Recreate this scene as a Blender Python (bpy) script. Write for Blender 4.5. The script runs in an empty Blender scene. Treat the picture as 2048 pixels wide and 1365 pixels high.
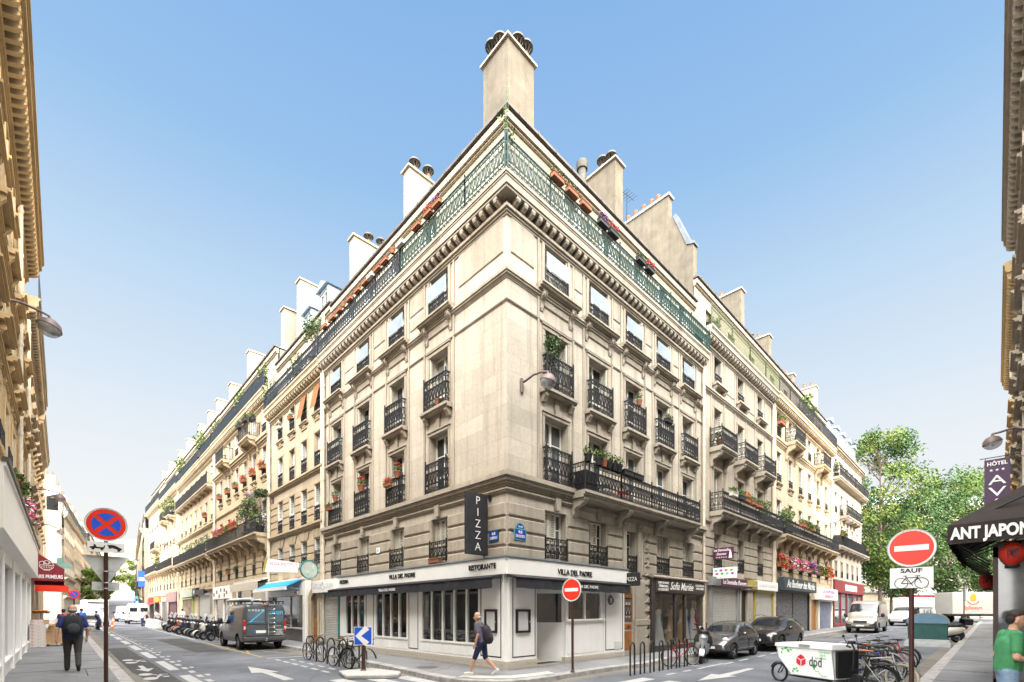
import bpy, bmesh, math, random
from mathutils import Vector, Matrix
random.seed(7)
R = math.radians
PI = math.pi
scn = bpy.context.scene
COL = scn.collection

def gz(x, y):
    """height of the road surface: the two streets climb gently away from the corner"""
    z = 0.008*max(0, min(y, 95)-3) + 0.011*max(0, min(x, 75)-6)
    if y > 95: z += 0.045*(y-95)
    return z

# ------------------------------------------------------------------ mesh builder
class MB:
    def __init__(s): s.v = []; s.f = []; s.m = []
    def add(s, vs, fs, m=0):
        o = len(s.v); s.v.extend(vs)
        for f in fs: s.f.append([i+o for i in f]); s.m.append(m)
    def box(s, x0, x1, y0, y1, z0, z1, m=0):
        s.add([(x0,y0,z0),(x1,y0,z0),(x1,y1,z0),(x0,y1,z0),(x0,y0,z1),(x1,y0,z1),(x1,y1,z1),(x0,y1,z1)],
              [(0,3,2,1),(4,5,6,7),(0,1,5,4),(1,2,6,5),(2,3,7,6),(3,0,4,7)], m)
    def bev(s, x0, x1, y0, y1, z0, z1, b=.02, m=0):
        """box standing on a wall, front edges chamfered (front is y0)"""
        s.add([(x0,y1,z0),(x1,y1,z0),(x1,y1,z1),(x0,y1,z1),(x0,y0+b,z0),(x1,y0+b,z0),(x1,y0+b,z1),(x0,y0+b,z1),
               (x0+b,y0,z0+b),(x1-b,y0,z0+b),(x1-b,y0,z1-b),(x0+b,y0,z1-b)],
              [(0,1,5,4),(1,2,6,5),(2,3,7,6),(3,0,4,7),(4,5,9,8),(5,6,10,9),(6,7,11,10),(7,4,8,11),(8,9,10,11)], m)
    def quad(s, a, b, c, d, m=0): s.add([a,b,c,d], [(0,1,2,3)], m)
    def prism(s, poly, plane, a, b, m=0):
        n = len(poly)
        if plane == 'yz': P = lambda p, t: (t, p[0], p[1])
        elif plane == 'xz': P = lambda p, t: (p[0], t, p[1])
        else: P = lambda p, t: (p[0], p[1], t)
        s.add([P(p,a) for p in poly]+[P(p,b) for p in poly],
              [tuple(range(n))[::-1], tuple(range(n,2*n))]+[(i,(i+1)%n,n+(i+1)%n,n+i) for i in range(n)], m)
    def tube(s, pts, r, n=6, m=0, closed=False, cap=True):
        pts = [Vector(p) for p in pts]; k = len(pts)
        rs = r if isinstance(r, (list,tuple)) else [r]*k
        rings = []; nrm = None
        for i, p in enumerate(pts):
            if closed: t = (pts[(i+1)%k]-pts[i-1])
            else: t = pts[min(i+1,k-1)]-pts[max(i-1,0)]
            if t.length < 1e-9: t = Vector((0,0,1))
            t.normalize()
            if nrm is None:
                nrm = t.orthogonal().normalized()
            else:
                nrm = nrm - t*nrm.dot(t)
                if nrm.length < 1e-6: nrm = t.orthogonal()
                nrm.normalize()
            bi = t.cross(nrm)
            rings.append([tuple(p + (nrm*math.cos(2*PI*j/n)+bi*math.sin(2*PI*j/n))*rs[i]) for j in range(n)])
        vs = [q for rg in rings for q in rg]; fs = []
        for i in range(k if closed else k-1):
            a = i*n; b = ((i+1)%k)*n
            for j in range(n): fs.append((a+j, a+(j+1)%n, b+(j+1)%n, b+j))
        if cap and not closed: fs.append(tuple(range(n))[::-1]); fs.append(tuple(range((k-1)*n, k*n)))
        s.add(vs, fs, m)
    def lathe(s, prof, c=(0,0,0), n=16, m=0, axis='z', arc=2*PI, a0=0):
        full = abs(arc-2*PI) < 1e-6; cols = n if full else n+1; vs = []
        for r, h in prof:
            for j in range(cols):
                a = a0+arc*j/n; u, w = r*math.cos(a), r*math.sin(a)
                if axis == 'z': q = (u, w, h)
                elif axis == 'x': q = (h, u, w)
                else: q = (u, h, w)
                vs.append((q[0]+c[0], q[1]+c[1], q[2]+c[2]))
        fs = []
        for i in range(len(prof)-1):
            for j in range(n):
                j2 = (j+1) % cols
                fs.append((i*cols+j, i*cols+j2, (i+1)*cols+j2, (i+1)*cols+j))
        s.add(vs, fs, m)
    def ell(s, c, r, n=10, m=0, M=None):
        vs = []; k = max(4, n//2)
        for i in range(k+1):
            t = PI*i/k
            for j in range(n):
                a = 2*PI*j/n
                p = Vector((r[0]*math.sin(t)*math.cos(a), r[1]*math.sin(t)*math.sin(a), r[2]*math.cos(t)))
                if M: p = M @ p
                vs.append((c[0]+p.x, c[1]+p.y, c[2]+p.z))
        fs = [(i*n+j, (i+1)*n+j, (i+1)*n+(j+1)%n, i*n+(j+1)%n) for i in range(k) for j in range(n)]
        s.add(vs, fs, m)
    def strip(s, pts, t, y0, y1, m=0):
        """ironwork: a flat bar of width t following a line in the xz plane"""
        P = [Vector((p[0], p[1])) for p in pts]; L = []
        for i, p in enumerate(P):
            d = P[min(i+1,len(P)-1)]-P[max(i-1,0)]
            if d.length < 1e-9: d = Vector((1,0))
            d.normalize(); nn = Vector((-d.y, d.x))*t/2
            L.append((p+nn, p-nn))
        vs = []
        for a, b in L: vs += [(a.x,y0,a.y),(b.x,y0,b.y),(b.x,y1,b.y),(a.x,y1,a.y)]
        fs = []
        for i in range(len(P)-1):
            for j in range(4): fs.append((i*4+j, i*4+(j+1)%4, i*4+4+(j+1)%4, i*4+4+j))
        s.add(vs, fs, m)
    def merge(s, o, M=None, m=None):
        vs = o.v if M is None else [tuple(M @ Vector(p)) for p in o.v]
        k = len(s.v); s.v.extend(vs)
        for f, mi in zip(o.f, o.m): s.f.append([i+k for i in f]); s.m.append(mi if m is None else m)
    def xf(s, M): s.v = [tuple(M @ Vector(p)) for p in s.v]; return s
    def mesh(s, name, mats, smooth=None):
        me = bpy.data.meshes.new(name); me.from_pydata(s.v, [], s.f); 
        for mt in (mats if isinstance(mats, (list,tuple)) else [mats]): me.materials.append(mt)
        me.polygons.foreach_set('material_index', s.m)
        if smooth:
            me.polygons.foreach_set('use_smooth', [True]*len(s.f)); me.set_sharp_from_angle(angle=R(smooth))
        me.update(); return me
    def build(s, name, mats, parent=None, M=None, smooth=None):
        return put(name, s.mesh(name, mats, smooth), parent, M)

def put(name, me, parent=None, M=None):
    o = bpy.data.objects.new(name, me); COL.objects.link(o)
    if parent: o.parent = parent
    if M is not None: o.matrix_basis = M
    return o
def tag(o, label=None, cat=None, group=None, kind=None):
    if label: o['label'] = label
    if cat: o['category'] = cat
    if group: o['group'] = group
    if kind: o['kind'] = kind
    return o
def thing(name, label, cat, loc=(0,0,0), rz=0, group=None):
    o = bpy.data.objects.new(name, None); COL.objects.link(o); o.empty_display_size = .2
    o.location = loc; o.rotation_euler = (0,0,rz)
    return tag(o, label, cat, group)
KIDS = {}
def kids(o):
    return [c for c in bpy.data.objects if c.parent == o]
def dup(o, loc=None, rz=None, label=None, group=None, parent=None, swap=None, sc=None, ch=None):
    c = o.copy(); COL.objects.link(c)
    if loc is not None: c.location = loc
    if rz is not None: c.rotation_euler = (0,0,rz)
    if label: c['label'] = label
    if group: c['group'] = group
    if sc: c.scale = (sc,sc,sc)
    if parent: c.parent = parent
    if ch is None: ch = {}
    if not ch:
        for q in bpy.data.objects:
            if q.parent: ch.setdefault(q.parent.name, []).append(q)
        ch['_'] = []
    if swap and c.data:
        ms = [m for m in c.data.materials]
        if any(m in swap for m in ms):
            c.data = c.data.copy()
            for i, m in enumerate(ms):
                if m in swap: c.data.materials[i] = swap[m]
    for k in ch.get(o.name, []): dup(k, parent=c, swap=swap, ch=ch)
    return c
def T(x,y,z): return Matrix.Translation((x,y,z))
def RZ(a): return Matrix.Rotation(a,4,'Z')
def RX(a): return Matrix.Rotation(a,4,'X')
def RY(a): return Matrix.Rotation(a,4,'Y')

def text(body, size, m, name='lettering', parent=None, M=None, ext=.004, bold=0.0, shear=0, w=None, spacing=1, align='CENTER', ry=0):
    """raised lettering in the xz plane, facing -y; w squeezes or stretches it to that width"""
    cu = bpy.data.curves.new('lettering', 'FONT'); cu.body = body; cu.size = size; cu.extrude = ext; cu.offset = bold
    cu.align_x = align; cu.align_y = 'CENTER'; cu.shear = shear; cu.space_character = spacing; cu.resolution_u = 3
    o = bpy.data.objects.new('lettering', cu); me0 = o.to_mesh(); me = me0.copy() if me0 else None
    me = bpy.data.meshes.new_from_object(o) if me is None else me
    o.to_mesh_clear(); bpy.data.objects.remove(o); bpy.data.curves.remove(cu)
    S = Matrix.Identity(4)
    if w:
        xs = [v.co.x for v in me.vertices]; k = w/max(1e-6, max(xs)-min(xs)); S[0][0] = k
    me.transform(RX(PI/2) @ S); me.materials.clear(); me.materials.append(m); me.name = name
    return put(name, me, parent, M)

def bake(o, drop=True):
    """apply the modifiers of o and keep the result as its mesh"""
    dg = bpy.context.evaluated_depsgraph_get(); dg.update()
    me = bpy.data.meshes.new_from_object(o.evaluated_get(dg)); old = o.data
    o.modifiers.clear(); o.data = me; bpy.data.meshes.remove(old); return o

# ------------------------------------------------------------------ materials
MATS = {}
def N(nt, t, **kw):
    n = nt.nodes.new(t)
    for k, v in kw.items():
        if k in n.inputs: n.inputs[k].default_value = v
        else: setattr(n, k, v)
    return n
def L(nt, a, ao, b, bi): nt.links.new(a.outputs[ao], b.inputs[bi])
def c4(c): return (c[0], c[1], c[2], 1)
def mix(nt, fac, a, b, mode='MIX'):
    n = nt.nodes.new('ShaderNodeMix'); n.data_type = 'RGBA'; n.blend_type = mode
    for sock, v in ((0, fac), (6, a), (7, b)):
        if isinstance(v, (int,float)): n.inputs[sock].default_value = v
        elif isinstance(v, tuple): n.inputs[sock].default_value = c4(v)
        else: nt.links.new(v, n.inputs[sock])
    return n.outputs[2]
def mat(name, col, rough=.6, var=.12, sc=4.0, metal=0, bump=0, bsc=60, spec=.4, coat=0, streak=0, emit=None, es=1, alpha=1, dirt=None, dsc=1.2):
    m = bpy.data.materials.new(name); m.use_nodes = True; nt = m.node_tree; b = nt.nodes['Principled BSDF']
    b.inputs['Roughness'].default_value = rough; b.inputs['Metallic'].default_value = metal
    b.inputs['Specular IOR Level'].default_value = spec; b.inputs['Coat Weight'].default_value = coat
    tc = N(nt, 'ShaderNodeTexCoord')
    out = None
    if var > 0:
        no = N(nt, 'ShaderNodeTexNoise', Scale=sc, Detail=5.0, Roughness=.65); L(nt, tc, 'Object', no, 'Vector')
        mr = N(nt, 'ShaderNodeMapRange'); mr.inputs[1].default_value = .3; mr.inputs[2].default_value = .7
        L(nt, no, 'Fac', mr, 0)
        out = mix(nt, mr.outputs[0], tuple(x*(1-var) for x in col), tuple(min(1,x*(1+var)) for x in col))
    if dirt:
        n2 = N(nt, 'ShaderNodeTexNoise', Scale=dsc, Detail=6.0, Roughness=.7); L(nt, tc, 'Object', n2, 'Vector')
        mr = N(nt, 'ShaderNodeMapRange'); mr.inputs[1].default_value = .5; mr.inputs[2].default_value = .72; mr.inputs[4].default_value = .8
        L(nt, n2, 'Fac', mr, 0); out = mix(nt, mr.outputs[0], out if out else tuple(col), tuple(dirt))
    if streak:
        mp = N(nt, 'ShaderNodeMapping'); mp.inputs['Scale'].default_value = (5,5,.25); L(nt, tc, 'Object', mp, 'Vector')
        n2 = N(nt, 'ShaderNodeTexNoise', Scale=1.0, Detail=4.0); L(nt, mp, 0, n2, 'Vector')
        mr = N(nt, 'ShaderNodeMapRange'); mr.inputs[1].default_value = .48; mr.inputs[2].default_value = .75; mr.inputs[4].default_value = streak
        L(nt, n2, 'Fac', mr, 0); out = mix(nt, mr.outputs[0], out if out else tuple(col), tuple(x*.45 for x in col))
    if out: nt.links.new(out, b.inputs['Base Color'])
    else: b.inputs['Base Color'].default_value = c4(col)
    if bump:
        n3 = N(nt, 'ShaderNodeTexNoise', Scale=bsc, Detail=3.0); L(nt, tc, 'Object', n3, 'Vector')
        bp = N(nt, 'ShaderNodeBump', Strength=bump, Distance=.02); L(nt, n3, 'Fac', bp, 'Height'); L(nt, bp, 0, b, 'Normal')
    if emit: b.inputs['Emission Color'].default_value = c4(emit); b.inputs['Emission Strength'].default_value = es
    if alpha < 1: b.inputs['Alpha'].default_value = alpha
    MATS[name] = m; return m

def stone_mat(name, col, joint=.68, bw=1.15, bh=.52, weather=.35, grime_shade=(.16,.13,.10)):
    """dressed limestone: faint block joints, blotches, rain streaks and painted crevice shade"""
    m = bpy.data.materials.new(name); m.use_nodes = True; nt = m.node_tree; b = nt.nodes['Principled BSDF']
    b.inputs['Roughness'].default_value = .85; b.inputs['Specular IOR Level'].default_value = .2
    tc = N(nt, 'ShaderNodeTexCoord'); sx = N(nt, 'ShaderNodeSeparateXYZ'); L(nt, tc, 'Object', sx, 0)
    ad = N(nt, 'ShaderNodeMath'); ad.operation = 'ADD'; L(nt, sx, 0, ad, 0); L(nt, sx, 1, ad, 1)
    cx = N(nt, 'ShaderNodeCombineXYZ'); L(nt, ad, 0, cx, 0); L(nt, sx, 2, cx, 1)
    br = N(nt, 'ShaderNodeTexBrick', Scale=1.0); br.inputs['Brick Width'].default_value = bw; br.inputs['Row Height'].default_value = bh
    br.inputs['Mortar Size'].default_value = .007; br.inputs['Mortar Smooth'].default_value = .6
    br.inputs['Color1'].default_value = c4([x*.90 for x in col]); br.inputs['Color2'].default_value = c4([min(1,x*1.09) for x in col])
    br.inputs['Mortar'].default_value = c4([x*joint for x in col]); L(nt, cx, 0, br, 'Vector')
    n1 = N(nt, 'ShaderNodeTexNoise', Scale=.55, Detail=7.0, Roughness=.7); L(nt, tc, 'Object', n1, 'Vector')
    mr = N(nt, 'ShaderNodeMapRange'); mr.inputs[1].default_value = .42; mr.inputs[2].default_value = .75; mr.inputs[4].default_value = weather; L(nt, n1, 'Fac', mr, 0)
    o = mix(nt, mr.outputs[0], br.outputs['Color'], tuple(x*.62+.01 for x in col))
    mp = N(nt, 'ShaderNodeMapping'); mp.inputs['Scale'].default_value = (3.2,3.2,.16); L(nt, tc, 'Object', mp, 'Vector')
    n2 = N(nt, 'ShaderNodeTexNoise', Scale=1.0, Detail=5.0, Roughness=.6); L(nt, mp, 0, n2, 'Vector')
    mr2 = N(nt, 'ShaderNodeMapRange'); mr2.inputs[1].default_value = .50; mr2.inputs[2].default_value = .76; mr2.inputs[4].default_value = weather*1.1; L(nt, n2, 'Fac', mr2, 0)
    o = mix(nt, mr2.outputs[0], o, tuple(grime_shade))
    n4 = N(nt, 'ShaderNodeTexNoise', Scale=9.0, Detail=6.0, Roughness=.7); L(nt, tc, 'Object', n4, 'Vector')
    mr4 = N(nt, 'ShaderNodeMapRange'); mr4.inputs[1].default_value = .3; mr4.inputs[2].default_value = .75; mr4.inputs[3].default_value = .86; mr4.inputs[4].default_value = 1.1; L(nt, n4, 'Fac', mr4, 0)
    hs = N(nt, 'ShaderNodeHueSaturation'); nt.links.new(o, hs.inputs['Color']); L(nt, mr4, 0, hs, 'Value')
    # crevice shade put into the colour, in carved recesses and under ledges
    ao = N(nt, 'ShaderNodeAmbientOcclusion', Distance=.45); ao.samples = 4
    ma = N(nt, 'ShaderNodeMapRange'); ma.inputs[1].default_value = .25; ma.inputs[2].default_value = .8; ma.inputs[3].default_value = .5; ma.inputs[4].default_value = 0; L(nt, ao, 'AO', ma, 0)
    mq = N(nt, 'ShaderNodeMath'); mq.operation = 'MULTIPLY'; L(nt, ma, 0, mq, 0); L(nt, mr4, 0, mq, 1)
    nt.links.new(mix(nt, mq.outputs[0], hs.outputs[0], tuple(grime_shade)), b.inputs['Base Color'])
    bp = N(nt, 'ShaderNodeBump', Strength=.35, Distance=.012)
    mm = N(nt, 'ShaderNodeMath'); mm.operation = 'SUBTRACT'; L(nt, n4, 'Fac', mm, 0); L(nt, br, 'Fac', mm, 1); L(nt, mm, 0, bp, 'Height'); L(nt, bp, 0, b, 'Normal')
    MATS[name] = m; return m

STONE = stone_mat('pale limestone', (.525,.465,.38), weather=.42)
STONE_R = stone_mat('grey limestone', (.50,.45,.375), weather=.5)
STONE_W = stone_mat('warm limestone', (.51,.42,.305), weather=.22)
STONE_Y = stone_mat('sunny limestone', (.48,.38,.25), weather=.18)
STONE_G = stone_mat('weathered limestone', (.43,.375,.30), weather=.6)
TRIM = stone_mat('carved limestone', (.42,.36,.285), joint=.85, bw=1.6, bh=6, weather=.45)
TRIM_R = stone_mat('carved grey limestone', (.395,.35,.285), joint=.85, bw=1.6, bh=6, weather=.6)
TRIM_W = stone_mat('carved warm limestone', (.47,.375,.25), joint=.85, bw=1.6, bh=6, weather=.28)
RENDER = mat('cream render', (.40,.345,.26), .9, .1, 2, streak=.25, bump=.1)
RENDER_W = mat('white render', (.27,.24,.19), .9, .08, 2, streak=.18)
CHIM = mat('grey chimney render', (.135,.115,.086), .95, .25, 1.5, streak=.35, bump=.2, bsc=25)
ZINC = mat('zinc roof', (.30,.36,.42), .45, .18, 1.2, metal=.5, streak=.3)
SLATE = mat('dark slate', (.10,.11,.13), .6, .25, 8)
GUTTER = mat('dark gutter', (.10,.085,.075), .5, .3, 3)
PIPE = mat('cream downpipe', (.56,.49,.39), .6, .15, 3, streak=.3)
IRON = mat('black iron', (.018,.018,.02), .5, .3, 20)
IRON_G = mat('green iron', (.010,.044,.035), .5, .3, 12)
IRON_B = mat('blue black iron', (.02,.028,.038), .5, .3, 12)
IRON_O = mat('olive iron', (.055,.08,.028), .6, .2, 8)
TERRA = mat('terracotta', (.26,.098,.05), .8, .2, 8)
POTBLK = mat('black plastic', (.02,.02,.022), .5, .2, 8)
POTWHT = mat('pale pot', (.5,.48,.42), .7, .2, 8)
FRAME = mat('white window paint', (.70,.68,.63), .5, .06, 3)
SHUT = mat('cream shutter paint', (.60,.56,.47), .6, .1, 3, streak=.15)
SHUT_W = mat('white shutter paint', (.74,.73,.70), .6, .06, 3)
DARK = mat('dark interior', (.012,.012,.014), .8, .2, 3)
def glass_mat(name, base, rough=.04, sc=.35, alt=None):
    m = mat(name, base, rough, .5 if alt is None else 0, sc, spec=.8)
    return m
PANE = glass_mat('dark window glass', (.025,.03,.035))
PANE_B = mat('curtained window glass', (.24,.23,.21), .12, .45, 1.3, spec=.8)
PANE_C = mat('grey window glass', (.09,.10,.11), .05, .6, .8, spec=.9)
FROST = mat('frosted glass screen', (.40,.47,.53), .22, .15, 1.5, spec=.5, alpha=.55)
LEAF = [mat('leaf green %s'%k, c, .6, .35, 7, spec=.25) for k, c in (('deep',(.030,.075,.018)),('mid',(.06,.105,.02)),('light',(.12,.165,.03)),('olive',(.10,.13,.07)))]
PETAL = [mat('petal %s'%k, c, .6, .2, 9) for k, c in (('red',(.55,.02,.02)),('pink',(.62,.06,.22)),('purple',(.33,.06,.38)),('orange',(.6,.16,.03)),('white',(.7,.68,.66)))]
BARK = mat('bark', (.10,.08,.06), .95, .4, 6, bump=.6, bsc=18)
WHITE = mat('white paint', (.84,.83,.80), .4, .04, 2)
WHITE_R = mat('white painted joinery', (.87,.86,.83), .45, .04, 1.2, streak=.08)
BLACKP = mat('black paint', (.012,.012,.014), .5, .2, 6)
AWN = mat('charcoal canvas', (.022,.022,.026), .85, .25, 4, bump=.15, bsc=200)
BROWN_P = mat('brown post paint', (.055,.022,.018), .45, .25, 6)
STEEL = mat('galvanised steel', (.45,.47,.48), .4, .15, 5, metal=.7)
CHROME = mat('chrome', (.7,.7,.7), .15, .05, 5, metal=1)
RED_S = mat('sign red', (.72,.035,.015), .4, .06, 3)
BLUE_S = mat('sign blue', (.015,.10,.62), .4, .06, 3)
WHITE_S = mat('sign white', (.80,.80,.79), .4, .04, 3)
GREY_S = mat('sign back grey', (.55,.58,.58), .5, .12, 5)
WOOD = mat('varnished oak door', (.30,.115,.025), .45, .3, 3, bump=.2, bsc=30)
WOODP = mat('pale wood', (.48,.31,.15), .7, .2, 5)
TILE = mat('plinth tile', (.52,.47,.40), .4, .15, 30)
RUBBER = mat('tyre rubber', (.016,.016,.017), .8, .2, 12)
ALLOY = mat('alloy wheel', (.42,.43,.44), .3, .1, 6, metal=.8)
CARGLASS = mat('car glass', (.015,.018,.022), .03, .4, 2, spec=.9)
LAMPGLASS = mat('headlamp glass', (.55,.57,.60), .08, .2, 12, spec=.9)
TAILRED = mat('tail lamp red', (.5,.012,.01), .15, .1, 10, spec=.8)
GLOBE = mat('clear lamp globe', (.45,.47,.48), .06, .3, 6, spec=.9, alpha=.55)
LAMPBR = mat('lamp housing brown', (.13,.085,.08), .45, .15, 6)
MAROON = mat('maroon awning cloth', (.22,.018,.030), .8, .12, 4)
PLUM = mat('plum sign', (.085,.018,.055), .5, .12, 4)
CARD = mat('cardboard', (.40,.26,.14), .85, .2, 6)
SKINM = mat('skin', (.52,.30,.21), .6, .06, 8, spec=.3)
CONC = mat('concrete kerb block', (.38,.37,.35), .9, .2, 6, bump=.3, bsc=40)
SHUTTERM = mat('roller shutter steel', (.52,.51,.47), .45, .12, 4, metal=.25, streak=.25)
SHUTTERD = mat('dark roller shutter', (.12,.12,.125), .5, .2, 4, metal=.2)

# ------------------------------------------------------------------ facade frame
class Fr:
    """a facade's own frame: x runs along the wall seen from the street, -y points at the street, z up"""
    def __init__(s, root, x, y, z, rz):
        s.root = root; s.M = T(x,y,z) @ RZ(rz)
        s.inv = (T(*root.location) @ RZ(root.rotation_euler.z)).inverted()
    def at(s, x=0, y=0, z=0, parent=None, rot=None):
        M = s.inv @ s.M @ T(x,y,z)
        if rot is not None: M = M @ rot
        if parent: M = parent.matrix_basis.inverted() @ M
        return M
    def part(s, mb, name, mats, x=0, y=0, z=0, parent=None, smooth=None):
        return mb.build(name, mats, parent or s.root, s.at(x,y,z,parent), smooth)
    def inst(s, me, name, x=0, y=0, z=0, parent=None, rot=None):
        return put(name, me, parent or s.root, s.at(x,y,z,parent,rot))
    def world(s, x, y, z): return s.M @ Vector((x,y,z))

CACHE = {}
def spiral(cx, cz, r0, r1, a0, a1, n=9):
    return [(cx+(r0+(r1-r0)*i/n)*math.cos(a0+(a1-a0)*i/n), cz+(r0+(r1-r0)*i/n)*math.sin(a0+(a1-a0)*i/n)) for i in range(n+1)]
def scroll_panel(mb, x0, x1, h, lod=9, pitch=.20, t=.023):
    """ornamental ironwork panel between x0 and x1 at y=0"""
    d = .012; n = max(1, round((x1-x0)/pitch)); p = (x1-x0)/n
    mb.box(x0, x1, -.022, .022, h-.035, h); mb.box(x0, x1, -.014, .014, .03, .055)
    mb.box(x0, x1, -.012, .012, h*.16, h*.16+.018); mb.box(x0, x1, -.012, .012, h*.84, h*.84+.018)
    for i in range(n+1):
        x = x0+p*i; mb.box(x-t*.42, x+t*.42, -d, d, .03, h-.03)
    for i in range(n):
        c = x0+p*(i+.5); r = p*.40
        for sg in (-1, 1):
            # tall lyre: two S scrolls
            q = spiral(c+sg*r*.45, h*.66, r*.12, r*.52, PI*(.5 if sg>0 else .5)+sg*PI*1.4, PI/2+sg*(-PI*.15), lod)
            q += [(c+sg*r*.25, h*.52), (c+sg*r*.75, h*.38)]
            q += spiral(c+sg*r*.38, h*.31, r*.5, r*.12, sg*0+(0 if sg>0 else PI), (-1.5*PI if sg>0 else 2.5*PI), lod)
            mb.strip(q, t, -d, d)
        mb.strip(spiral(c, h*.92, h*.045, h*.045, 0, 2*PI, 8), t*.8, -d, d)
        mb.strip(spiral(c, h*.10, h*.04, h*.04, 0, 2*PI, 8), t*.8, -d, d)
def rail_mesh(w, h, style, proj=0):
    k = ('rail', round(w,2), round(h,2), style, round(proj,2))
    if k in CACHE: return CACHE[k]
    mb = MB()
    iron = {'g':IRON_G,'b':IRON_B,'o':IRON_O}.get(style[-1], IRON)
    st = style.split('_')[0]
    def panel(m, a, b):
        if st == 'scroll': scroll_panel(m, a, b, h)
        elif st == 'small': scroll_panel(m, a, b, h, 6, .24, .022)
        elif st == 'far': scroll_panel(m, a, b, h, 4, .30, .03)
        elif st == 'mesh':
            scroll_panel(m, a, b, h, 5, .13, .02)
        else:
            n = max(2, round((b-a)/.12))
            m.box(a, b, -.02, .02, h-.04, h); m.box(a, b, -.012, .012, .06, .09)
            if st == 'bars2': m.box(a, b, -.012, .012, h*.78, h*.78+.02)
            for i in range(n+1):
                x = a+(b-a)*i/n; m.box(x-.01, x+.01, -.01, .01, .02, h-.02)
            if st == 'sheet': m.box(a, b, .012, .02, .06, h-.06)
    a = MB(); panel(a, -w/2, w/2); mb.merge(a, T(0,-proj,0))
    if proj > .12:
        for sg in (-1, 1):
            r = MB(); panel(r, 0, proj); mb.merge(r, T(sg*w/2, -proj, 0) @ RZ(PI/2))
    for sg in (-1, 1):
        mb.box(sg*w/2-.02, sg*w/2+.02, -proj-.02, -proj+.02, 0, h+.06)
        if st in ('scroll',): mb.ell((sg*w/2, -proj, h+.09), (.03,.03,.05), 6)
    CACHE[k] = mb.mesh('railing', iron); return CACHE[k]

def wall(mb, W, z0, z1, ops, depth=.3, x0=0, m=0, y=0):
    xs = sorted({x0, W} | {round(c+s*w/2,4) for c,w,a,b in ops for s in (-1,1)})
    zs = sorted({z0, z1} | {round(v,4) for c,w,a,b in ops for v in (a,b)})
    for i in range(len(xs)-1):
        for j in range(len(zs)-1):
            cx, cz = (xs[i]+xs[i+1])/2, (zs[j]+zs[j+1])/2
            if any(abs(cx-c) < w/2 and a < cz < b for c,w,a,b in ops): continue
            mb.quad((xs[i],y,zs[j]),(xs[i+1],y,zs[j]),(xs[i+1],y,zs[j+1]),(xs[i],y,zs[j+1]), m)
    for c,w,a,b in ops:
        l, r = c-w/2, c+w/2
        mb.quad((l,y,a),(l,y+depth,a),(l,y+depth,b),(l,y,b), m); mb.quad((r,y,a),(r,y,b),(r,y+depth,b),(r,y+depth,a), m)
        mb.quad((l,y,b),(l,y+depth,b),(r,y+depth,b),(r,y,b), m); mb.quad((l,y,a),(r,y,a),(r,y+depth,a),(l,y+depth,a), m)

def louvre(mb, x0, x1, y, z0, z1, pitch=.055, side=False):
    """a louvred leaf; side=True lies along y (folded into the reveal) from x0..x1 measured along y at x=y"""
    f = .05
    def bx(a, b, c, d, t=0):
        if side: mb.box(y-.02+t, y+.02-t, a, b, c, d)
        else: mb.box(a, b, y-.02+t, y+.02-t, c, d)
    bx(x0, x0+f, z0, z1); bx(x1-f, x1, z0, z1); bx(x0+f, x1-f, z0, z0+f); bx(x0+f, x1-f, z1-f, z1)
    zm = z0+(z1-z0)*.48; bx(x0+f, x1-f, zm, zm+f)
    n = int((z1-z0-2*f)/pitch)
    for i in range(n):
        z = z0+f+pitch*(i+.2); bx(x0+f, x1-f, z, z+pitch*.55, .008)
def window_meshes(w, h, shut, coarse):
    k = ('win', round(w,2), round(h,2), shut, coarse)
    if k in CACHE: return CACHE[k]
    fr = MB(); t = .055; y0, y1 = -.05, .01
    fr.box(-w/2, -w/2+t, y0, y1, 0, h); fr.box(w/2-t, w/2, y0, y1, 0, h); fr.box(-w/2+t, w/2-t, y0, y1, h-t, h); fr.box(-w/2+t, w/2-t, y0, y1, 0, t*1.6)
    fr.box(-.05, .05, y0-.012, y1-.004, t*1.6, h-t)
    for sg in (-1,1):
        a, b = sorted((sg*.05, sg*(w/2-t)))
        if h > 1.3:
            fr.box(a, b, y0+.01, y1-.006, h*.30, h*.30+.07)
            if not coarse: fr.box(a, b, y0+.015, y1-.008, h*.66, h*.66+.035)
    pn = MB()
    for sg in (-1,1):
        a, b = sorted((sg*.05, sg*(w/2-t))); pn.quad((a,-.01,t*1.6),(b,-.01,t*1.6),(b,-.01,h-t),(a,-.01,h-t))
    sh = []
    D = .30
    p = .10 if coarse else .06
    if shut in ('both','r','l'):
        for sg in (-1,1):
            if shut == 'l' and sg > 0 or shut == 'r' and sg < 0: continue
            s = MB(); louvre(s, -D-.02, -.07, sg*(w/2-.03), .03, h-.03, p, True); sh.append(s)
    if shut in ('half','closed'):
        for a, b in ([(-w/2+.02, -w/6), (-w/6+.01, w/6)] if shut == 'half' else [(-w/2+.02, -.005), (.005, w/2-.02)]):
            s = MB(); louvre(s, a, b, -.12, .03, h-.03, p); sh.append(s)
    CACHE[k] = (fr.mesh('window', FRAME), pn, [s.mesh('shutter', SHUT) for s in sh], [s.mesh('shutter', SHUT_W) for s in sh]); return CACHE[k]
PANEC = {}
def add_window(fr, xc, z, w, h, depth=.3, shut='both', pane=None, white=False, coarse=False, y=0):
    a, pn, s1, s2 = window_meshes(w, h, shut, coarse)
    o = fr.inst(a, 'window', xc, y+depth, z)
    pm = pane or random.choice([PANE, PANE, PANE_C, PANE_B, PANE_C])
    k = (round(w,2), round(h,2), pm.name)
    if k not in PANEC: PANEC[k] = pn.mesh('pane', pm)
    put('pane', PANEC[k], o)
    for s in (s2 if white else s1): put('shutter', s, o)
    return o

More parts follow.
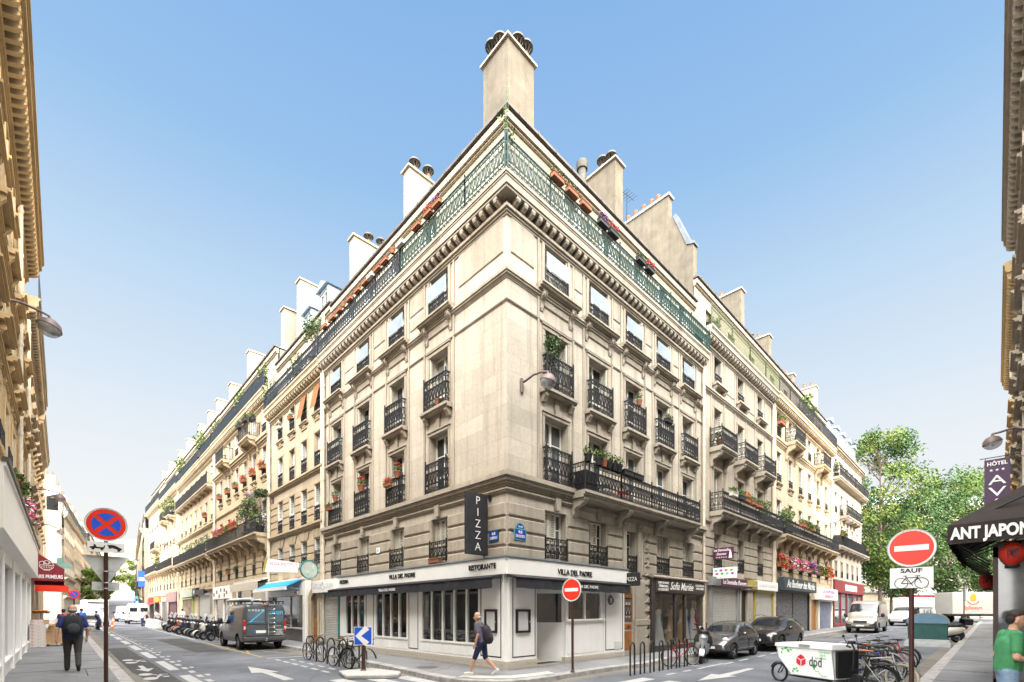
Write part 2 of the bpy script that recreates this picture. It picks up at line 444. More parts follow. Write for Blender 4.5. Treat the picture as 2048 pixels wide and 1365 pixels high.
def moulding(mb, x0, x1, z, steps, m=0, y=0, ends=(0,0)):
    """a running moulding: steps = [(dz0, dz1, projection)]"""
    for a, b, p in steps: mb.box(x0-ends[0]*p, x1+ends[1]*p, y-p, y+.05, z+a, z+b, m)
def modillions(mb, x0, x1, z, h, p, w, pitch, m=0, y=0):
    n = max(1, round((x1-x0)/pitch)); q = (x1-x0)/n
    for i in range(n):
        c = x0+q*(i+.5)
        mb.prism([(y,z),(y,z+h),(y-p,z+h),(y-p,z+h*.45),(y-p*.72,z+h*.25),(y-p*.35,z+h*.12)], 'yz', c-w/2, c+w/2, m)
        mb.box(c-w/2-.015, c+w/2+.015, y-p-.012, y-p+.05, z+h*.62, z+h-.004, m)
def console(mb, xc, z1, h, p, w, m=0, y=0):
    """scrolled stone bracket whose top is at z1"""
    pts = [(0,0),(0,-h),(-p*.16,-h*.98),(-p*.24,-h*.80),(-p*.22,-h*.62),(-p*.36,-h*.46),(-p*.66,-h*.40),(-p*.90,-h*.30),(-p,-h*.16),(-p*.96,0)]
    mb.prism([(y+a, z1+b) for a, b in pts], 'yz', xc-w/2, xc+w/2, m)
    mb.box(xc-w/2-.03, xc+w/2+.03, y-p*1.04, y, z1-.06, z1-.003, m)
    for sg in (-1,1):
        mb.lathe([(.001,sg*(w/2+.02)),(h*.11,sg*(w/2+.02)),(h*.13,sg*(w/2)),(h*.13,sg*(w/2-.03))], (xc, y-p*.78, z1-h*.22), 10, m, 'x')
        mb.lathe([(.001,sg*(w/2+.015)),(h*.07,sg*(w/2+.015)),(h*.085,sg*(w/2-.01))], (xc, y-p*.14, z1-h*.86), 8, m, 'x')
# ------------------------------------------------------------------ buildings
ORD = ['first','second','third','fourth','fifth','sixth','seventh','eighth','ninth','tenth','eleventh','twelfth','thirteenth','fourteenth','fifteenth','sixteenth','seventeenth','eighteenth','nineteenth','twentieth']

def facade(fr, W, S):
    st, tr = S['stone'], S['trim']; x0 = S.get('x0', 0); fine = S.get('fine', False); base = S.get('base', -.4)
    ops = [(x,l['w'],l['z0'],l['z1']) for l in S['levels'] for x in l['xs']]
    wl = MB(); wall(wl, W, base, S['top'], ops+S.get('voids', []), S.get('depth', .3), x0)
    for c,w,a,b in ([] if S.get('rooms') else S.get('voids', [])): wl.quad((c-w/2,S.get('depth',.3),a),(c+w/2,S.get('depth',.3),a),(c+w/2,S.get('depth',.3),b),(c-w/2,S.get('depth',.3),b), 1)
    fr.part(wl, 'wall', [st, DARK])
    t = MB()
    for l in S['levels']:
        w, a, b = l['w'], l['z0'], l['z1']; coarse = l.get('coarse', not fine)
        for i, x in enumerate(l['xs']):
            sh = l.get('shut', 'both'); sh = sh[i % len(sh)] if isinstance(sh, list) else sh
            add_window(fr, x, a, w, b-a, S.get('depth', .3), sh, None, S.get('white_shutters', False), coarse)
            sw = l.get('sur', .13)
            if sw:
                p = .045
                t.bev(x-w/2-sw, x-w/2-.002, -p, .0, a, b, .015); t.bev(x+w/2+.002, x+w/2+sw, -p, .0, a, b, .015)
                t.bev(x-w/2-sw, x+w/2+sw, -p-.002, .0, b+.002, b+sw+.02, .015)
                if fine: t.box(x-w/2-sw-.03, x+w/2+sw+.03, -p-.035, .0, b+sw+.03, b+sw+.07)
            sl = l.get('sill')
            if sl == 'shelf':
                moulding(t, x-w/2-.42, x+w/2+.42, a-.04, [(-.06,.0,.34),(-.12,-.062,.29),(-.17,-.122,.20)], ends=(0,0))
                for sg in (-1,1): console(t, x+sg*(w/2+.16), a-.21, .62, .2, .15)
                n = 14
                for q in range(n): t.box(x-w/2+.02+(w-.04)*q/n, x-w/2+.02+(w-.04)*(q+.55)/n, -.12, .0, a-.29, a-.222)
                t.bev(x-w/2-.05, x+w/2+.05, -.05, .0, a-.62, a-.33, .02)
            elif sl == 'ledge':
                moulding(t, x-w/2-.26, x+w/2+.26, a, [(-.09,-.0,.30),(-.15,-.092,.24)])
                for sg in (-1,1):
                    t.prism([(-.02,a-.15),(-.22,a-.15),(-.22,a-.24),(-.15,a-.33),(-.10,a-.42),(-.02,a-.42)], 'yz', x+sg*(w/2+.1)-.08, x+sg*(w/2+.1)+.08)
                if fine: t.prism([(x-.13,a-.16),(x+.13,a-.16),(x+.09,a-.72),(x-.09,a-.72)], 'xz', -.07, .0)
            elif sl == 'plain':
                moulding(t, x-w/2-.16, x+w/2+.16, a, [(-.08,-.0,.16),(-.16,-.082,.10)])
                if l.get('crest'):
                    t.bev(x-w/2, x+w/2, -.05, 0, a-.42, a-.3, .02); t.prism([(x-.3,a-.3),(x+.3,a-.3),(x+.14,a-.18),(x-.14,a-.18)], 'xz', -.07, 0)
            rs = l.get('rail')
            if rs and i not in l.get('norail', ()):
                pr = l.get('proj', .02); rw = w+l.get('rx', 0)
                fr.inst(rail_mesh(rw, l.get('rh', .95), rs, pr), 'railing', x, -.0, a+.01)
                if l.get('screen'):
                    s = MB(); h0 = l['rh']; s.box(-w/2, w/2, -.012, .0, 0, .55); fr.inst(CACHE.setdefault(('scr',w), s.mesh('glass_screen', FROST)), 'glass_screen', x, -.05-pr, a+h0+.02)
        if l.get('rust'):
            z, z1 = l['rust']; rows = max(1, round((z1-z)/.42)); q = (z1-z)/rows
            cuts = sorted([(x-w/2-.02, x+w/2+.02) for x in l['xs']]+l.get('gaps', [])); e = x0+.0; segs = []
            for c0, c1 in cuts:
                if c0-e > .12: segs.append((e, c0))
                e = c1
            if W-e > .12: segs.append((e, W))
            for s0, s1 in segs:
                for r in range(rows):
                    if fine: t.bev(s0+.03, s1-.03, -.06, 0, z+q*r+.03, z+q*(r+1)-.03, .035)
                    else: t.bev(s0+.02, s1-.02, -.05, 0, z+q*r+.025, z+q*(r+1)-.025, .03)
        if l.get('vous'):
            for x in l['xs']:
                for k in (-2,-1,0,1,2):
                    t.prism([(x+k*.22-.09,b+.05),(x+k*.22+.09,b+.05),(x+k*.30+.12,b+.5),(x+k*.30-.12,b+.5)], 'xz', -.06-.01*(k==0), 0)
    for z, p, h in S.get('strings', []):
        moulding(t, x0, W-S.get('butt',0), z, [(-h*.35,0,p),(-h*.62,-h*.352,p*.72),(-h*.82,-h*.622,p*.4),(-h,-h*.822,p*.2)], ends=S.get('ends', (0,0)))
    for x, za, zb in S.get('strips', []): t.bev(x-.045, x+.045, -.05, 0, za, zb, .015)
    for xa, xb, za, zb in S.get('panels', []):
        t.bev(xa, xb, -.035, 0, za, zb, .03)
    if t.v: fr.part(t, 'stone_trim', tr)
    if 'slab' in S:
        z, d, rs = S['slab']; e = S.get('ends', (0,0)); e2 = S.get('rends', e); c = MB(); B_ = S.get('butt',0)
        moulding(c, x0, W-B_, z, [(-.10,0,d),(-.16,-.102,d*.93),(-.38,-.162,d*.88),(-.46,-.382,d*.78)], ends=e)
        ch, cp = S.get('mod', (.26, .34))
        modillions(c, x0+(.06 if e[0] else 0), W-(.06 if e2[1] else 0), z-.46-ch, ch, d*.72, .13 if fine else .15, .335 if fine else .36)
        moulding(c, x0, W-B_, z-.46-ch, [(-.09,.0,.14),(-.16,-.092,.08),(-.22,-.162,.04)], ends=e)
        fr.part(c, 'cornice', tr)
        e = e2; L_ = W-x0+d*(e[0]+e[1]); xc = (x0-e[0]*d+W+e[1]*d)/2
        if rs:
            n = max(1, round(L_/2.4)) if not fine else max(1, round(L_/1.9)); q = L_/n
            for i in range(n):
                sty = rs
                if S.get('rail_split') and S['rail_split'][0](xc-L_/2+q*(i+.5)): sty = S['rail_split'][1]
                fr.inst(rail_mesh(q, 1.0, sty, 0), 'railing', xc-L_/2+q*(i+.5), -d+.05, z)
    for (xa, xb, z, d, rs, ncon, ch) in S.get('balc', []):
        c = MB(); moulding(c, xa, xb, z, [(-.09,0,d),(-.15,-.092,d-.04),(-.24,-.152,d-.10)])
        for i in range(ncon):
            x = xa+.2+(xb-xa-.4)*i/max(1,ncon-1); console(c, x, z-.245, ch, d*.82, .2 if ch < .9 else .26)
        o = fr.part(c, 'balcony', tr)
        n = max(1, round((xb-xa)/2.2)); q = (xb-xa-.1)/n
        for i in range(n): fr.inst(rail_mesh(q, .98, rs, 0), 'railing', xa+.05+q*(i+.5), -d+.06, z, parent=o)
        for x in (xa+.06, xb-.06): fr.inst(rail_mesh(d-.1, .98, rs, 0), 'railing', x, -d/2+.02, z, parent=o, rot=RZ(PI/2))
    if 'attic' in S:
        A = S['attic']; z0, z1, sb = S.get('slab', (S['top'],))[0]-.02, A['top'], A.get('setback', .45); e2 = S.get('rends', S.get('ends',(0,0))); m = MB()
        wall(m, W-(sb if e2[1] else 0), z0, z1, [(x,A['w'],z0+.15,z0+A['h']) for x in A['xs']], .22, x0+(sb if S.get('ends',(0,0))[0] else 0), 0, sb)
        fr.part(m, 'attic_wall', A.get('mat', RENDER))
        for x in A['xs']: add_window(fr, x, z0+.15, A['w'], A['h']-.15, .22, A.get('shut','both'), None, True, True, sb)
        g = MB(); e = S.get('ends', (0,0)); a0, a1 = x0+(sb if e[0] else 0), W-(sb+.052 if e2[1] else 0)
        moulding(g, a0, a1, z1+.30, [(-.36,-.30,.08),(-.29,-.08,.16),(-.385,-.362,.05)], y=sb, ends=e)
        fr.part(g, 'attic_cornice', A.get('cmat', RENDER))
        g = MB(); moulding(g, a0, a1, z1+.40, [(-.09,0,.23)], y=sb, ends=e)
        n = int((a1-a0)/.9)
        for i in range(n): g.box(a0+.3+i*.9, a0+.34+i*.9, sb-.255, sb-.232, z1+.29, z1+.415)
        fr.part(g, 'gutter', GUTTER)
    for x, za, zb in S.get('pipes', []):
        p = MB(); p.tube([(x,-.12,za),(x,-.12,zb)], .07, 8)
        for i in range(int((zb-za)/1.6)+1): p.tube([(x,-.12,za+.3+1.6*i),(x,-.12,za+.42+1.6*i)], .088, 8)
        fr.part(p, 'downpipe', PIPE, smooth=40)

ZINCD = mat('dull zinc flashing', (.10,.115,.13), .5, .25, 3, metal=.3)
COWL = mat('sooty metal cowl', (.075,.07,.06), .6, .35, 6, metal=.5)
def chimney(root, x0, x1, y0, y1, z0, z1, pots=(), m=None, axis='x', potkind='cowl'):
    """a stack in world coordinates with a projecting cap and its pots"""
    b = MB(); l = root.location; b.box(x0-l.x, x1-l.x, y0-l.y, y1-l.y, z0-l.z, z1-.12-l.z)
    o = b.build('chimney', m or CHIM, root); c = MB()
    c.box(x0-.09-l.x, x1+.09-l.x, y0-.09-l.y, y1+.09-l.y, z1-.12-l.z, z1-.05-l.z); c.box(x0-.05-l.x, x1+.05-l.x, y0-.05-l.y, y1+.05-l.y, z1-.05-l.z, z1-l.z)
    c.build('chimney_cap', TRIM_W if m else TRIM, o)
    for i, (px, py, kind) in enumerate(pots):
        p = MB(); z = z1-l.z; X, Y = px-l.x, py-l.y
        if kind == 'c':      # clay tube
            h = .42+.16*((i*7)%3)/2; p.lathe([(.10,0),(.12,.02),(.105,.08),(.095,h-.05),(.12,h-.03),(.12,h),(.08,h),(.08,h-.1)], (X,Y,z), 10)
            p.build('chimney_pot', TERRA, o, smooth=40)
        else:                # clay tube under a fluted metal cowl
            h = .45+.2*((i*5)%3)/2; h *= .6; p.lathe([(.11,0),(.09,.1),(.08,h)], (X,Y,z), 10, 0)
            for a in range(8):
                an = a*PI/4; p.tube([(X+.08*math.cos(an),Y+.08*math.sin(an),z+h-.05),(X+.21*math.cos(an),Y+.21*math.sin(an),z+h+.19)], .012, 4, 1)
            p.lathe([(.26,h+.16),(.24,h+.24),(.13,h+.30),(.02,h+.33)], (X,Y,z), 16, 1); p.lathe([(.26,h+.16),(.06,h+.24)], (X,Y,z), 16, 1)
            p.build('chimney_pot', [TERRA, COWL], o, smooth=30)
    return o

def roof_slab(root, poly, za, zb, inset, m=SLATE, name='roof'):
    """mansard: poly is the eaves outline (world), rising from za to a flat top at zb drawn in by inset"""
    cx = sum(p[0] for p in poly)/len(poly); cy = sum(p[1] for p in poly)/len(poly); l = root.location
    up = [(p[0]+math.copysign(inset, cx-p[0]), p[1]+math.copysign(inset, cy-p[1])) for p in poly]; n = len(poly)
    b = MB(); b.add([(p[0]-l.x,p[1]-l.y,za-l.z) for p in poly]+[(p[0]-l.x,p[1]-l.y,zb-l.z) for p in up], [(i,(i+1)%n,n+(i+1)%n,n+i) for i in range(n)]+[tuple(range(n,2*n))])
    return b.build(name, m, root)

# ---- the corner building
CB = thing('apartment_building', 'cream stone corner apartment block above the white restaurant, with green balcony railing round its top', 'building', (0,0,0))
FRr = Fr(CB, 0,0,0,0); FL = Fr(CB, 0,13.75,0,-PI/2)
UX = lambda u: 13.75-u
rx = [2.3,4.71,7.15,9.6,12.05]; lx = [UX(u) for u in (12.26,9.39,6.47,3.57)]
def strips(xs, za=6.25, zb=14.2, o=.9): return [(x+s*o, za, zb) for x in xs for s in (-1,1)]
common = dict(fine=True, rooms=True, top=15.0, slab=(15.03,.40,'scroll_g'), depth=.32)
SR = dict(common, stone=STONE_R, trim=TRIM_R, ends=(1,0), voids=[(3.2,6.2,.2,3.0),(11.2,5.0,.2,3.3)],
  levels=[dict(z0=3.66,z1=5.3,w=1.12,xs=[2.3,4.71],shut='half',rail='small',rh=.72,proj=.03,sur=0,rust=(3.5,5.32),gaps=[(6.35,7.95),(9.05,10.15),(11.5,12.6)]),
          dict(z0=3.6,z1=5.3,w=1.1,xs=[9.6,12.05],shut='half',rail='small',rh=.72,proj=.03,sur=0),
          dict(z0=3.45,z1=5.2,w=.85,xs=[6.95],shut='',rail='small',rh=.75,proj=.03,sur=.0),
          dict(z0=6.2,z1=8.4,w=1.18,xs=rx,shut=['','','l','l','r'],rail='scroll',rh=1.15,proj=.16,rx=.16,norail=(1,2,3,4),sur=.1),
          dict(z0=9.25,z1=11.25,w=1.18,xs=rx,shut=['both','r','r','r','r'],rail='scroll',rh=1.12,proj=.2,rx=.2,sill='ledge',sur=.12),
          dict(z0=12.63,z1=14.13,w=1.18,xs=rx,shut=['r','l','r','r','r'],rail='small',rh=.62,proj=.05,sill='shelf',screen=True,sur=.14)],
  strings=[(6.19,.26,.42),(5.72,.10,.16),(12.40,.13,.24),(11.52,.05,.09),(3.52,.06,.12)], strips=strips(rx),
  panels=[(.15,1.2,13.0,14.1)]+[(a+.98,b-.98,13.35,14.1) for a,b in zip(rx,rx[1:])]+[(a+.98,b-.98,12.8,13.2) for a,b in zip(rx,rx[1:])],
  balc=[(2.95+.05,12.0,6.10,.72,'scroll',4,.62)],
  attic=dict(top=17.55,xs=[3.6,5.9,8.2,10.4,12.3],w=1.0,h=2.05,mat=RENDER_W,cmat=RENDER_W), pipes=[(13.62,.4,17.3)])
facade(FRr, 13.75, SR)
SL = dict(common, stone=STONE, trim=TRIM, ends=(0,0), rends=(0,1), butt=.052, rail_split=(lambda x: x < UX(6.3), 'scroll_b'), voids=[(UX(6.2),11.3,.2,2.95)],
  levels=[dict(z0=3.7,z1=5.3,w=1.02,xs=lx,shut='half',rail='small',rh=.75,proj=.06,sur=0,rust=(3.5,5.32)),
          dict(z0=6.2,z1=8.35,w=1.15,xs=lx,shut=['l','l','l',''],rail='scroll',rh=1.1,proj=.16,rx=.12,sur=.1),
          dict(z0=9.2,z1=11.25,w=1.15,xs=lx,shut='l',rail='scroll',rh=1.12,proj=.2,rx=.2,sill='ledge',sur=.12),
          dict(z0=12.6,z1=14.12,w=1.15,xs=lx,shut='l',rail='small',rh=.62,proj=.05,sill='shelf',screen=True,sur=.14)],
  strings=[(6.19,.26,.42),(5.72,.10,.16),(12.40,.13,.24),(11.52,.05,.09),(3.52,.06,.12)], strips=strips(lx),
  panels=[(UX(2.4),UX(.15),13.0,14.1)]+[(a+.98,b-.98,13.35,14.1) for a,b in zip(lx,lx[1:])]+[(a+.98,b-.98,12.8,13.2) for a,b in zip(lx,lx[1:])],
  attic=dict(top=17.55,xs=[UX(11.6),UX(9.6),UX(7.3),UX(4.9)],w=1.0,h=2.05,shut='l'), pipes=[(.1,.4,17.3)])
facade(FL, 13.75, SL)
# door-bay pilasters and the keystones of the string course
for x in (6.42, 7.55): t = MB(); t.bev(x-.12, x+.12, -.12, 0, 3.3, 5.4, .03); t.box(x-.16, x+.16, -.16, 0, 5.4, 5.5); FRr.part(t, 'door_pilaster', TRIM_R)
t = MB(); t.bev(7.27, 8.3, -.05, 0, .5, 3.2, .03); t.bev(7.22, 8.35, -.12, 0, 1.35, 1.6, .02); t.bev(7.2, 8.36, -.1, 0, .1, 1.35, .02)
for k in range(12): t.prism([(8.02,.8+k*.38),(8.3,.8+k*.38),(8.3,1.02+k*.38)], 'xz', -.1, 0)
FRr.part(t, 'door_jamb', TRIM_R); t = MB()
for x in rx[:2]+rx[3:]: t.prism([(x-.1,5.34),(x+.1,5.34),(x+.14,5.74),(x-.14,5.74)], 'xz', -.13, 0)
FRr.part(t, 'keystones', TRIM_R)
t = MB()
for x in lx: t.prism([(x-.1,5.34),(x+.1,5.34),(x+.14,5.74),(x-.14,5.74)], 'xz', -.13, 0)
FL.part(t, 'keystones', TRIM)
d = MB(); d.box(6.40,7.12,.02,.08,.2,3.0); d.bev(6.48,7.04,-.02,.02,.35,1.15,.03); d.bev(6.48,7.04,-.02,.02,1.2,1.45,.02)
d.box(6.44,6.52,-.02,.02,1.5,2.6); d.box(7.0,7.08,-.02,.02,1.5,2.6); d.box(6.52,7.0,-.02,.02,2.5,2.6); d.bev(6.46,7.06,-.03,.02,2.62,2.95,.03)
dr = FRr.part(d, 'front_door', WOOD)
g = MB(); scroll_panel(g, 6.55, 6.97, .98, 7, .2); g.xf(T(0,.0,1.5)); FRr.part(g, 'door_grille', IRON, parent=dr)
g = MB(); g.quad((6.52,.012,1.5),(7.0,.012,1.5),(7.0,.012,2.5),(6.52,.012,2.5)); FRr.part(g, 'pane', PANE, parent=dr)
g = MB(); g.ell((6.76,-.05,1.32), (.07,.05,.04), 8); FRr.part(g, 'door_knocker', IRON, parent=dr, smooth=60)
b = MB(); b.box(.75,13.74,.75,13.74,17.4,17.75); b.build('roof', ZINC, CB)
roof_slab(CB, [(.6,.6),(13.74,.6),(13.74,13.74),(.6,13.74)], 17.75, 18.6, 2.2, ZINC)
chimney(CB, .85,2.1,.85,2.1, 17.5,21.12, [(1.05,1.45,'w'),(1.05,1.85,'w'),(1.4,1.9,'w'),(1.5,1.05,'w'),(1.9,1.05,'w'),(1.75,1.5,'w')])
chimney(CB, .9,5.2,7.05,7.5, 17.5,21.1, [(1.3,7.25,'w'),(2.0,7.25,'w'),(3.4,7.25,'w'),(4.0,7.25,'w'),(4.6,7.25,'w')], RENDER_W)
chimney(CB, .9,5.2,12.3,12.8, 17.5,21.2, [(1.8,12.5,'w'),(2.5,12.5,'w'),(3.6,12.5,'w'),(4.4,12.5,'w')], RENDER_W)
chimney(CB, 7.2,7.8,.9,5.0, 17.5,21.4, [(7.5,1.3,'w'),(7.5,1.75,'w')])
chimney(CB, 5.9,6.9,2.2,2.9, 17.5,20.6, [(6.4,2.55,'w')])
b = MB(); b.tube([(5.7,1.5,18),(5.7,1.5,20.25)], .17, 12); b.lathe([(.22,20.2),(.24,20.3),(.24,20.5),(.05,20.56)], (5.7,1.5,0), 12); b.build('flue', COWL, CB, smooth=40)
b = MB()
for k in range(9): b.ell((-.33+random.uniform(-.12,.15),-.33+random.uniform(-.12,.15),16.2+k*.2), (.006,.006,.4), 4)
# aerials
b = MB(); b.tube([(8.6,1.2,18),(8.6,1.2,20.9)], .015, 4); b.tube([(8.2,1.2,20.7),(9.2,1.2,20.9)], .012, 4)
for k in range(5): b.tube([(8.3+k*.18,.95,20.72+k*.035),(8.3+k*.18,1.45,20.72+k*.035)], .008, 4)
b.build('aerial', IRON, CB)

# ---- neighbouring buildings
def bld(label, u0, u1, side, S, roof=None, depthy=12, name='apartment_building'):
    W = u1-u0
    if side == 'L':
        root = thing(name, label, 'building', (0,u0,0)); fr = Fr(root, 0,u1,0,-PI/2)
        pts = lambda d: [(d,u0+.02),(depthy,u0+.02),(depthy,u1-.02),(d,u1-.02)]
    else:
        root = thing(name, label, 'building', (u0,0,0)); fr = Fr(root, u0,0,0,0)
        pts = lambda d: [(u0+.02,d),(u1-.02,d),(u1-.02,depthy),(u0+.02,depthy)]
    facade(fr, W, S)
    zt = S['attic']['top']+.35 if 'attic' in S else S['top']
    sb = S['attic'].get('setback', .45)+.1 if 'attic' in S else .1
    p = pts(sb); x0, x1 = min(q[0] for q in p), max(q[0] for q in p); y0, y1 = min(q[1] for q in p), max(q[1] for q in p)
    b = MB(); l = root.location
    q = pts(.34); bx0, bx1 = min(a[0] for a in q), max(a[0] for a in q); by0, by1 = min(a[1] for a in q), max(a[1] for a in q)
    e = .03
    b.box(x0+e-l.x, x1-l.x, y0+e-l.y, y1-l.y, S['top']+.1, zt-.1); b.build('attic_core', S.get('party', CHIM), root); b = MB()
    if side == 'L': b.box(.5, bx1-l.x, by0-l.y, by0+.25-l.y, 0, S['top']-.02)
    else: b.box(bx0-l.x, bx0+.25-l.x, .5, by1-l.y, 0, S['top']-.02)
    b.build('party_wall', S.get('party', CHIM), root)
    if roof: roof_slab(root, p, zt-.02, zt+roof[0], roof[1], roof[2])
    return root, fr

def lev(z0, z1, w, xs, **k): return dict(z0=z0, z1=z1, w=w, xs=xs, **k)
# L2 : four windows, next to the corner building on the left
W2 = 22.5-13.75; X = lambda us, u1: [u1-u for u in us][::-1]
w2 = X((14.62,16.55,18.45,20.5), 22.5)
S = dict(stone=STONE_W, trim=TRIM_W, fine=False, top=14.9, slab=(14.95,.45,'scroll_b'), white_shutters=True,
  levels=[lev(4.45,5.85,.82,w2,shut='l',rail='small',rh=.75,sur=0,rust=(3.9,5.9),vous=True),
          lev(6.78,8.75,.86,w2,shut='l',rail='small',rh=.8,sur=.1,rust=(6.75,8.9)),
          lev(9.68,11.5,.86,w2,shut=['l','half','l','half'],rail='small',rh=.8,sur=.1),
          lev(12.55,14.25,.86,w2,shut='l',rail='small',rh=.75,sill='plain',crest=True,sur=.1)],
  strings=[(6.72,.22,.3),(9.6,.2,.3)], attic=dict(top=17.8,xs=X((15.2,17.6,20.2),22.5),w=.9,h=1.9,cmat=RENDER), pipes=[(.12,.4,17.6),(W2-.12,.4,14.3)], voids=[(22.5-16.8,3.2,.3,3.2)])
B2, F2 = bld('narrow pale apartment house of four windows with shutters, left of the corner block', 13.75, 22.5, 'L', S, (2.2,1.6,ZINC))
chimney(B2, 1.2,6.5,20.6,21.2, 17.5,23.4, [(3.2,20.9,'w'),(4.6,20.9,'w')], RENDER_W)
def dormer(fr, x, y, z, w, h, depth=1.6, m=ZINC):
    b = MB(); b.box(x-w/2, x-w/2+.14, y, y+depth, z, z+h); b.box(x+w/2-.14, x+w/2, y, y+depth, z, z+h); b.box(x-w/2+.14,x+w/2-.14,y+.02,y+depth,z+h-.16,z+h); b.box(x-w/2+.14,x+w/2-.14,y+.02,y+depth,z,z+.1)
    b.prism([(x-w/2-.12,z+h),(x+w/2+.12,z+h),(x,z+h+.42)], 'xz', y-.15, y+depth)
    o = fr.part(b, 'dormer', m); add_window(fr, x, z+.1, w-.3, h-.28, .12, '', PANE, True, True, y); return o
dormer(F2, 22.5-16.2, .9, 18.5, 1.3, 1.8); dormer(F2, 22.5-18.6, .9, 18.4, 1.2, 1.7)
for x in (w2[3], w2[2]):
    b = MB(); n = 10
    for k in range(n): b.add([(x-.4,-.30*k/n-.02,14.2-1.5*k/n),(x+.4,-.30*k/n-.02,14.2-1.5*k/n),(x+.4,-.30*(k+1)/n-.02,14.2-1.5*(k+1)/n),(x-.4,-.30*(k+1)/n-.02,14.2-1.5*(k+1)/n)], [(0,1,2,3)])
    F2.part(b, 'rolled_blind', WOODBL) if 'WOODBL' in globals() else F2.part(b, 'rolled_blind', MATS.get('cane blind') or mat('cane blind', (.25,.10,.035), .8, .3, 20))
# L3 : long balcony with big plants
us3 = (23.75,26.0,28.3,30.55,32.9,35.6)
w3 = X(us3, 37.6)
S = dict(stone=STONE_Y, trim=TRIM_W, top=16.55, slab=(16.6,.45,'sheet_b'), white_shutters=True, party=RENDER_W,
  levels=[lev(4.5,6.15,.72,w3,shut='',rail='small',rh=.75,sur=0,rust=(4.1,6.6)),
          lev(7.2,9.4,.95,w3,shut='both',sur=.1), lev(11.1,13.05,.95,w3,shut='both',rail='small',rh=.45,sill='plain',sur=.12,crest=True),
          lev(13.9,15.9,.95,w3,shut='both',rail='small',rh=.7,norail=(1,4),sur=.1)],
  strings=[(3.95,.2,.25),(13.75,.3,.6),(10.1,.12,.2)], balc=[(.4,14.7,7.12,.85,'bars2',8,.95),(37.6-34.1,37.6-31.7,13.95,.8,'bars',2,.8),(37.6-27.2,37.6-24.8,13.95,.8,'bars',2,.8)],
  attic=dict(top=19.1,xs=X((24,27,30,33,35.8),37.6),w=.9,h=1.8,mat=RENDER), pipes=[(15.0,.4,16.2),(.12,.4,15.8)])
B3, F3_ = bld('yellow stone apartment block with a long balcony full of potted trees', 22.5, 37.6, 'L', S, (2.6,1.8,ZINC))
chimney(B3, 1.0,4.5,23.0,23.6, 18.5,22.6, [], RENDER_W); chimney(B3, 1.0,5.0,31.2,31.8, 18.5,23.0, [(2.8,31.5,'c'),(3.4,31.5,'c'),(3.9,31.5,'c')], RENDER_W); chimney(B3, 1.0,4.8,36.9,37.5, 18.5,22.4, [(3.4,37.2,'c')], RENDER_W)
us4 = (38.9,41.3,43.7,46.1,48.6,51.2,53.6); w4 = X(us4, 55.2)
S = dict(stone=STONE_Y, trim=TRIM_W, top=16.5, slab=(16.55,.45,'sheet_b'), white_shutters=True, party=RENDER_W,
  levels=[lev(4.7,6.3,.75,w4,shut='',rail='bars',rh=.7,sur=0,rust=(4.3,6.5)), lev(7.15,9.2,.9,w4,sur=.1), lev(10.3,12.2,.9,w4,rail='bars',rh=.5,sur=.1,sill='plain'), lev(13.35,15.2,.9,w4,sur=.1)],
  strings=[(4.1,.2,.25),(10.0,.25,.4)], balc=[(.6,17.2,7.1,.8,'bars2',9,.8),(.8,16.8,13.4,.6,'bars2',9,.3)],
  attic=dict(top=19.2,xs=w4[::2],w=.9,h=1.8), pipes=[(17.4,.4,16.2)])
B4, F4_ = bld('yellow stone apartment block with a second balcony of plain bars high up', 37.6, 55.2, 'L', S, (2.4,1.8,ZINC))
for y in (41.8,45.5,50.2): chimney(B4, 1.0,4.6,y,y+.6, 18.5,22.6, [(2.2,y+.3,'c'),(3.0,y+.3,'c')], RENDER_W)
us5 = (56.5,58.9,61.3,63.7,66.2); w5 = X(us5, 68.2)
S = dict(stone=STONE_Y, trim=TRIM_W, top=16.8, slab=(16.85,.45,'sheet_b'), white_shutters=True, party=RENDER_W,
  levels=[lev(4.8,6.4,.75,w5,shut='',rail='bars',rh=.7,sur=0,rust=(4.4,6.6)), lev(7.35,9.4,.9,w5,sur=.1), lev(10.4,12.3,.9,w5,rail='bars',rh=.5,sur=.1,sill='plain'), lev(13.5,15.3,.9,w5,sur=.1)],
  strings=[(4.2,.2,.25)], balc=[(.5,12.6,7.3,.8,'bars2',7,.8),(68.2-64.9,68.2-62.5,13.5,.8,'bars',2,.7),(68.2-60,68.2-57.6,13.5,.8,'bars',2,.7)],
  attic=dict(top=19.4,xs=w5[::2],w=.9,h=1.8), pipes=[(12.8,.4,16.4)])
B5, F5_ = bld('yellow stone apartment block with two small high balconies, far down the left row', 55.2, 68.2, 'L', S, (2.4,1.8,ZINC))
for y in (57,62.5): chimney(B5, 1.0,4.6,y,y+.6, 18.5,22.8, [(2.2,y+.3,'c')], RENDER_W)
us6 = (69.6,72.2,74.8,77.4,80); w6 = X(us6, 82)
S = dict(stone=STONE_Y, trim=TRIM_W, top=17.3, slab=(17.35,.45,'sheet_b'), white_shutters=True, party=RENDER_W, ends=(1,0),
  levels=[lev(4.9,6.5,.8,w6,shut='',rail='bars',rh=.7,sur=0,rust=(4.5,6.7)), lev(7.6,9.6,.9,w6,sur=.1), lev(10.8,12.7,.9,w6,rail='bars',rh=.5,sur=.1,sill='plain'), lev(13.9,15.8,.9,w6,sur=.1,rail='bars',rh=.5)],
  strings=[(4.3,.2,.25)], balc=[(.0,13.4,7.5,.8,'bars2',7,.8),(8.2,12.6,10.7,.8,'bars2',4,.5)],
  attic=dict(top=19.8,xs=w6[::2],w=.9,h=1.8))
B6, F6_ = bld('yellow stone apartment block closing the far end of the left row', 68.2, 82, 'L', S, (2.4,1.8,ZINC))
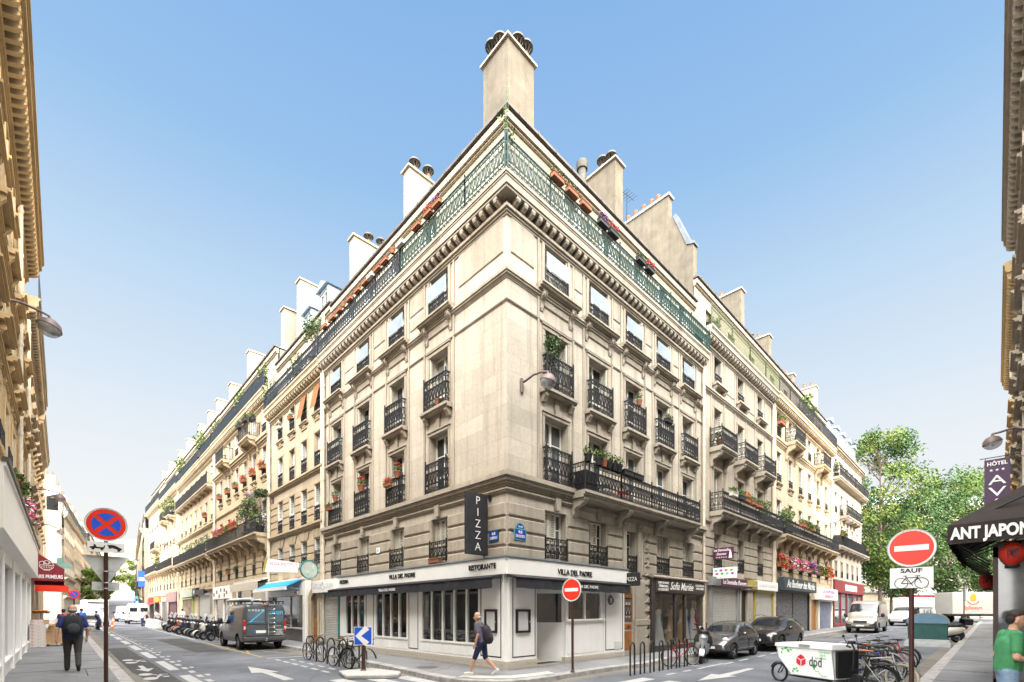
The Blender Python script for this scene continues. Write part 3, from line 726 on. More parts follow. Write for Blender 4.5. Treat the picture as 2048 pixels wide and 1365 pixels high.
for y in (70,76): chimney(B6, 1.0,4.6,y,y+.6, 18.5,23, [], RENDER_W)
# R2 : grey, beside the corner building on the right
xs = [15.57-13.75, 18.8-13.75, 22.0-13.75]; W = 24.4-13.75
S = dict(stone=STONE_G, trim=TRIM_R, top=16.4, slab=(16.45,.5,'bars2_o'), party=CHIM,
  levels=[lev(4.2,6.1,.95,xs,shut='',rail='small',rh=.75,sur=0,rust=(3.9,6.2)), lev(7.15,9.5,1.05,xs,shut='',sur=.12), lev(10.5,12.75,1.0,xs,shut='r',sur=.12), lev(14.0,15.9,1.0,xs,shut='r',rail='small',rh=.62,sill='ledge',sur=.14)],
  strings=[(13.55,.16,.3),(6.7,.1,.2)], strips=[(x+s*.85,7.0,16) for x in xs for s in (-1,1)], panels=[(a+1.0,b-1.0,z,z2) for a,b in zip(xs,xs[1:]) for z,z2 in ((14.0,15.8),(10.6,13.0),(7.3,9.7))],
  balc=[(.75,W-.3,7.15,.75,'scroll',6,.75)]+[(x-1.05,x+1.05,10.5,.7,'scroll',2,.75) for x in xs],
  attic=dict(top=18.9,xs=[1.7,4.9,8.2],w=1.0,h=1.8,shut='',mat=RENDER_W,cmat=RENDER_W), pipes=[(10.5,.4,15.8)])
BR2, G2 = bld('weathered grey apartment house with three small bracketed balconies, right of the corner block', 13.75, 24.4, 'R', S, (2.6,1.5,ZINC))
# its tall party wall with the chimney stack above the corner building's roof
b = MB(); b.prism([(.5,17.5),(.5,21.0),(.75,21.2),(1.5,23.0),(1.9,23.3),(1.9,24.4),(4.6,24.4),(4.6,24.0),(9,24.0),(9,17.5)], 'yz', .02, .42); b.build('chimney', CHIM, BR2)
b = MB(); b.box(-.06,.5,1.8,4.7,24.4,24.52); b.build('chimney_cap', TRIM_R, BR2); b = MB(); b.prism([(.42,21.0),(.42,21.12),(.7,21.35),(1.45,23.15),(1.6,23.05),(.85,21.15)], 'yz', -.04, .46); b.build('roof_flashing', ZINCD, BR2)
for y in (3.0,3.5,4.0,4.5,2.6):
    b = MB(); b.lathe([(.10,0),(.12,.03),(.1,.35),(.12,.38),(.12,.45),(.07,.45)], (.22,y,24.52), 10); b.build('chimney_pot', TERRA, BR2, smooth=40)
chimney(BR2, 22.2,22.8,1.2,4.5, 19,23.2, [(22.5,2.6,'c'),(22.5,3.3,'c')])
# R3 : warm, sunlit
xs = [25.7-24.4,28.3-24.4,30.8-24.4,33.3-24.4,35.9-24.4,38.6-24.4]; W = 16.0
S = dict(stone=STONE_W, trim=TRIM_W, top=16.5, slab=(16.55,.5,'bars'), white_shutters=True,
  levels=[lev(4.75,6.4,.85,xs,shut='',rail='small',rh=.7,sur=0,rust=(4.3,6.5)), lev(7.25,9.6,.95,xs,shut='r',sur=.12), lev(10.8,12.9,.95,xs,shut='r',rail='small',rh=.6,sill='plain',crest=True,sur=.12), lev(14.0,16.0,.95,xs,shut='r',rail='small',rh=.6,norail=(1,4),sur=.12)],
  strings=[(13.8,.2,.5)], balc=[(.5,W-.5,7.15,.75,'scroll',9,.75),(xs[1]-1.2,xs[1]+1.2,13.95,.75,'scroll',2,1.0),(xs[4]-1.2,xs[4]+1.2,13.95,.75,'scroll',2,1.0)],
  attic=dict(top=18.9,xs=[1.5,4.5,8,11,14],w=.95,h=1.8,mat=RENDER_W,cmat=RENDER_W,shut=''), pipes=[(.15,.4,16),(15.8,.4,16)])
BR3, G3 = bld('sunlit warm apartment block with two tall balconies, third house of the right row', 24.4, 40.4, 'R', S, (2.4,1.5,SLATE))
chimney(BR3, 27.6,28.2,1.2,3.5, 19,22.4, [(27.9,2,'c'),(27.9,2.6,'w')]); chimney(BR3, 33.4,34,1.2,3.5, 19,21.6, [(33.7,1.8,'c'),(33.7,2.4,'c')]); chimney(BR3, 39.6,40.3,1.0,3.6, 19,22.6, [(39.9,1.4,'c'),(39.9,2,'c'),(39.9,2.6,'c')], RENDER_W)
# R4 : white, with zinc dormers, ends the row
xs = [42.2-40.4,44.6-40.4,47-40.4,49.4-40.4,51.8-40.4]; W = 13.6
S = dict(stone=STONE, trim=TRIM, top=17.2, white_shutters=True, 
  levels=[lev(5.2,6.7,.85,xs,shut='',rail='bars',rh=.6,sur=.1), lev(8.1,10.2,.95,xs,sur=.1), lev(11.2,13.1,.95,xs,sur=.1,rail='small',rh=.6), lev(14.3,16.2,.95,xs,sur=.1)],
  strings=[(17.3,.45,.5),(5.0,.15,.2)], balc=[(.3,W,7.95,.75,'sheet',8,.5),(xs[1]-.9,xs[3]+.9,11.1,.7,'scroll',5,.5),(.3,W,14.25,.7,'scroll',2,.4)], party=RENDER_W)
BR4, G4 = bld('white end house with a row of zinc dormers, last of the right row', 40.4, 54, 'R', S, (3.2,1.5,ZINC))
for x in (1.6,4.2,6.8,9.4,12.0): dormer(G4, x, .35, 17.4, 1.2, 2.3, 1.4)
# curved corner end of that house
b = MB(); b.lathe([(1.6,0),(1.6,7.6),(2.3,7.7),(2.3,7.95),(1.6,7.96),(1.6,16.9),(2.0,17.0),(2.0,17.3),(.2,20.3)], (13.6,1.6,0), 14, arc=PI/2+.2, a0=-PI/2-.05); b.build('rounded_corner', STONE, BR4, smooth=40)
b = MB(); b.box(13.55,15.1,1.6,14,0,17.2); b.build('side_wall', STONE, BR4)
# ------------------------------------------------------------------ ground, roads, pavements, markings
def ground_mat(name, col, grain=220, patch=.45, crack=True, tint=(.9,.95,1.1)):
    m = bpy.data.materials.new(name); m.use_nodes = True; nt = m.node_tree; b = nt.nodes['Principled BSDF']
    b.inputs['Roughness'].default_value = .85; b.inputs['Specular IOR Level'].default_value = .25
    tc = N(nt,'ShaderNodeTexCoord')
    n1 = N(nt,'ShaderNodeTexNoise', Scale=.35, Detail=6.0, Roughness=.6); L(nt,tc,'Object',n1,'Vector')
    m1 = N(nt,'ShaderNodeMapRange'); m1.inputs[1].default_value=.35; m1.inputs[2].default_value=.7; L(nt,n1,'Fac',m1,0)
    o = mix(nt, m1.outputs[0], tuple(x*(1-patch) for x in col), tuple(x*(1+patch*.6) for x in col))
    n2 = N(nt,'ShaderNodeTexNoise', Scale=grain, Detail=2.0); L(nt,tc,'Object',n2,'Vector')
    m2 = N(nt,'ShaderNodeMapRange'); m2.inputs[1].default_value=.3; m2.inputs[2].default_value=.7; m2.inputs[3].default_value=.72; m2.inputs[4].default_value=1.3; L(nt,n2,'Fac',m2,0)
    hs = N(nt,'ShaderNodeHueSaturation'); nt.links.new(o,hs.inputs['Color']); L(nt,m2,0,hs,'Value'); o = hs.outputs[0]
    n5 = N(nt,'ShaderNodeTexNoise', Scale=2.3, Detail=8.0, Roughness=.75); L(nt,tc,'Object',n5,'Vector')
    m5 = N(nt,'ShaderNodeMapRange'); m5.inputs[1].default_value=.57; m5.inputs[2].default_value=.68; m5.inputs[4].default_value=.55; L(nt,n5,'Fac',m5,0)
    o = mix(nt, m5.outputs[0], o, tuple(x*.5 for x in col))
    if crack:
        nz = N(nt,'ShaderNodeTexNoise', Scale=1.1, Detail=3.0); L(nt,tc,'Object',nz,'Vector')
        ad = N(nt,'ShaderNodeVectorMath'); ad.operation='MULTIPLY_ADD'; L(nt,nz,'Color',ad,0); ad.inputs[1].default_value=(1.3,1.3,0); L(nt,tc,'Object',ad,2)
        v = N(nt,'ShaderNodeTexVoronoi', Scale=.24); v.feature='DISTANCE_TO_EDGE'; L(nt,ad,0,v,'Vector')
        m3 = N(nt,'ShaderNodeMapRange'); m3.inputs[1].default_value=.0; m3.inputs[2].default_value=.005; m3.inputs[3].default_value=.7; m3.inputs[4].default_value=0; L(nt,v,'Distance',m3,0)
        o = mix(nt, m3.outputs[0], o, (.02,.02,.02))
    nt.links.new(o,b.inputs['Base Color'])
    bp = N(nt,'ShaderNodeBump', Strength=.3, Distance=.008); L(nt,n2,'Fac',bp,'Height'); L(nt,bp,0,b,'Normal')
    MATS[name]=m; return m
ASPH = ground_mat('road asphalt', (.128,.134,.150))
PAVE = ground_mat('pavement asphalt', (.195,.195,.20), 160, .26)
PATCH = ground_mat('dark asphalt patch', (.060,.060,.060), 120, .3)
GRAN = mat('granite kerb', (.30,.29,.275), .85, .28, 5, bump=.4, bsc=60, dirt=(.13,.125,.12), dsc=2)
GUT = ground_mat('worn gutter asphalt', (.17,.155,.135), 90, .35)
def paint_mat(name, col, wear=.5):
    m = mat(name, col, .8, .1, 4, dirt=(.20,.20,.20), dsc=3.2); nt = m.node_tree
    return m
ROADW = paint_mat('worn white road paint', (.36,.36,.35)); ROADY = paint_mat('worn yellow road paint', (.30,.225,.09))
g = MB()
xs = sorted(set([-260,-160,-100,-60,-40,-30]+[-24+2*i for i in range(55)]+[95,110,130,170,260,400])); ys = sorted(set([-200,-120,-80,-50,-36]+[-28+2*i for i in range(76)]+[130,150,180,220,280,400]))
def gpt(x,y):
    return (x,y,gz(x,y))
vs = [gpt(x,y) for x in xs for y in ys]; ny = len(ys)
g.add(vs, [(i*ny+j,(i+1)*ny+j,(i+1)*ny+j+1,i*ny+j+1) for i in range(len(xs)-1) for j in range(ny-1)])
road = g.build('road', ASPH, smooth=60); tag(road, kind='structure')

def sample(pl, step=1.5, curve=False):
    out = []
    for a, b in zip(pl, pl[1:]):
        n = max(1, int(math.hypot(b[0]-a[0], b[1]-a[1])/step))
        out += [(a[0]+(b[0]-a[0])*i/n, a[1]+(b[1]-a[1])*i/n) for i in range(n)]
    return out+[pl[-1]]
def offset(pl, d):
    out = []
    for i, p in enumerate(pl):
        a, b = pl[max(i-1,0)], pl[min(i+1,len(pl)-1)]
        t = Vector((b[0]-a[0], b[1]-a[1])); t.normalize(); out.append((p[0]-t.y*d, p[1]+t.x*d))
    return out
def pavement(kerb, inner, name):
    """kerb = outer edge seen walking with the pavement on the left; inner = matching points by the walls"""
    k0 = kerb; k1 = offset(kerb, .02); k2 = offset(kerb, .30); h = .14
    n = len(kerb); A = MB(); B = MB(); W = lambda p, dz: (p[0],p[1],gz(*p)+dz)
    for i in range(n-1):
        A.quad(W(k0[i],-.02),W(k0[i+1],-.02),W(k1[i+1],h-.015),W(k1[i],h-.015)); A.quad(W(k1[i],h-.015),W(k1[i+1],h-.015),W(k2[i+1],h),W(k2[i],h))
        B.quad(W(k2[i],h-.004),W(k2[i+1],h-.004),W(inner[i+1],h+.0),W(inner[i],h+.0))
    tag(B.build(name, PAVE), kind='structure'); tag(A.build('kerb', GRAN), kind='structure')
    G = MB(); k3 = offset(kerb, -.45)
    for i in range(n-1): G.quad(W(k0[i],.003),W(k0[i+1],.003),W(k3[i+1],.004),W(k3[i],.004))
    tag(G.build('gutter_strip', GUT), kind='structure')
arc = [(-2.05,6),(-2.10,4),(-2.22,2.2),(-2.38,.44),(-2.30,-.7),(-1.85,-1.45),(-1.1,-1.85),(-.06,-1.90),(1.4,-1.82),(2.88,-1.80),(5,-1.93)]
kl = sample([(-1.75,92),(-1.75,40),(-1.75,12),(-1.9,9)]+arc+[(7,-1.72),(30,-1.72),(50,-2.3),(55,-1.2),(57,1.5),(57.6,14)])
inn = []
for x, y in kl:
    if y > .4 and x < 3: inn.append((.25, max(y,.25)))
    elif x < .3: inn.append((.25,.25))
    elif x < 54: inn.append((x,.25))
    else: inn.append((54, max(y,.25)))
pavement(kl, inn, 'pavement')
kr = sample([(70,-8.97),(40,-8.97),(2,-8.97),(-2,-8.9),(-5,-8.0),(-7.2,-5.6),(-8.2,-1.5),(-8.45,4),(-8.5,20),(-8.5,48)])
inn = [((x,-11.3) if y < -8.5 else (-11.3, y) if y > 3 else (-11.3+(x+11.3)*0, min(y,-0)-3.0)) for x, y in kr]
pavement(kr, inn, 'pavement')
def sheet(pts, m, dz=.006, name='road_marking', base=None):
    b = MB(); b.add([(x,y,gz(x,y)+dz) for x,y in pts], [tuple(range(len(pts)))], 0); return tag(b.build(name, m), kind='structure')
mk = MB()
def rect(x0,x1,y0,y1,dz=.008,m=0):
    n = max(1, int(max(x1-x0,y1-y0)/2)); lx = (x1-x0) > (y1-y0)
    for i in range(n):
        a = (x0+(x1-x0)*i/n, x0+(x1-x0)*(i+1)/n, y0, y1) if lx else (x0,x1,y0+(y1-y0)*i/n,y0+(y1-y0)*(i+1)/n)
        mk.quad(*[(x,y,gz(x,y)+dz) for x,y in ((a[0],a[2]),(a[1],a[2]),(a[1],a[3]),(a[0],a[3]))], m)
def poly(pts, dz=.008, m=0):
    mk.add([(x,y,gz(x,y)+dz) for x,y in pts], [tuple(range(len(pts)))], m)
for k in range(-1, 14): rect(-7.33,-7.06, 7.9+4.9*k-.02*k, 11.2+4.9*k)
for k in range(34):
    y = 2+1.2*k; rect(-6.95,-6.80,y,y+.55); 
    if k%2: rect(-6.72,-6.60,y+.2,y+.6)
poly([(-5.22,7.38),(-4.87,5.27),(-5.10,5.3),(-5.08,3.34),(-5.36,3.34),(-5.33,5.4),(-5.6,5.54)])
poly([(2.87,-4.66),(4.55,-4.33),(4.55,-4.58),(6.84,-4.60),(6.84,-4.80),(4.6,-4.86),(4.62,-5.06)])
# lane symbols: a bicycle and an arrow, twice
def bikesym(cx, cy, m=0):
    for dy in (-.55,.55):
        pts = [(cx+.17*math.cos(a), cy+dy*1.0+.32*math.sin(a)) for a in [2*PI*i/14 for i in range(14)]]; poly(pts)
    poly([(cx+.12,cy-.5),(cx+.18,cy-.5),(cx+.36,cy+.3),(cx+.30,cy+.3)]); poly([(cx+.30,cy-.2),(cx+.36,cy-.2),(cx+.14,cy+.6),(cx+.08,cy+.6)]); poly([(cx+.30,cy+.25),(cx+.5,cy+.2),(cx+.5,cy+.3),(cx+.30,cy+.38)]); poly([(cx+.32,cy-.42),(cx+.46,cy-.42),(cx+.46,cy-.2),(cx+.32,cy-.2)])
bikesym(-8.0,11.9); bikesym(-8.0,6.7)
poly([(-7.86,8.0),(-8.1,8.9),(-7.94,8.9),(-7.94,10.0),(-7.8,10.0),(-7.8,8.9),(-7.62,8.9)])
for x in (-4.45,-3.62,-2.86): rect(x, x+.42, -1.9 if x < -2.6 else .6, 2.5 if x < -3 else 1.75)
for x in (-5.3,-6.1,-6.9,-7.7): rect(x, x+.42, -2.2, 2.3)
for y in (-3.3,-4.1,-4.9,-5.7,-6.5,-7.3): rect(-1.0, 2.3, y-.4, y)
for x in (3.4,4.5,5.55): rect(x, x+.55, -3.52, -3.40)
for x in (7.4,8.9,10.9,12.4,16,17.5): rect(x, x+.9, -3.62, -3.50)
rect(6.2,7.6,-3.5,-3.38); rect(6.25,6.35,-3.4,-2.1)
rect(-3.2,-2.3,24.6,24.72); rect(-3.9,-3.75,24.6,46)
for k in range(6): rect(-3.85,-3.72,8.6-.9*k,9.15-.9*k); rect(-3.4,-3.28,8.3-.9*k,8.8-.9*k)
rect(-3.95,-2.2,9.7,9.85)
for k in range(8): rect(22+2.6*k,23.6+2.6*k,-4.25,-4.15)
rect(6.5,9.5,-6.9,-6.78); rect(3.0,3.15,-8.8,-5.7)
# yellow loading bay by the vans
rect(-3.98,-3.86,10.4,22,m=1)
for a, b in (((-3.86,21),( -2.2,14.0)),((-3.86,16.5),(-2.2,9.9)),((-2.2,21),(-3.86,12.5))):
    n = 6
    for i in range(n):
        p = [a[0]+(b[0]-a[0])*t for t in (i/n,(i+1)/n)]; q = [a[1]+(b[1]-a[1])*t for t in (i/n,(i+1)/n)]
        mk.quad(*[(x,y,gz(x,y)+.0105) for x,y in ((p[0]-.05,q[0]),(p[0]+.05,q[0]),(p[1]+.05,q[1]),(p[1]-.05,q[1]))], 1)
rect(21,24.6,-6.35,-6.23,m=1); rect(14,20.5,-6.35,-6.23,m=1); rect(26,46,-2.9,-2.8,m=1)
tag(mk.build('road_marking', [ROADW, ROADY]), kind='structure')
sheet([(-8.25,19.4),(-7.5,19.6),(-7.45,4.2),(-8.0,4.4),(-8.25,8)], PATCH, .0055, 'road_patch')
sheet([(12,-5.0),(20,-4.9),(20,-6.0),(12,-6.1)], PATCH, .0055, 'road_patch')
sheet([(-5.6,26),(-4.2,26),(-4.2,14),(-5.5,14.5)], PATCH, .0053, 'road_patch')
# pale ribbed warning strip and inspection cover on the corner pavement
tp = [(-2.02,-.20),(-1.75,-.9),(-1.15,-1.42),(-.4,-1.55),(.45,-1.52)]; ti = [(-1.5,.05),(-1.32,-.55),(-.85,-1.02),(-.3,-1.13),(.6,-1.12)]
b = MB()
for i in range(4):
    for k in range(5):
        f0, f1 = k/5, (k+.8)/5; P = lambda j, f: (tp[j][0]+(ti[j][0]-tp[j][0])*f, tp[j][1]+(ti[j][1]-tp[j][1])*f, .146)
        b.quad(P(i,f0),P(i+1,f0),P(i+1,f1),P(i,f1))
tag(b.build('tactile_strip', paint_mat('pale tactile paving', (.56,.53,.46))), kind='structure')
def cover(x, y, r=.34, dz=.146):
    b = MB(); z = gz(x,y)+dz; b.lathe([(r,z),(r-.04,z+.004),(r-.05,z-.001),(r-.09,z+.003),(.01,z+.003)], (x,y,0), 24); tag(b.build('manhole_cover', mat('cast iron cover', (.13,.125,.12), .6, .3, 20, metal=.4)), 'round iron inspection cover let into the corner pavement', 'manhole cover')
cover(-1.35,2.3)
for x,y,lb in ((-5.9,13.5,'round iron cover in the roadway level with the grey van'),(9.2,-5.9,'round iron cover in the right hand roadway'),(3.4,-9.9,'round iron cover in the right pavement')):
    cover(x,y,.33,.006 if x != 3.4 else .146); tag([o for o in bpy.data.objects if o.name.startswith('manhole_cover')][-1],lb)
# pavement joints
b = MB()
for y in (8.8, 11.6, 14.5): b.box(-10.9,-8.8,y,y+.018,gz(0,y)+.1,gz(0,y)+.1425)
b.box(-9.95,-9.93,4,9,.1,.145); b.box(-9.3,-9.28,6.9,9.4,.1,.183)
for x in (6.5,9.2,13.0): b.box(x,x+.018,-11,-9.2,gz(x,-9)+.1,gz(x,-9)+.1425)
tag(b.build('pavement_joint', PATCH), kind='structure')
# gully under the kerb
b = MB(); b.box(-2.10,-2.02,2.35,3.45,.015,.085); tag(b.build('gully', DARK), kind='structure')
# ------------------------------------------------------------------ opposite sides of both streets
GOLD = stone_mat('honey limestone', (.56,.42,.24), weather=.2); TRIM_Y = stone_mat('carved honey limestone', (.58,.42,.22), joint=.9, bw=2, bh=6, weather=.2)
def opp(label, side, a, b, H, S, rz=None, d=8):
    if side == 'L': root = thing('apartment_building', label, 'building', (-11,a,0)); fr = Fr(root, -11,a,0,PI/2)
    else: root = thing('apartment_building', label, 'building', (b,-11.1,0)); fr = Fr(root, b,-11.1,0,PI)
    W = b-a; facade(fr, W, S)
    for q in (((-d,-.35,0,.3,0,S['top']-.1),(-d,-.35,W-.3,W,0,S['top']-.1)) if side == 'L' else ((-.3,0,-d,-.35,0,S['top']-.1),(-W,-W+.3,-d,-.35,0,S['top']-.1))): m = MB(); m.box(*q); m.build('party_wall', RENDER_W, root)
    m = MB(); m.box(-d,-.3,.01,W-.01,H-.3,H) if side == 'L' else m.box(-W+.01,-.01,-d,-.3,H-.3,H); m.build('roof_deck', ZINC, root)
    m = MB()
    if side == 'L': m.prism([(-.3,H),(-1.6,H+2.2),(-d+1,H+2.2),(-d,H)], 'xz', 0, W)
    else: m.prism([(-.3,H),(-1.6,H+2.2),(-d+1,H+2.2),(-d,H)], 'yz', -W, 0)
    m.build('roof', ZINC, root)
    return root, fr
def grid(W, n, off=1.5): return [off+(W-2*off)*i/(n-1) for i in range(n)]
W = 24.4; xs = grid(W, 9)
S = dict(stone=GOLD, trim=TRIM_Y, top=17.4, slab=(17.6,.62,None), mod=(.5,.5), base=-.3,
  levels=[lev(6.0,7.9,1.1,xs,shut='both',rail='small',rh=.6,proj=.1,sill='plain',sur=.14), lev(9.2,11.2,1.1,xs,sill='shelf',rail='small',rh=.6,sur=.14), lev(12.3,14.2,1.1,xs,sill='ledge',rail='small',rh=.6,sur=.14), lev(15,16.2,1.0,xs,sill='plain',sur=.12)],
  strings=[(5.6,.25,.35),(8.8,.12,.25),(12.0,.12,.2)], pipes=[(9.5,4.8,16.6),(19,4.8,16.6)])
A1, OA = opp('tall honey coloured house at the left edge with a deep bracketed cornice', 'L', -5, 19.4, 17.6, S)
b = MB()
for k in range(9): b.add([(x-(-11)-0, y-(-5), z) for x,y,z in ((-10.36,1+k*1.9,17.6),(-10.2,1+k*1.9,17.75))], [])
W = 15.0; xs = grid(W, 6)
S = dict(stone=STONE_W, trim=TRIM_W, top=15.8, slab=(16.0,.5,'bars_b'), base=-.3, attic=dict(top=17.3,xs=xs[::2],w=.9,h=1.2,shut=''),
  levels=[lev(4.9,6.6,1.0,xs,sill='plain',rail='small',rh=.6,sur=.14), lev(7.8,9.8,1.0,xs,sill='shelf',rail='small',rh=.6,sur=.14), lev(10.9,12.8,1.0,xs,sill='shelf',rail='small',rh=.6,sur=.12), lev(13.6,14.9,1.0,xs,sill='plain',sur=.12)],
  strings=[(4.5,.25,.35)], pipes=[(.3,4.5,15)])
opp('pale house with window hoods behind the greengrocer on the left pavement', 'L', 19.4, 34.4, 17.5, S)
W = 14.0; xs = grid(W, 5)
S = dict(stone=STONE_W, trim=TRIM_W, top=15.2, slab=(15.4,.4,None), base=-.3, attic=dict(top=17.0,xs=xs[::2],w=.9,h=1.2,shut=''),
  levels=[lev(5.0,6.7,1.0,xs,sill='plain',rail='bars',rh=.6,sur=.14), lev(8,10,1.0,xs,sill='plain',rail='bars',rh=.6,sur=.14), lev(11.2,13.2,1.0,xs,sill='plain',rail='bars',rh=.6,sur=.12)], strings=[(4.6,.25,.35)], pipes=[(13.7,4.5,15)])
opp('plain pale house before the side street at the left', 'L', 34.4, 48.4, 17.2, S)
# right-hand side: the hotel and the houses whose shadow falls over the street
W = 46.0; xs = grid(W, 17, 1.4)
S = dict(stone=STONE, trim=TRIM, top=18.1, slab=(18.35,.55,None), mod=(.4,.5), base=-.3,
  levels=[lev(5.0,6.8,1.1,xs,sill='plain',rail='small',rh=.6,sur=.14), lev(8.0,10.2,1.1,xs,sill='shelf',rail='small',rh=.6,sur=.14), lev(11.4,13.5,1.1,xs,sill='shelf',rail='small',rh=.6,sur=.14), lev(14.9,16.6,1.1,xs,sill='ledge',rail='small',rh=.6,sur=.12)],
  strings=[(4.7,.25,.35),(7.8,.12,.25)], pipes=[(10,4.5,17.4),(32,4.5,17.4)])
opp('grey stone hotel building along the right edge above the dark awning', 'R', -26, 20, 18.4, S)
W = 15.0; xs = grid(W, 6, 1.4)
S = dict(stone=STONE, trim=TRIM_Y, top=17.0, slab=(17.25,.5,None), mod=(.4,.5), base=-.3,
  levels=[lev(5.0,6.8,1.1,xs,sill='plain',rail='small',rh=.6,sur=.14), lev(8.0,10.2,1.1,xs,sill='shelf',rail='small',rh=.6,sur=.14), lev(11.4,13.5,1.1,xs,sill='shelf',rail='small',rh=.6,sur=.14)], strings=[(4.7,.25,.35)], pipes=[(7,4.5,16.4)])
opp('pale house beyond the hotel, nearly hidden at the right edge', 'R', 20, 35, 17.4, S)
# white shopfront of the first house on the left
sf = thing('white_shopfront', 'white painted shopfront with a deep fascia at the left edge', 'shopfront', (-11,3,0)); F = Fr(sf, -11,3,0,PI/2)
b = MB(); b.prism([(0,3.45),(-.38,3.55),(-.38,4.75),(0,4.9)], 'yz', 0, 17.8); b.box(0,17.8,-.42,0,4.76,4.84)
fa = F.part(b, 'fascia', WHITE); b = MB(); b.box(-.02,17.82,-.46,-.36,4.84,4.93); F.part(b, 'fascia_edge', GUTTER, parent=fa)
cols = [0,3.6,7.2,10.6,14.0,17.4]
for i, x in enumerate(cols):
    b = MB(); b.bev(x,x+.4,-.16,0,.1,3.5,.02); F.part(b, 'pillar', WHITE_R)
for i in range(len(cols)-1):
    x0, x1 = cols[i]+.4, cols[i+1]; b = MB(); b.bev(x0,x1,-.10,0,.1,.52,.02); b.box(x0,x1,-.14,0,.52,.60); b.box(x0,x1,-.12,-.02,3.2,3.5); b.box((x0+x1)/2-.03,(x0+x1)/2+.03,-.05,-.0,.6,3.2)
    o = F.part(b, 'stallboard', WHITE_R); b = MB(); b.quad((x0,-.02,.6),(x1,-.02,.6),(x1,-.02,3.2),(x0,-.02,3.2)); F.part(b, 'pane', PANE_C, parent=o)
# far houses where the left street bends and climbs
def far(label, x, y, hdg, W, H, base, n, side, m=STONE, floors=5, roof=True):
    """side=+1: facade on the right of the heading (left pavement); -1: facade on the left"""
    root = thing('apartment_building', label, 'building', (x,y,base)); 
    rz = hdg if side > 0 else hdg+PI
    fr = Fr(root, x, y, base, rz) if side > 0 else Fr(root, x+math.cos(hdg)*W, y+math.sin(hdg)*W, base, rz)
    xs = [W*(i+.5)/n for i in range(n)]; fh = (H-1)/(floors+.35); L_ = [lev(4+fh*(k)*.96, 4+fh*k*.96+fh*.62, .95, xs, shut='both' if k%2 else '', sur=.12, rail='far', rh=.5) for k in range(int((H-5)/(fh*.96)))]
    S = dict(stone=m, trim=TRIM_W, top=H, base=-6, levels=L_, strings=[(3.8,.3,.4),(4+fh*.9,.4,.3)], white_shutters=True, slab=(H,.4,'bars_b'), attic=dict(top=H+2.2,xs=xs[::2],w=.9,h=1.7))
    facade(fr, W, S); 
    for a_ in (0,W-.3): b = MB(); b.box(a_,a_+.3,.3,9,-6,H); fr.part(b, 'party_wall', RENDER_W)
    b = MB(); b.prism([(.5,H+2.6),(1.6,H+4.6),(8,H+4.6),(9,H+2.6),(9,H-1)], 'yz', 0, W); fr.part(b, 'roof', ZINC)
    for k in (0.05, .5, .92):
        b = MB(); b.box(W*k,W*k+.7,1.0,4.5,H+2,H+5.4); o = fr.part(b, 'chimney', RENDER_W); b = MB()
        for q in range(5): b.lathe([(.13,0),(.11,.5),(.13,.55),(.06,.55)], (W*k+.35,1.4+q*.6,H+5.4), 8)
        fr.part(b, 'chimney_pots', TERRA, parent=o)
    return root, fr
h = R(90-4.5)
far('white house facing the junction where the left street bends', -9.6, 87, h, 17, 16.5, .6, 7, 1, STONE_G)
p = (-9.6+math.cos(h)*17.3, 87+math.sin(h)*17.3); far('pale house beyond the white one, uphill on the left', p[0], p[1], h, 22, 15.5, 1.8, 8, 1, STONE_W)
p = (p[0]+math.cos(h)*22.3, p[1]+math.sin(h)*22.3); far('third pale house uphill on the left', p[0], p[1], h, 30, 15, 3.2, 10, 1, STONE)
p = (p[0]+math.cos(h)*30.3, p[1]+math.sin(h)*30.3); far('last pale house uphill at the left, near the street trees', p[0], p[1], h, 50, 15, 5.5, 14, 1, STONE_W)
far('scaffolded pale house across the junction on the uphill right side', .6, 97, h, 24, 16.5, .7, 8, -1, STONE)
p = (.6+math.cos(h)*24.3, 97+math.sin(h)*24.3); far('house second along the uphill right side', p[0], p[1], h, 40, 15, 2.5, 12, -1, STONE_W)
far('pale block closing the view at the top of the hill', 40, 262, R(180+4), 52, 20, 10, 14, -1, STONE_G)
# ------------------------------------------------------------------ shopfronts
def shop_glass(name, tint=(.75,.80,.80), refl=.10):
    m = bpy.data.materials.new(name); m.use_nodes = True; nt = m.node_tree; nt.nodes.clear()
    o = N(nt,'ShaderNodeOutputMaterial'); t = N(nt,'ShaderNodeBsdfTransparent'); t.inputs[0].default_value = c4(tint)
    g = N(nt,'ShaderNodeBsdfGlossy'); g.inputs['Roughness'].default_value = .02; lw = N(nt,'ShaderNodeLayerWeight'); lw.inputs[0].default_value = .35
    mr = N(nt,'ShaderNodeMapRange'); mr.inputs[3].default_value = refl; mr.inputs[4].default_value = .8; L(nt,lw,'Fresnel',mr,0)
    mx = N(nt,'ShaderNodeMixShader'); L(nt,mr,0,mx,0); L(nt,t,0,mx,1); L(nt,g,0,mx,2); L(nt,mx,0,o,0); MATS[name] = m; return m
SGLASS = shop_glass('shop window glass', refl=.16); BGLASS = shop_glass('bridal window glass', (.99,.99,.99), .035)
REDSEAT = mat('red banquette leather', (.35,.02,.025), .5, .15, 5)
FLOORB = mat('dark wooden floor', (.06,.04,.03), .5, .3, 4)
ROOMW = mat('dim room wall', (.12,.10,.10), .9, .3, 1.5)
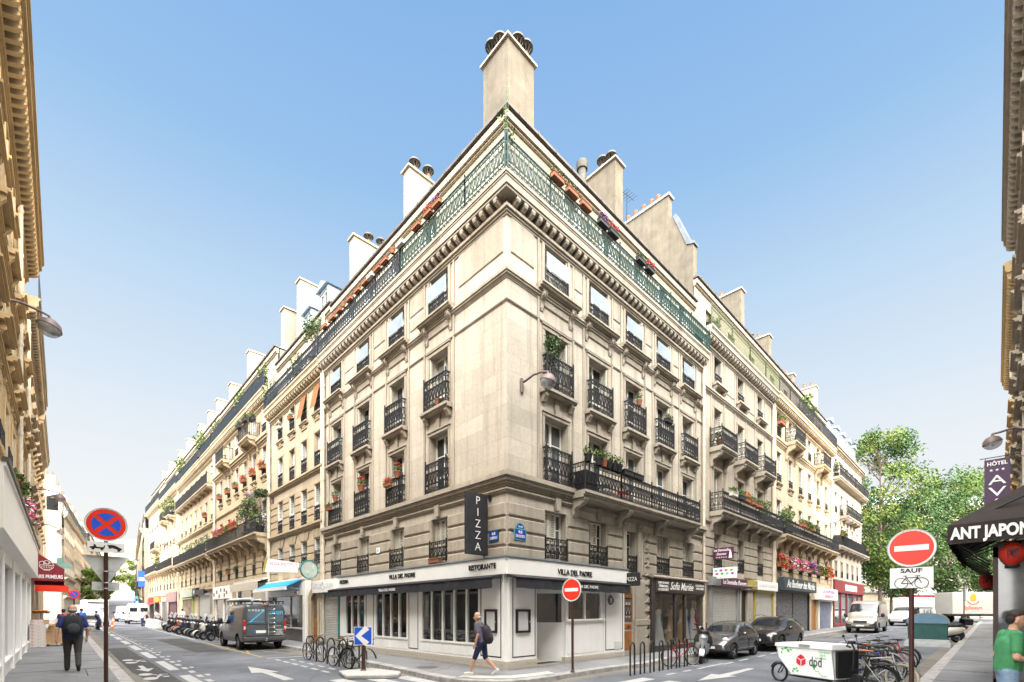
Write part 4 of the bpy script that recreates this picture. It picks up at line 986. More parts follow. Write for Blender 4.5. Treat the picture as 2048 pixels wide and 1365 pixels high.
# dining room behind the restaurant windows
b = MB(); z0, z1 = .16, 3.05
for q in [((3.5,3.5),(3.5,11.9)),((3.5,3.5),(6.4,3.5)),((.33,11.9),(3.5,11.9)),((6.4,.33),(6.4,3.5))]: b.quad((q[0][0],q[0][1],z0),(q[1][0],q[1][1],z0),(q[1][0],q[1][1],z1),(q[0][0],q[0][1],z1))
for z, m in ((z0,1),(z1,0)): b.quad((.02,.02,z),(3.5,.02,z),(3.5,11.9,z),(.02,11.9,z),m); b.quad((3.5,.02,z),(6.4,.02,z),(6.4,3.5,z),(3.5,3.5,z),m)
b.build('dining_room', [ROOMW, FLOORB], CB)
rs = thing('restaurant_front', 'white timber restaurant front wrapping the street corner, with black outlines', 'shopfront', (0,0,.14))
A = Fr(rs, 0,13.75,0,-PI/2); B = Fr(rs, 0,0,0,0); U = UX; yF = -.12
def frame_line(mb, x0, x1, z0, z1, y, t=.035):
    mb.box(x0,x1,y-.006,y+.02,z0,z0+t); mb.box(x0,x1,y-.006,y+.02,z1-t,z1); mb.box(x0,x0+t,y-.006,y+.02,z0+t,z1-t); mb.box(x1-t,x1,y-.006,y+.02,z0+t,z1-t)
p = MB(); p.box(U(11.65),U(-.14),-.145,0,.14,.40); n = 62
for k in range(n): p.box(U(11.6)+k*.186,U(11.6)+k*.186+.15,-.152,-.14,.17,.255); p.box(U(11.6)+k*.186+.09,U(11.6)+k*.186+.24,-.152,-.14,.285,.37)
A.part(p,'tiled_plinth',TILE); p = MB(); p.box(-.0,1.22,-.143,0,.14,.40); p.box(2.6,6.3,-.143,0,.14,.36)
for k in range(6): p.box(.0+k*.2,.16+k*.2,-.152,-.14,.17,.255); p.box(.1+k*.2,.26+k*.2,-.152,-.14,.285,.37)
for k in range(18): p.box(2.65+k*.2,2.81+k*.2,-.152,-.14,.2,.32)
B.part(p,'tiled_plinth',TILE)
w = MB(); w.bev(U(12.1),U(-.16),-.2,0,3.05,3.58,.015); fa = A.part(w,'fascia',WHITE); w = MB(); w.bev(-.16,6.5,-.2,0,3.05,3.575,.015); fb = B.part(w,'fascia',WHITE)
w = MB(); w.box(U(12.15),U(-.24),-.24,0,3.585,3.63); A.part(w,'fascia_flashing',ZINC,parent=fa); w = MB(); w.box(-.24,6.5,-.235,0,3.58,3.625); B.part(w,'fascia_flashing',ZINC,parent=fb)
for u0,u1,tx,z in ((.27,1.59,'RISTORANTE',3.33),(4.83,6.77,'VILLA DEL PADRE',3.32),(10.54,11.46,'PIZZERIA',3.33)):
    text(tx, .24, BLACKP, 'lettering', fa, fa.matrix_basis.inverted() @ A.at(U((u0+u1)/2),-.215,z), .012, .002, w=u1-u0)
text('VILLA DEL PADRE', .26, BLACKP, 'lettering', fb, fb.matrix_basis.inverted() @ B.at(3.1,-.215,3.26), .012, .002, w=1.9)
ln = MB()
def panel(mb, x0, x1, z0, z1, y=yF): mb.bev(x0,x1,y,0,z0,z1,.012)
frame_line(ln, U(1.10),U(.12),.5,2.98,yF)
frame_line(ln, U(5.42),U(4.75),.5,2.98,yF); frame_line(ln, U(8.95),U(8.25),.5,2.98,yF)
A.part(ln,'black_outline',BLACKP)
for a_,b_ in ((1.15,.0),(5.5,4.55),(9.05,8.1),(11.65,11.05)): pl = MB(); panel(pl,U(a_),U(b_),.40,3.05); A.part(pl,'pier_panel',WHITE_R)
for u0,u1,n in ((1.15,4.55,5),(5.5,8.1,4),(9.05,11.05,3)):
    x0,x1 = U(u1),U(u0); m = MB(); q = (x1-x0)/n
    m.box(x0,x1,yF,0,.40,.84); m.box(x0,x1,yF-.04,0,.842,.90); m.box(x0,x1,yF,-.03,2.86,3.05)
    for k in range(n+1): m.box(x0+q*k-.035+(.035 if k==0 else 0)-(.035 if k==n else 0),x0+q*k+.035+(.035 if k==0 else 0)-(.035 if k==n else 0),yF-.01,-.03,.902,2.858)
    for k in range(n): m.bev(x0+q*k+.05,x0+q*(k+1)-.05,yF-.012,yF+.02,.46,.80,.01)
    o = A.part(m,'window_bay',WHITE_R)
    g = MB(); g.quad((x0,-.07,.9),(x1,-.07,.9),(x1,-.07,2.86),(x0,-.07,2.86)); A.part(g,'pane',SGLASS,parent=o)
    g = MB()
    for k in range(n):
        if k in (0,1) and n > 3: 
            for z in (1.08,1.22): g.box(x0+q*k+.05,x0+q*(k+1)-.05,-.076,-.066,z,z+.015)
            for t in (.25,.5,.75): g.box(x0+q*(k+t)-.008,x0+q*(k+t)+.008,-.076,-.066,.9,1.22)
            g.box(x0+q*k+.05,x0+q*(k+1)-.05,-.076,-.066,2.55,2.565)
    if g.v: A.part(g,'leading',BLACKP,parent=o)
# right-hand side of the corner
m = MB(); panel(m,-.0,1.22,.40,3.05); B.part(m,'pier_panel',WHITE_R); m = MB(); frame_line(m,.12,1.15,.5,2.98,yF); B.part(m,'black_outline',BLACKP)
m = MB(); m.box(1.22,1.30,.3,.95,.2,3.05); m.box(1.22,2.75,.9,.98,2.7,3.05); B.part(m,'entrance_recess',WHITE_R)
m = MB(); m.box(1.30,1.38,.80,.86,.2,2.7); m.box(1.72,1.84,.80,.86,.2,2.7); m.box(1.38,1.72,.80,.86,2.6,2.7); m.box(1.38,1.72,.80,.86,.2,.9); o = B.part(m,'entrance_door',WHITE_R)
g = MB(); g.quad((1.38,.83,.9),(1.72,.83,.9),(1.72,.83,2.6),(1.38,.83,2.6)); B.part(g,'pane',SGLASS,parent=o)
g = MB(); g.box(1.40,1.44,.72,.8,1.2,1.42); B.part(g,'handle',STEEL,parent=o)
g = MB(); g.box(1.22,2.6,-.02,.9,.14,.20)
B.part(g,'tiled_threshold',TILE)
ang = math.atan2(-.83,.86); D_ = lambda: None
def slanted(mb): return mb.xf(T(1.84,.83,0) @ RZ(ang))
m = MB(); ll = math.hypot(.83,.86); m.box(0,ll,-.03,.03,.2,1.5); m.box(0,.07,-.03,.03,1.5,2.7); m.box(ll-.07,ll,-.03,.03,1.5,2.7); m.box(.07,ll-.07,-.03,.03,2.55,2.7); m.box(-.01,ll+.01,-.05,.05,1.5,1.55)
o = B.part(slanted(m),'slanted_window',WHITE_R); g = MB(); g.quad((.07,0,1.55),(ll-.07,0,1.55),(ll-.07,0,2.55),(.07,0,2.55)); B.part(slanted(g),'pane',SGLASS,parent=o)
m = MB(); m.box(2.68,4.9,yF,0,.36,1.6); m.box(2.66,4.92,yF-.09,0,1.602,1.66); m.box(2.68,2.82,yF,-.02,1.662,3.05); m.box(4.72,4.95,yF,-.02,1.662,3.05); m.box(3.72,3.80,yF,-.02,1.662,2.6); m.box(2.82,4.72,yF,-.02,2.6,3.05); m.bev(2.74,3.72,yF-.012,yF+.01,.44,1.52,.012); m.bev(3.8,4.84,yF-.012,yF+.01,.44,1.52,.012)
o = B.part(m,'counter_window',WHITE_R); g = MB(); g.quad((2.82,-.05,1.66),(4.72,-.05,1.66),(4.72,-.05,2.6),(2.82,-.05,2.6)); B.part(g,'pane',SGLASS,parent=o)
m = MB(); m.box(4.92,6.32,yF,0,.36,3.05); B.part(m,'end_panel',WHITE_R); m = MB(); frame_line(m,5.02,6.2,.45,2.95,yF); B.part(m,'black_outline',BLACKP)
m = MB()
for k in range(5): m.box(5.62,6.05,yF-.025,yF-.004,.46+k*.07,.50+k*.07)
B.part(m,'air_vent',WHITE)
m = MB(); m.lathe([(.16,-.02),(.18,0),(.16,.02),(.14,0),(.16,-.02)], (5.3,-.16,2.36), 18, 0, 'y'); m.lathe([(.13,-.03),(.15,-.01),(.13,.01),(.12,-.01),(.13,-.03)], (5.31,-.18,2.35), 18, 0, 'y'); tag(m.build('cable_coil', BLACKP, smooth=60), 'coil of black cable hung on the white panel beside the pizza counter', 'cable')
# framed menus
for fr, x0, x1, lab in ((A,U(.86),U(.29),'framed menu on the left street face of the white corner pier'),(B,.25,.87,'framed menu on the right street face of the white corner pier')):
    root = thing('menu_case', lab, 'menu', fr.world((x0+x1)/2, yF, 1.3), 0, 'framed menus on the white corner pier'); f2 = Fr(root,0,0,0,0); f2.M = fr.M.copy(); f2.inv = T(*root.location).inverted()
    m = MB(); t = .07; z0,z1 = 1.26,1.99
    m.box(x0,x1,yF-.06,yF-.004,z0,z0+t); m.box(x0,x1,yF-.06,yF-.004,z1-t,z1); m.box(x0,x0+t,yF-.06,yF-.004,z0+t,z1-t); m.box(x1-t,x1,yF-.06,yF-.004,z0+t,z1-t); f2.part(m,'frame',IRON)
    m = MB(); m.quad((x0+t,yF-.02,z0+t),(x1-t,yF-.02,z0+t),(x1-t,yF-.02,z1-t),(x0+t,yF-.02,z1-t)); pa = f2.part(m,'menu_sheet',MATS.get('menu paper') or mat('menu paper',(.70,.70,.68),.3,.06,30,dirt=(.55,.55,.55),dsc=45))
    m = MB(); random.seed(5)
    for k in range(15): m.box(x0+.12,x0+.12+random.uniform(.1,.28),yF-.024,yF-.022,z1-.14-k*.034,z1-.134-k*.034)
    f2.part(m,'printed_lines',GREY_S,parent=pa); m = MB(); m.ell((x1-.05,yF-.07,1.6),(.025,.02,.035),8); f2.part(m,'latch',STEEL)
# awnings
def awning(label, fr, x0, x1, txt, tx, tw):
    root = thing('awning', label, 'awning', fr.world((x0+x1)/2,-.2,3.0), 0); f2 = Fr(root,0,0,0,0); f2.M = fr.M.copy(); f2.inv = T(*root.location).inverted()
    m = MB(); m.prism([(-.2,3.06),(-.2,2.96),(-.55,2.90),(-.62,2.93),(-.60,2.97)], 'yz', x0, x1); f2.part(m,'canopy',AWN)
    m = MB(); n = int((x1-x0)/.14); vs=[]; 
    for i in range(n+1):
        x = x0+(x1-x0)*i/n; y = -.60+.012*math.sin(i*1.7)+.008*math.sin(i*.6); vs += [(x,y,2.92),(x,y-.01,2.62+.008*math.sin(i*.9))]
    m.add(vs,[(2*i,2*i+2,2*i+3,2*i+1) for i in range(n)]); v = f2.part(m,'valance',AWN,smooth=60)
    m = MB(); m.tube([(x0,-.6,2.94),(x1,-.6,2.94)],.03,8); f2.part(m,'front_bar',IRON,smooth=60)
    text(txt,.14,WHITE,'lettering',v,v.matrix_basis.inverted() @ f2.at(tx,-.635,2.77),.002,.001,w=tw)
awning('closed charcoal awning of the restaurant along the left street', A, U(11.9), U(.0), 'VILLA DEL PADRE', U(6.2), 1.3)
awning('closed charcoal awning of the restaurant along the right street', B, -.2, 6.0, 'VILLA DEL PADRE', 3.2, 1.3)
# restaurant interior seen through the glass
def table(x, y, lab):
    r = thing('dining_table', lab, 'table', (x,y,.16), 0, 'tables inside the restaurant'); m = MB(); m.box(-.35,.35,-.35,.35,.72,.76); m.build('tabletop', WOODP, r); m = MB(); m.tube([(0,0,.02),(0,0,.72)],.035,8); m.lathe([(.24,0),(.24,.02),(.04,.05)],(0,0,0),14); m.build('pedestal', IRON, r); return r
def chair(x, y, rz, lab):
    r = thing('dining_chair', lab, 'chair', (x,y,.16), rz, 'chairs inside the restaurant'); m = MB(); m.box(-.21,.21,-.21,.21,.44,.48); m.build('seat', WOODP, r); m = MB(); m.lathe([(.22,.62),(.235,.62),(.235,.86),(.22,.86),(.22,.62)],(0,0,0),10,0,'z',PI,0); m.build('backrest', WOODP, r, smooth=50)
    for sx in (-.18,.18):
        for sy in (-.18,.18): m = MB(); m.tube([(sx,sy,0),(sx*.9,sy*.9,.44)],.018,6); m.build('leg', IRON, r)
tt = table(1.0,2.4,'wooden dining table inside the window nearest the street corner'); dup(tt,(1.0,4.0,.16),None,'wooden dining table in the middle of the largest window'); dup(tt,(1.1,6.4,.16),None,'wooden dining table inside the middle window bay')
chair(1.0,1.7,PI,'pale bistro chair nearest the street corner inside the largest window')
c0 = [o for o in bpy.data.objects if o.name.startswith('dining_chair')][0]
for (x,y,r,l) in ((1.0,3.1,0,'pale bistro chair between the two tables of the largest window'),(1.0,4.7,0,'pale bistro chair at the far end of the largest window'),(1.1,7.1,0,'pale bistro chair inside the middle window bay')): dup(c0,(x,y,.16),r,l)
sb = thing('banquette', 'red leather banquette inside the far left window bay', 'bench', (.9,10,.16)); m = MB(); m.bev(-.95,.95,-.3,.3,.1,.46,.05); m.build('seat',REDSEAT,sb); m = MB(); m.bev(-.95,.95,.2,.42,.4,1.15,.05); m.build('backrest',REDSEAT,sb); sb.rotation_euler=(0,0,-PI/2)
bx = MB()
for k in range(6): bx.box(3.95,4.55,.25,.75,1.66+.055*k,1.705+.055*k)
tag(bx.build('pizza_boxes', CARD), 'stack of cardboard pizza boxes behind the counter window', 'boxes')
# ---- bridal shop
bs = thing('bridal_shopfront', 'dark brown bridal shopfront with gowns in its big windows', 'shopfront', (8.4,0,.14)); C = Fr(bs, 0,0,0,0)
DKB = mat('dark brown shop paint', (.045,.035,.033), .4, .15, 3)
m = MB(); m.box(8.39,8.68,-.15,0,.14,3.42); m.box(13.62,13.72,-.15,0,.14,3.42); m.box(8.68,13.62,-.12,0,.14,.42); m.box(10.55,10.68,-.12,0,.42,2.72); m.box(11.52,11.66,-.12,0,.42,2.72); m.box(8.68,13.62,-.13,0,2.72,2.8); C.part(m,'frame',DKB)
m = MB(); m.box(8.68,13.62,-.18,0,2.8,3.36); s = C.part(m,'sign_board',DKB)
text('Sofia Mariée', .50, WHITE, 'lettering', s, s.matrix_basis.inverted() @ C.at(11.1,-.19,3.08), .003, .004, shear=.35, w=2.3)
for x, a in ((9.35,('ROBES DE MARIÉE','CÉRÉMONIE &','ACCESSOIRES')),(13.0,('LOCATION DE','ROBES DE MARIÉE'))):
    for k, tx in enumerate(a): text(tx, .14, WHITE, 'lettering', s, s.matrix_basis.inverted() @ C.at(x,-.19,3.2-.15*k), .003, .002, w=.95-.12*(k%2))
m = MB(); m.prism([(0,3.55),(-.20,3.52),(-.26,3.45),(-.24,3.39),(-.16,3.40),(0,3.40)],'yz',8.4,13.85); C.part(m,'rolled_awning',MATS.get('taupe canvas') or mat('taupe canvas',(.30,.26,.22),.8,.2,4))
for a,b_ in ((8.68,10.55),(10.68,11.52),(11.66,13.62)):
    g = MB(); g.quad((a,-.06,.42),(b_,-.06,.42),(b_,-.06,2.72),(a,-.06,2.72)); C.part(g,'pane',BGLASS)
b = MB(); b.quad((8.7,2.2,.16),(13.7,2.2,.16),(13.7,2.2,3.4),(8.7,2.2,3.4)); b.quad((8.7,.0,.36),(13.7,.0,.36),(13.7,2.2,.36),(8.7,2.2,.36),1); b.quad((8.7,.3,3.3),(13.7,.3,3.3),(13.7,2.2,3.3),(8.7,2.2,3.3)); b.quad((8.7,.3,.2),(8.7,2.2,.2),(8.7,2.2,3.3),(8.7,.3,3.3)); b.quad((13.7,.3,.2),(13.7,2.2,.2),(13.7,2.2,3.3),(13.7,.3,3.3)); C.part(b,'display_room',[mat('pale shop interior',(.75,.75,.72),.9,.2,1),WHITE])
def gown(x, y, m, lab, h=1.55, skin=None):
    r = thing('wedding_gown', lab, 'dress', (x,y,.38), random.uniform(-.5,.5), 'gowns on mannequins in the bridal shop window'); r.scale = (.98,.8,1.18); k = MB(); n = 18
    prof = [(.42,0),(.36,.12),(.26,.5),(.19,.85),(.14,1.0),(.12,1.08),(.16,1.25),(.17,1.33),(.12,1.42)]
    k.lathe(prof,(0,0,0),n); k.v = [(p[0]*(1+.09*math.sin(9*math.atan2(p[1],p[0]))*(1-p[2])),p[1]*(1+.09*math.sin(9*math.atan2(p[1],p[0]))*(1-p[2]))*.8,p[2]) if p[2]<1 else (p[0],p[1]*.7,p[2]) for p in k.v]; k.build('dress', m, r, smooth=70)
    k = MB(); k.lathe([(.12,1.40),(.10,1.44),(.05,1.47),(.05,1.56),(.04,1.58)],(0,0,0),12); k.ell((0,0,1.68),(.08,.1,.12),10); k.build('mannequin', skin or SKINM, r, smooth=70)
IV = mat('ivory satin',(.85,.82,.74),.5,.1,6); CHA = mat('champagne lace',(.66,.48,.28),.7,.25,20); RBL = mat('royal blue satin',(.03,.10,.55),.4,.2,6); CRI = mat('crimson satin',(.55,.015,.04),.4,.2,6); MINT = mat('pale mint tulle',(.74,.85,.78),.8,.15,9)
gown(9.0,0.30,MINT,'pale mint gown at the left edge of the bridal shop window'); gown(9.75,0.30,MATS['white paint'],'short white gown on a headless stand left of the shop door',1.4); gown(11.2,0.45,CHA,'brown lace gown behind the bridal shop door'); gown(11.95,0.30,CHA,'champagne gown with train right of the bridal shop door'); gown(12.45,0.30,IV,'ivory gown between the champagne and the blue ones'); gown(12.85,0.45,RBL,'royal blue gown in the bridal window'); gown(13.2,0.30,IV,'white gown between the blue and the red ones',1.55,MATS['white paint']); gown(13.5,0.30,CRI,'crimson gown at the right end of the bridal window',1.55,MATS['white paint'])
# ---- roller-shutter shops
def shutter(mb, x0, x1, z0, z1, y=-.03):
    n = int((z1-z0)/.085); q = (z1-z0)/n
    pts = []
    for i in range(n): pts += [(y,z0+q*i),(y-.028,z0+q*(i+.3)),(y-.028,z0+q*(i+.7))]
    pts.append((y,z1)); k = len(pts)
    mb.add([(x0,p[0],p[1]) for p in pts]+[(x1,p[0],p[1]) for p in pts],[(i,i+1,k+i+1,k+i) for i in range(k-1)])
def shut_shop(label, fr, base, x0, x1, zt, frame, shm, box=None, pier=None, z0=None):
    """closed shop: frame posts, roller shutter, shutter box and, when asked, a lettered sign board"""
    zb = base
    root = thing('shuttered_shop', label, 'shopfront', fr.world((x0+x1)/2,0,zb)); f = Fr(root,0,0,0,0); f.M = fr.M.copy(); f.inv = T(*root.location).inverted()
    m = MB(); m.box(x0-.14,x0,-.16,0,zb,zt+.1); m.box(x1,x1+.14,-.16,0,zb,zt+.1); m.box(x0,x1,-.2,0,zt-.02,zt+.16); f.part(m,'frame',frame)
    m = MB(); shutter(m,x0,x1,zb+.03,zt-.02); f.part(m,'roller_shutter',shm,smooth=30)
    m = MB(); m.box(x0,x1,-.09,-.01,zb,zb+.03); f.part(m,'bottom_rail',STEEL)
    return root, f
def board(root, f, x0, x1, z0, z1, m, tx=None, tm=None, size=.3, y=-.32, depth=.28, shear=0, w=None, bold=.0, name='sign_board'):
    b = MB(); b.bev(x0,x1,y,y+depth,z0,z1,.012); o = f.part(b,name,m)
    if tx:
        ls = tx if isinstance(tx,list) else [tx]
        for i, t in enumerate(ls):
            text(t,size,tm,'lettering',o,o.matrix_basis.inverted() @ f.at((x0+x1)/2,y-.006,(z0+z1)/2+(len(ls)-1)*size*.55-i*size*1.1),.003,bold,shear,w=(w or (x1-x0)*.86)*(1 if i==0 else .7))
    return o
GLR = Fr(CB,0,0,0,0)
# left of the restaurant: shutter with its sign, half on the corner building
TEAL = mat('teal shop paint',(.02,.20,.20),.5,.2,4); GREYP = mat('grey shop paint',(.25,.25,.25),.5,.15,4); OCHRE = mat('mustard shop paint',(.36,.29,.06),.6,.2,4); REDP = mat('oxblood shop paint',(.20,.022,.025),.5,.15,3)
r, f = shut_shop('grey roller shutter in a teal frame between the restaurant and the arched oak door', FL, .2, U(13.62), U(11.8), 2.86, TEAL, SHUTTERM)
board(r,f,U(14.5),U(11.75),2.9,3.52,WHITE,'ATELIER  HORAM',GREY_S,.34,-.36,.3)
sg_ = [o for o in bpy.data.objects if o.parent == r and o.name.startswith('sign_board')][0]
m = MB(); m.lathe([(.20,-.378),(.20,-.362),(.16,-.362),(.16,-.378),(.20,-.378)],(U(13.1),0,3.22),20,0,'y'); f.part(m,'round_emblem',GREY_S,parent=sg_)
# arched oak door of the narrow house
od = thing('house_door','varnished oak door under a stone arch, left of the teal shutter','door',(0,14.65,.24)); f = Fr(od,0,0,0,0); f.M = F2.M.copy(); f.inv = T(*od.location).inverted(); V = lambda u: 22.5-u
m = MB(); m.box(V(15.1),V(14.25),-.03,-.005,.24,2.6); m.bev(V(15.0),V(14.72),-.06,-.02,.4,1.2,.03); m.bev(V(14.64),V(14.35),-.06,-.02,.4,1.2,.03); m.bev(V(15.0),V(14.35),-.05,-.02,1.28,1.5,.02); f.part(m,'door_leaf',WOOD)
m = MB(); m.bev(V(15.0),V(14.72),-.05,-.02,1.6,2.5,.02); m.bev(V(14.64),V(14.35),-.05,-.02,1.6,2.5,.02); f.part(m,'door_glass',PANE_C)
m = MB(); m.bev(V(15.45),V(15.1),-.22,0,.24,2.5,.03); m.bev(V(14.25),V(14.02),-.22,0,.24,2.5,.03)
for k in range(10):
    a0, a1 = PI*k/10, PI*(k+1)/10; m.prism([(V(14.68)+.43*math.cos(a0),2.5+.43*math.sin(a0)),(V(14.68)+.85*math.cos(a0),2.5+.7*math.sin(a0)),(V(14.68)+.85*math.cos(a1),2.5+.7*math.sin(a1)),(V(14.68)+.43*math.cos(a1),2.5+.43*math.sin(a1))],'xz',-.2,0)
f.part(m,'stone_arch',TRIM_W)
# white shop with blue awning (narrow house)
ws = thing('white_shopfront','white rendered shopfront with display window and blue awning','shopfront',(0,18.8,.25)); f = Fr(ws,0,0,0,0); f.M = F2.M.copy(); f.inv = T(*ws.location).inverted()
m = MB(); m.bev(V(16.0),V(15.55),-.32,0,.24,3.75,.03); m.bev(V(22.3),V(21.9),-.32,0,.24,3.75,.03); m.box(V(21.9),V(16.0),-.3,0,2.85,3.7); m.box(V(22.3),V(15.5),-.36,0,3.7,3.8); f.part(m,'surround',WHITE)
m = MB(); m.box(V(21.9),V(16.0),-.14,0,.24,.95); f.part(m,'stallriser',MATS.get('dark marble') or mat('dark marble',(.09,.085,.08),.3,.5,6))
m = MB(); m.box(V(21.9),V(16.0),-.18,-.02,.95,1.03); m.box(V(18.6),V(18.5),-.1,-.02,1.03,2.85); m.box(V(16.1),V(16.0),-.1,-.02,1.03,2.85); f.part(m,'window_frame',FRAME)
m = MB(); m.quad((V(21.9),-.05,1.03),(V(16.1),-.05,1.03),(V(16.1),-.05,2.85),(V(21.9),-.05,2.85)); f.part(m,'pane',PANE_C)
m = MB(); m.box(V(17.4),V(16.7),-.33,-.3,2.92,3.08); o=f.part(m,'name_plate',WHITE); text('coiffure',.12,RED_S,'lettering',o,o.matrix_basis.inverted() @ f.at(V(17.05),-.34,3.0),.003,.001)
BLUEC = mat('bright blue canvas',(.015,.25,.55),.7,.1,5)
aw = thing('awning','bright blue sloping awning over the white shop beside the van','awning',(0,18.7,3.4)); f = Fr(aw,0,0,0,0); f.M = F2.M.copy(); f.inv = T(*aw.location).inverted()
m = MB(); m.prism([(-.32,3.68),(-.34,3.73),(-1.15,3.3),(-1.13,3.25)],'yz',V(21.9),V(16.2)); f.part(m,'canopy',BLUEC); m = MB(); m.box(V(22.0),V(16.1),-1.2,-1.12,3.12,3.3); f.part(m,'front_board',WHITE)
for x in (V(21.5),V(16.6)): m = MB(); m.tube([(x,-.33,3.2),(x,-.7,3.25),(x,-1.12,3.2)],.025,6); f.part(m,'arm',STEEL)
# yellow block: cream awning shop and boxed sign shop
S3 = lambda u: 37.6-u
cs = thing('cream_shopfront','shopfront with folded cream awning behind the grey van','shopfront',(0,26,.3)); f = Fr(cs,0,0,0,0); f.M = F3_.M.copy(); f.inv = T(*cs.location).inverted()
m = MB(); m.bev(S3(30),S3(29.6),-.2,0,.3,3.9,.03); m.bev(S3(23.2),S3(22.8),-.2,0,.3,3.9,.03); m.box(S3(29.6),S3(23.2),-.16,0,.3,.9); m.box(S3(29.6),S3(23.2),-.2,0,3.5,3.9); m.box(S3(26.5),S3(26.4),-.1,0,.9,3.5); f.part(m,'frame',WHITE_R)
m = MB(); m.quad((S3(29.6),-.06,.9),(S3(23.2),-.06,.9),(S3(23.2),-.06,3.5),(S3(29.6),-.06,3.5)); f.part(m,'pane',PANE_C)
CREAM = mat('cream canvas',(.55,.49,.40),.8,.12,4); aw = thing('awning','cream roll-out awning above the grey van','awning',(0,25.5,3.9)); f = Fr(aw,0,0,0,0); f.M = F3_.M.copy(); f.inv = T(*aw.location).inverted()
m = MB(); m.prism([(-.02,4.25),(-.02,4.1),(-.5,4.0),(-.52,4.12)],'yz',S3(29.5),S3(22.4)); f.part(m,'cassette',GREY_S); m = MB(); m.prism([(-.5,4.0),(-.78,3.92),(-.78,3.38),(-.75,3.38),(-.75,3.9),(-.5,3.97)],'yz',S3(29.3),S3(22.6)); f.part(m,'valance',CREAM)
bxs = thing('boxed_sign_shop','small shop with a white boxed sign of brown squares over glass','shopfront',(0,34.5,.35)); f = Fr(bxs,0,0,0,0); f.M = F3_.M.copy(); f.inv = T(*bxs.location).inverted()
m = MB(); m.bev(S3(37.3),S3(32.0),-.3,0,3.0,4.05,.02); o = f.part(m,'sign_box',WHITE); BRN = mat('brown sign print',(.16,.07,.04),.6,.2,5)
for k,(a,z) in enumerate(((33.2,3.7),(33.2,3.3),(34.4,3.75),(34.9,3.25),(35.8,3.6),(32.5,3.5),(36.8,3.4))): m = MB(); m.box(S3(a)-.22,S3(a)+.22,-.306,-.302,z-.14,z+.14); f.part(m,'brown_square',BRN,parent=o)
m = MB(); m.box(S3(37.3),S3(37.1),-.1,0,.3,3); m.box(S3(34.6),S3(34.2),-.1,0,.3,3); m.box(S3(32.2),S3(32.0),-.1,0,.3,3); f.part(m,'frame',WHITE_R); m = MB(); m.quad((S3(37.1),-.04,.4),(S3(32.2),-.04,.4),(S3(32.2),-.04,3),(S3(37.1),-.04,3)); f.part(m,'pane',PANE_C)
S4 = lambda u: 55.2-u
r,f = shut_shop('dark roller shutter with lamps above, behind the row of scooters', F4_, .42, S4(44), S4(39.2), 3.5, GREYP, SHUTTERM); board(r,f,S4(44.3),S4(41),3.6,4.1,BLACKP)
r,f = shut_shop('graffiti covered shutter in a pale green frame behind the scooters', F4_, .44, S4(52.5), S4(47), 3.3, mat('pale green shop paint',(.30,.36,.12),.6,.2,4), mat('graffiti shutter',(.22,.14,.11),.6,.9,1.6,dirt=(.05,.22,.09),dsc=2.2)); board(r,f,S4(53),S4(46.2),3.5,4.25,mat('mossy sign board',(.30,.33,.26),.7,.3,2))
b = board(r,f,S4(46.2),S4(44.4),3.5,4.3,BLACKP); text('M',.5,WHITE,'lettering',b,b.matrix_basis.inverted() @ f.at(S4(45.3),-.33,3.9),.003,.01)
S5 = lambda u: 68.2-u
r,f = shut_shop('purple shutter under a mauve sign with orange letters, far down the left row', F5_, .5, S5(62), S5(56.5), 3.1, PLUM, mat('plum shutter',(.10,.05,.055),.6,.2,3)); board(r,f,S5(63),S5(55.6),3.15,4.3,mat('mauve sign board',(.20,.13,.14),.6,.15,2),'MOUVE',mat('orange lettering',(.62,.20,.05),.5,.05,3),.6,w=4.2)
r,f = shut_shop('grey stone shop door with ivy, far down the left row', F5_, .52, S5(67.4), S5(64.2), 3.3, GREYP, SHUTTERD)
S6 = lambda u: 82-u
for k,(a,b_) in enumerate(((69.5,74),(75,80))):
    r,f = shut_shop(['small shop below orange sign, near the end of the left row','last shop of the left row, with dark shutter'][k], F6_, .6, S6(b_), S6(a), 3.1, GREYP, SHUTTERD); board(r,f,S6(b_),S6(a),3.3,4.0,[MATS['orange lettering'],REDP][k])
    aw = thing('awning', ['striped red awning nearer the end of the left row','dark red awning at the very end of the left row'][k], 'awning', (0,(a+b_)/2,3.3)); f = Fr(aw,0,0,0,0); f.M = F6_.M.copy(); f.inv = T(*aw.location).inverted(); m = MB(); m.prism([(-.3,3.3),(-.3,3.36),(-1.9,2.75),(-1.9,2.5),(-1.86,2.5),(-1.86,2.7)],'yz',S6(b_),S6(a)); f.part(m,'canopy',[RED_S,MAROON][k])
# ---- right row: wedding shops
r,f = shut_shop('pale roller shutter under a plum sign, first shop past the corner building', Fr(BR2,0,0,0,0), .28, 14.6, 18.0, 3.22, GREYP, SHUTTERM); board(r,f,15.3,19.0,3.28,3.78,PLUM,'Les Demoiselles d\'honneur',WHITE,.36,w=3.3,bold=.006); board(r,f,14.2,15.28,3.3,3.75,GREYP)
r,f = shut_shop('pale roller shutter in a mustard frame under a white sign', Fr(BR2,0,0,0,0), .33, 20.9, 24.1, 3.12, OCHRE, SHUTTERM); board(r,f,20.7,24.5,3.28,3.84,WHITE,'LE SALON DU MARIAGE',GREY_S,.30,w=3.2); board(r,f,19.75,20.7,3.28,3.8,OCHRE)
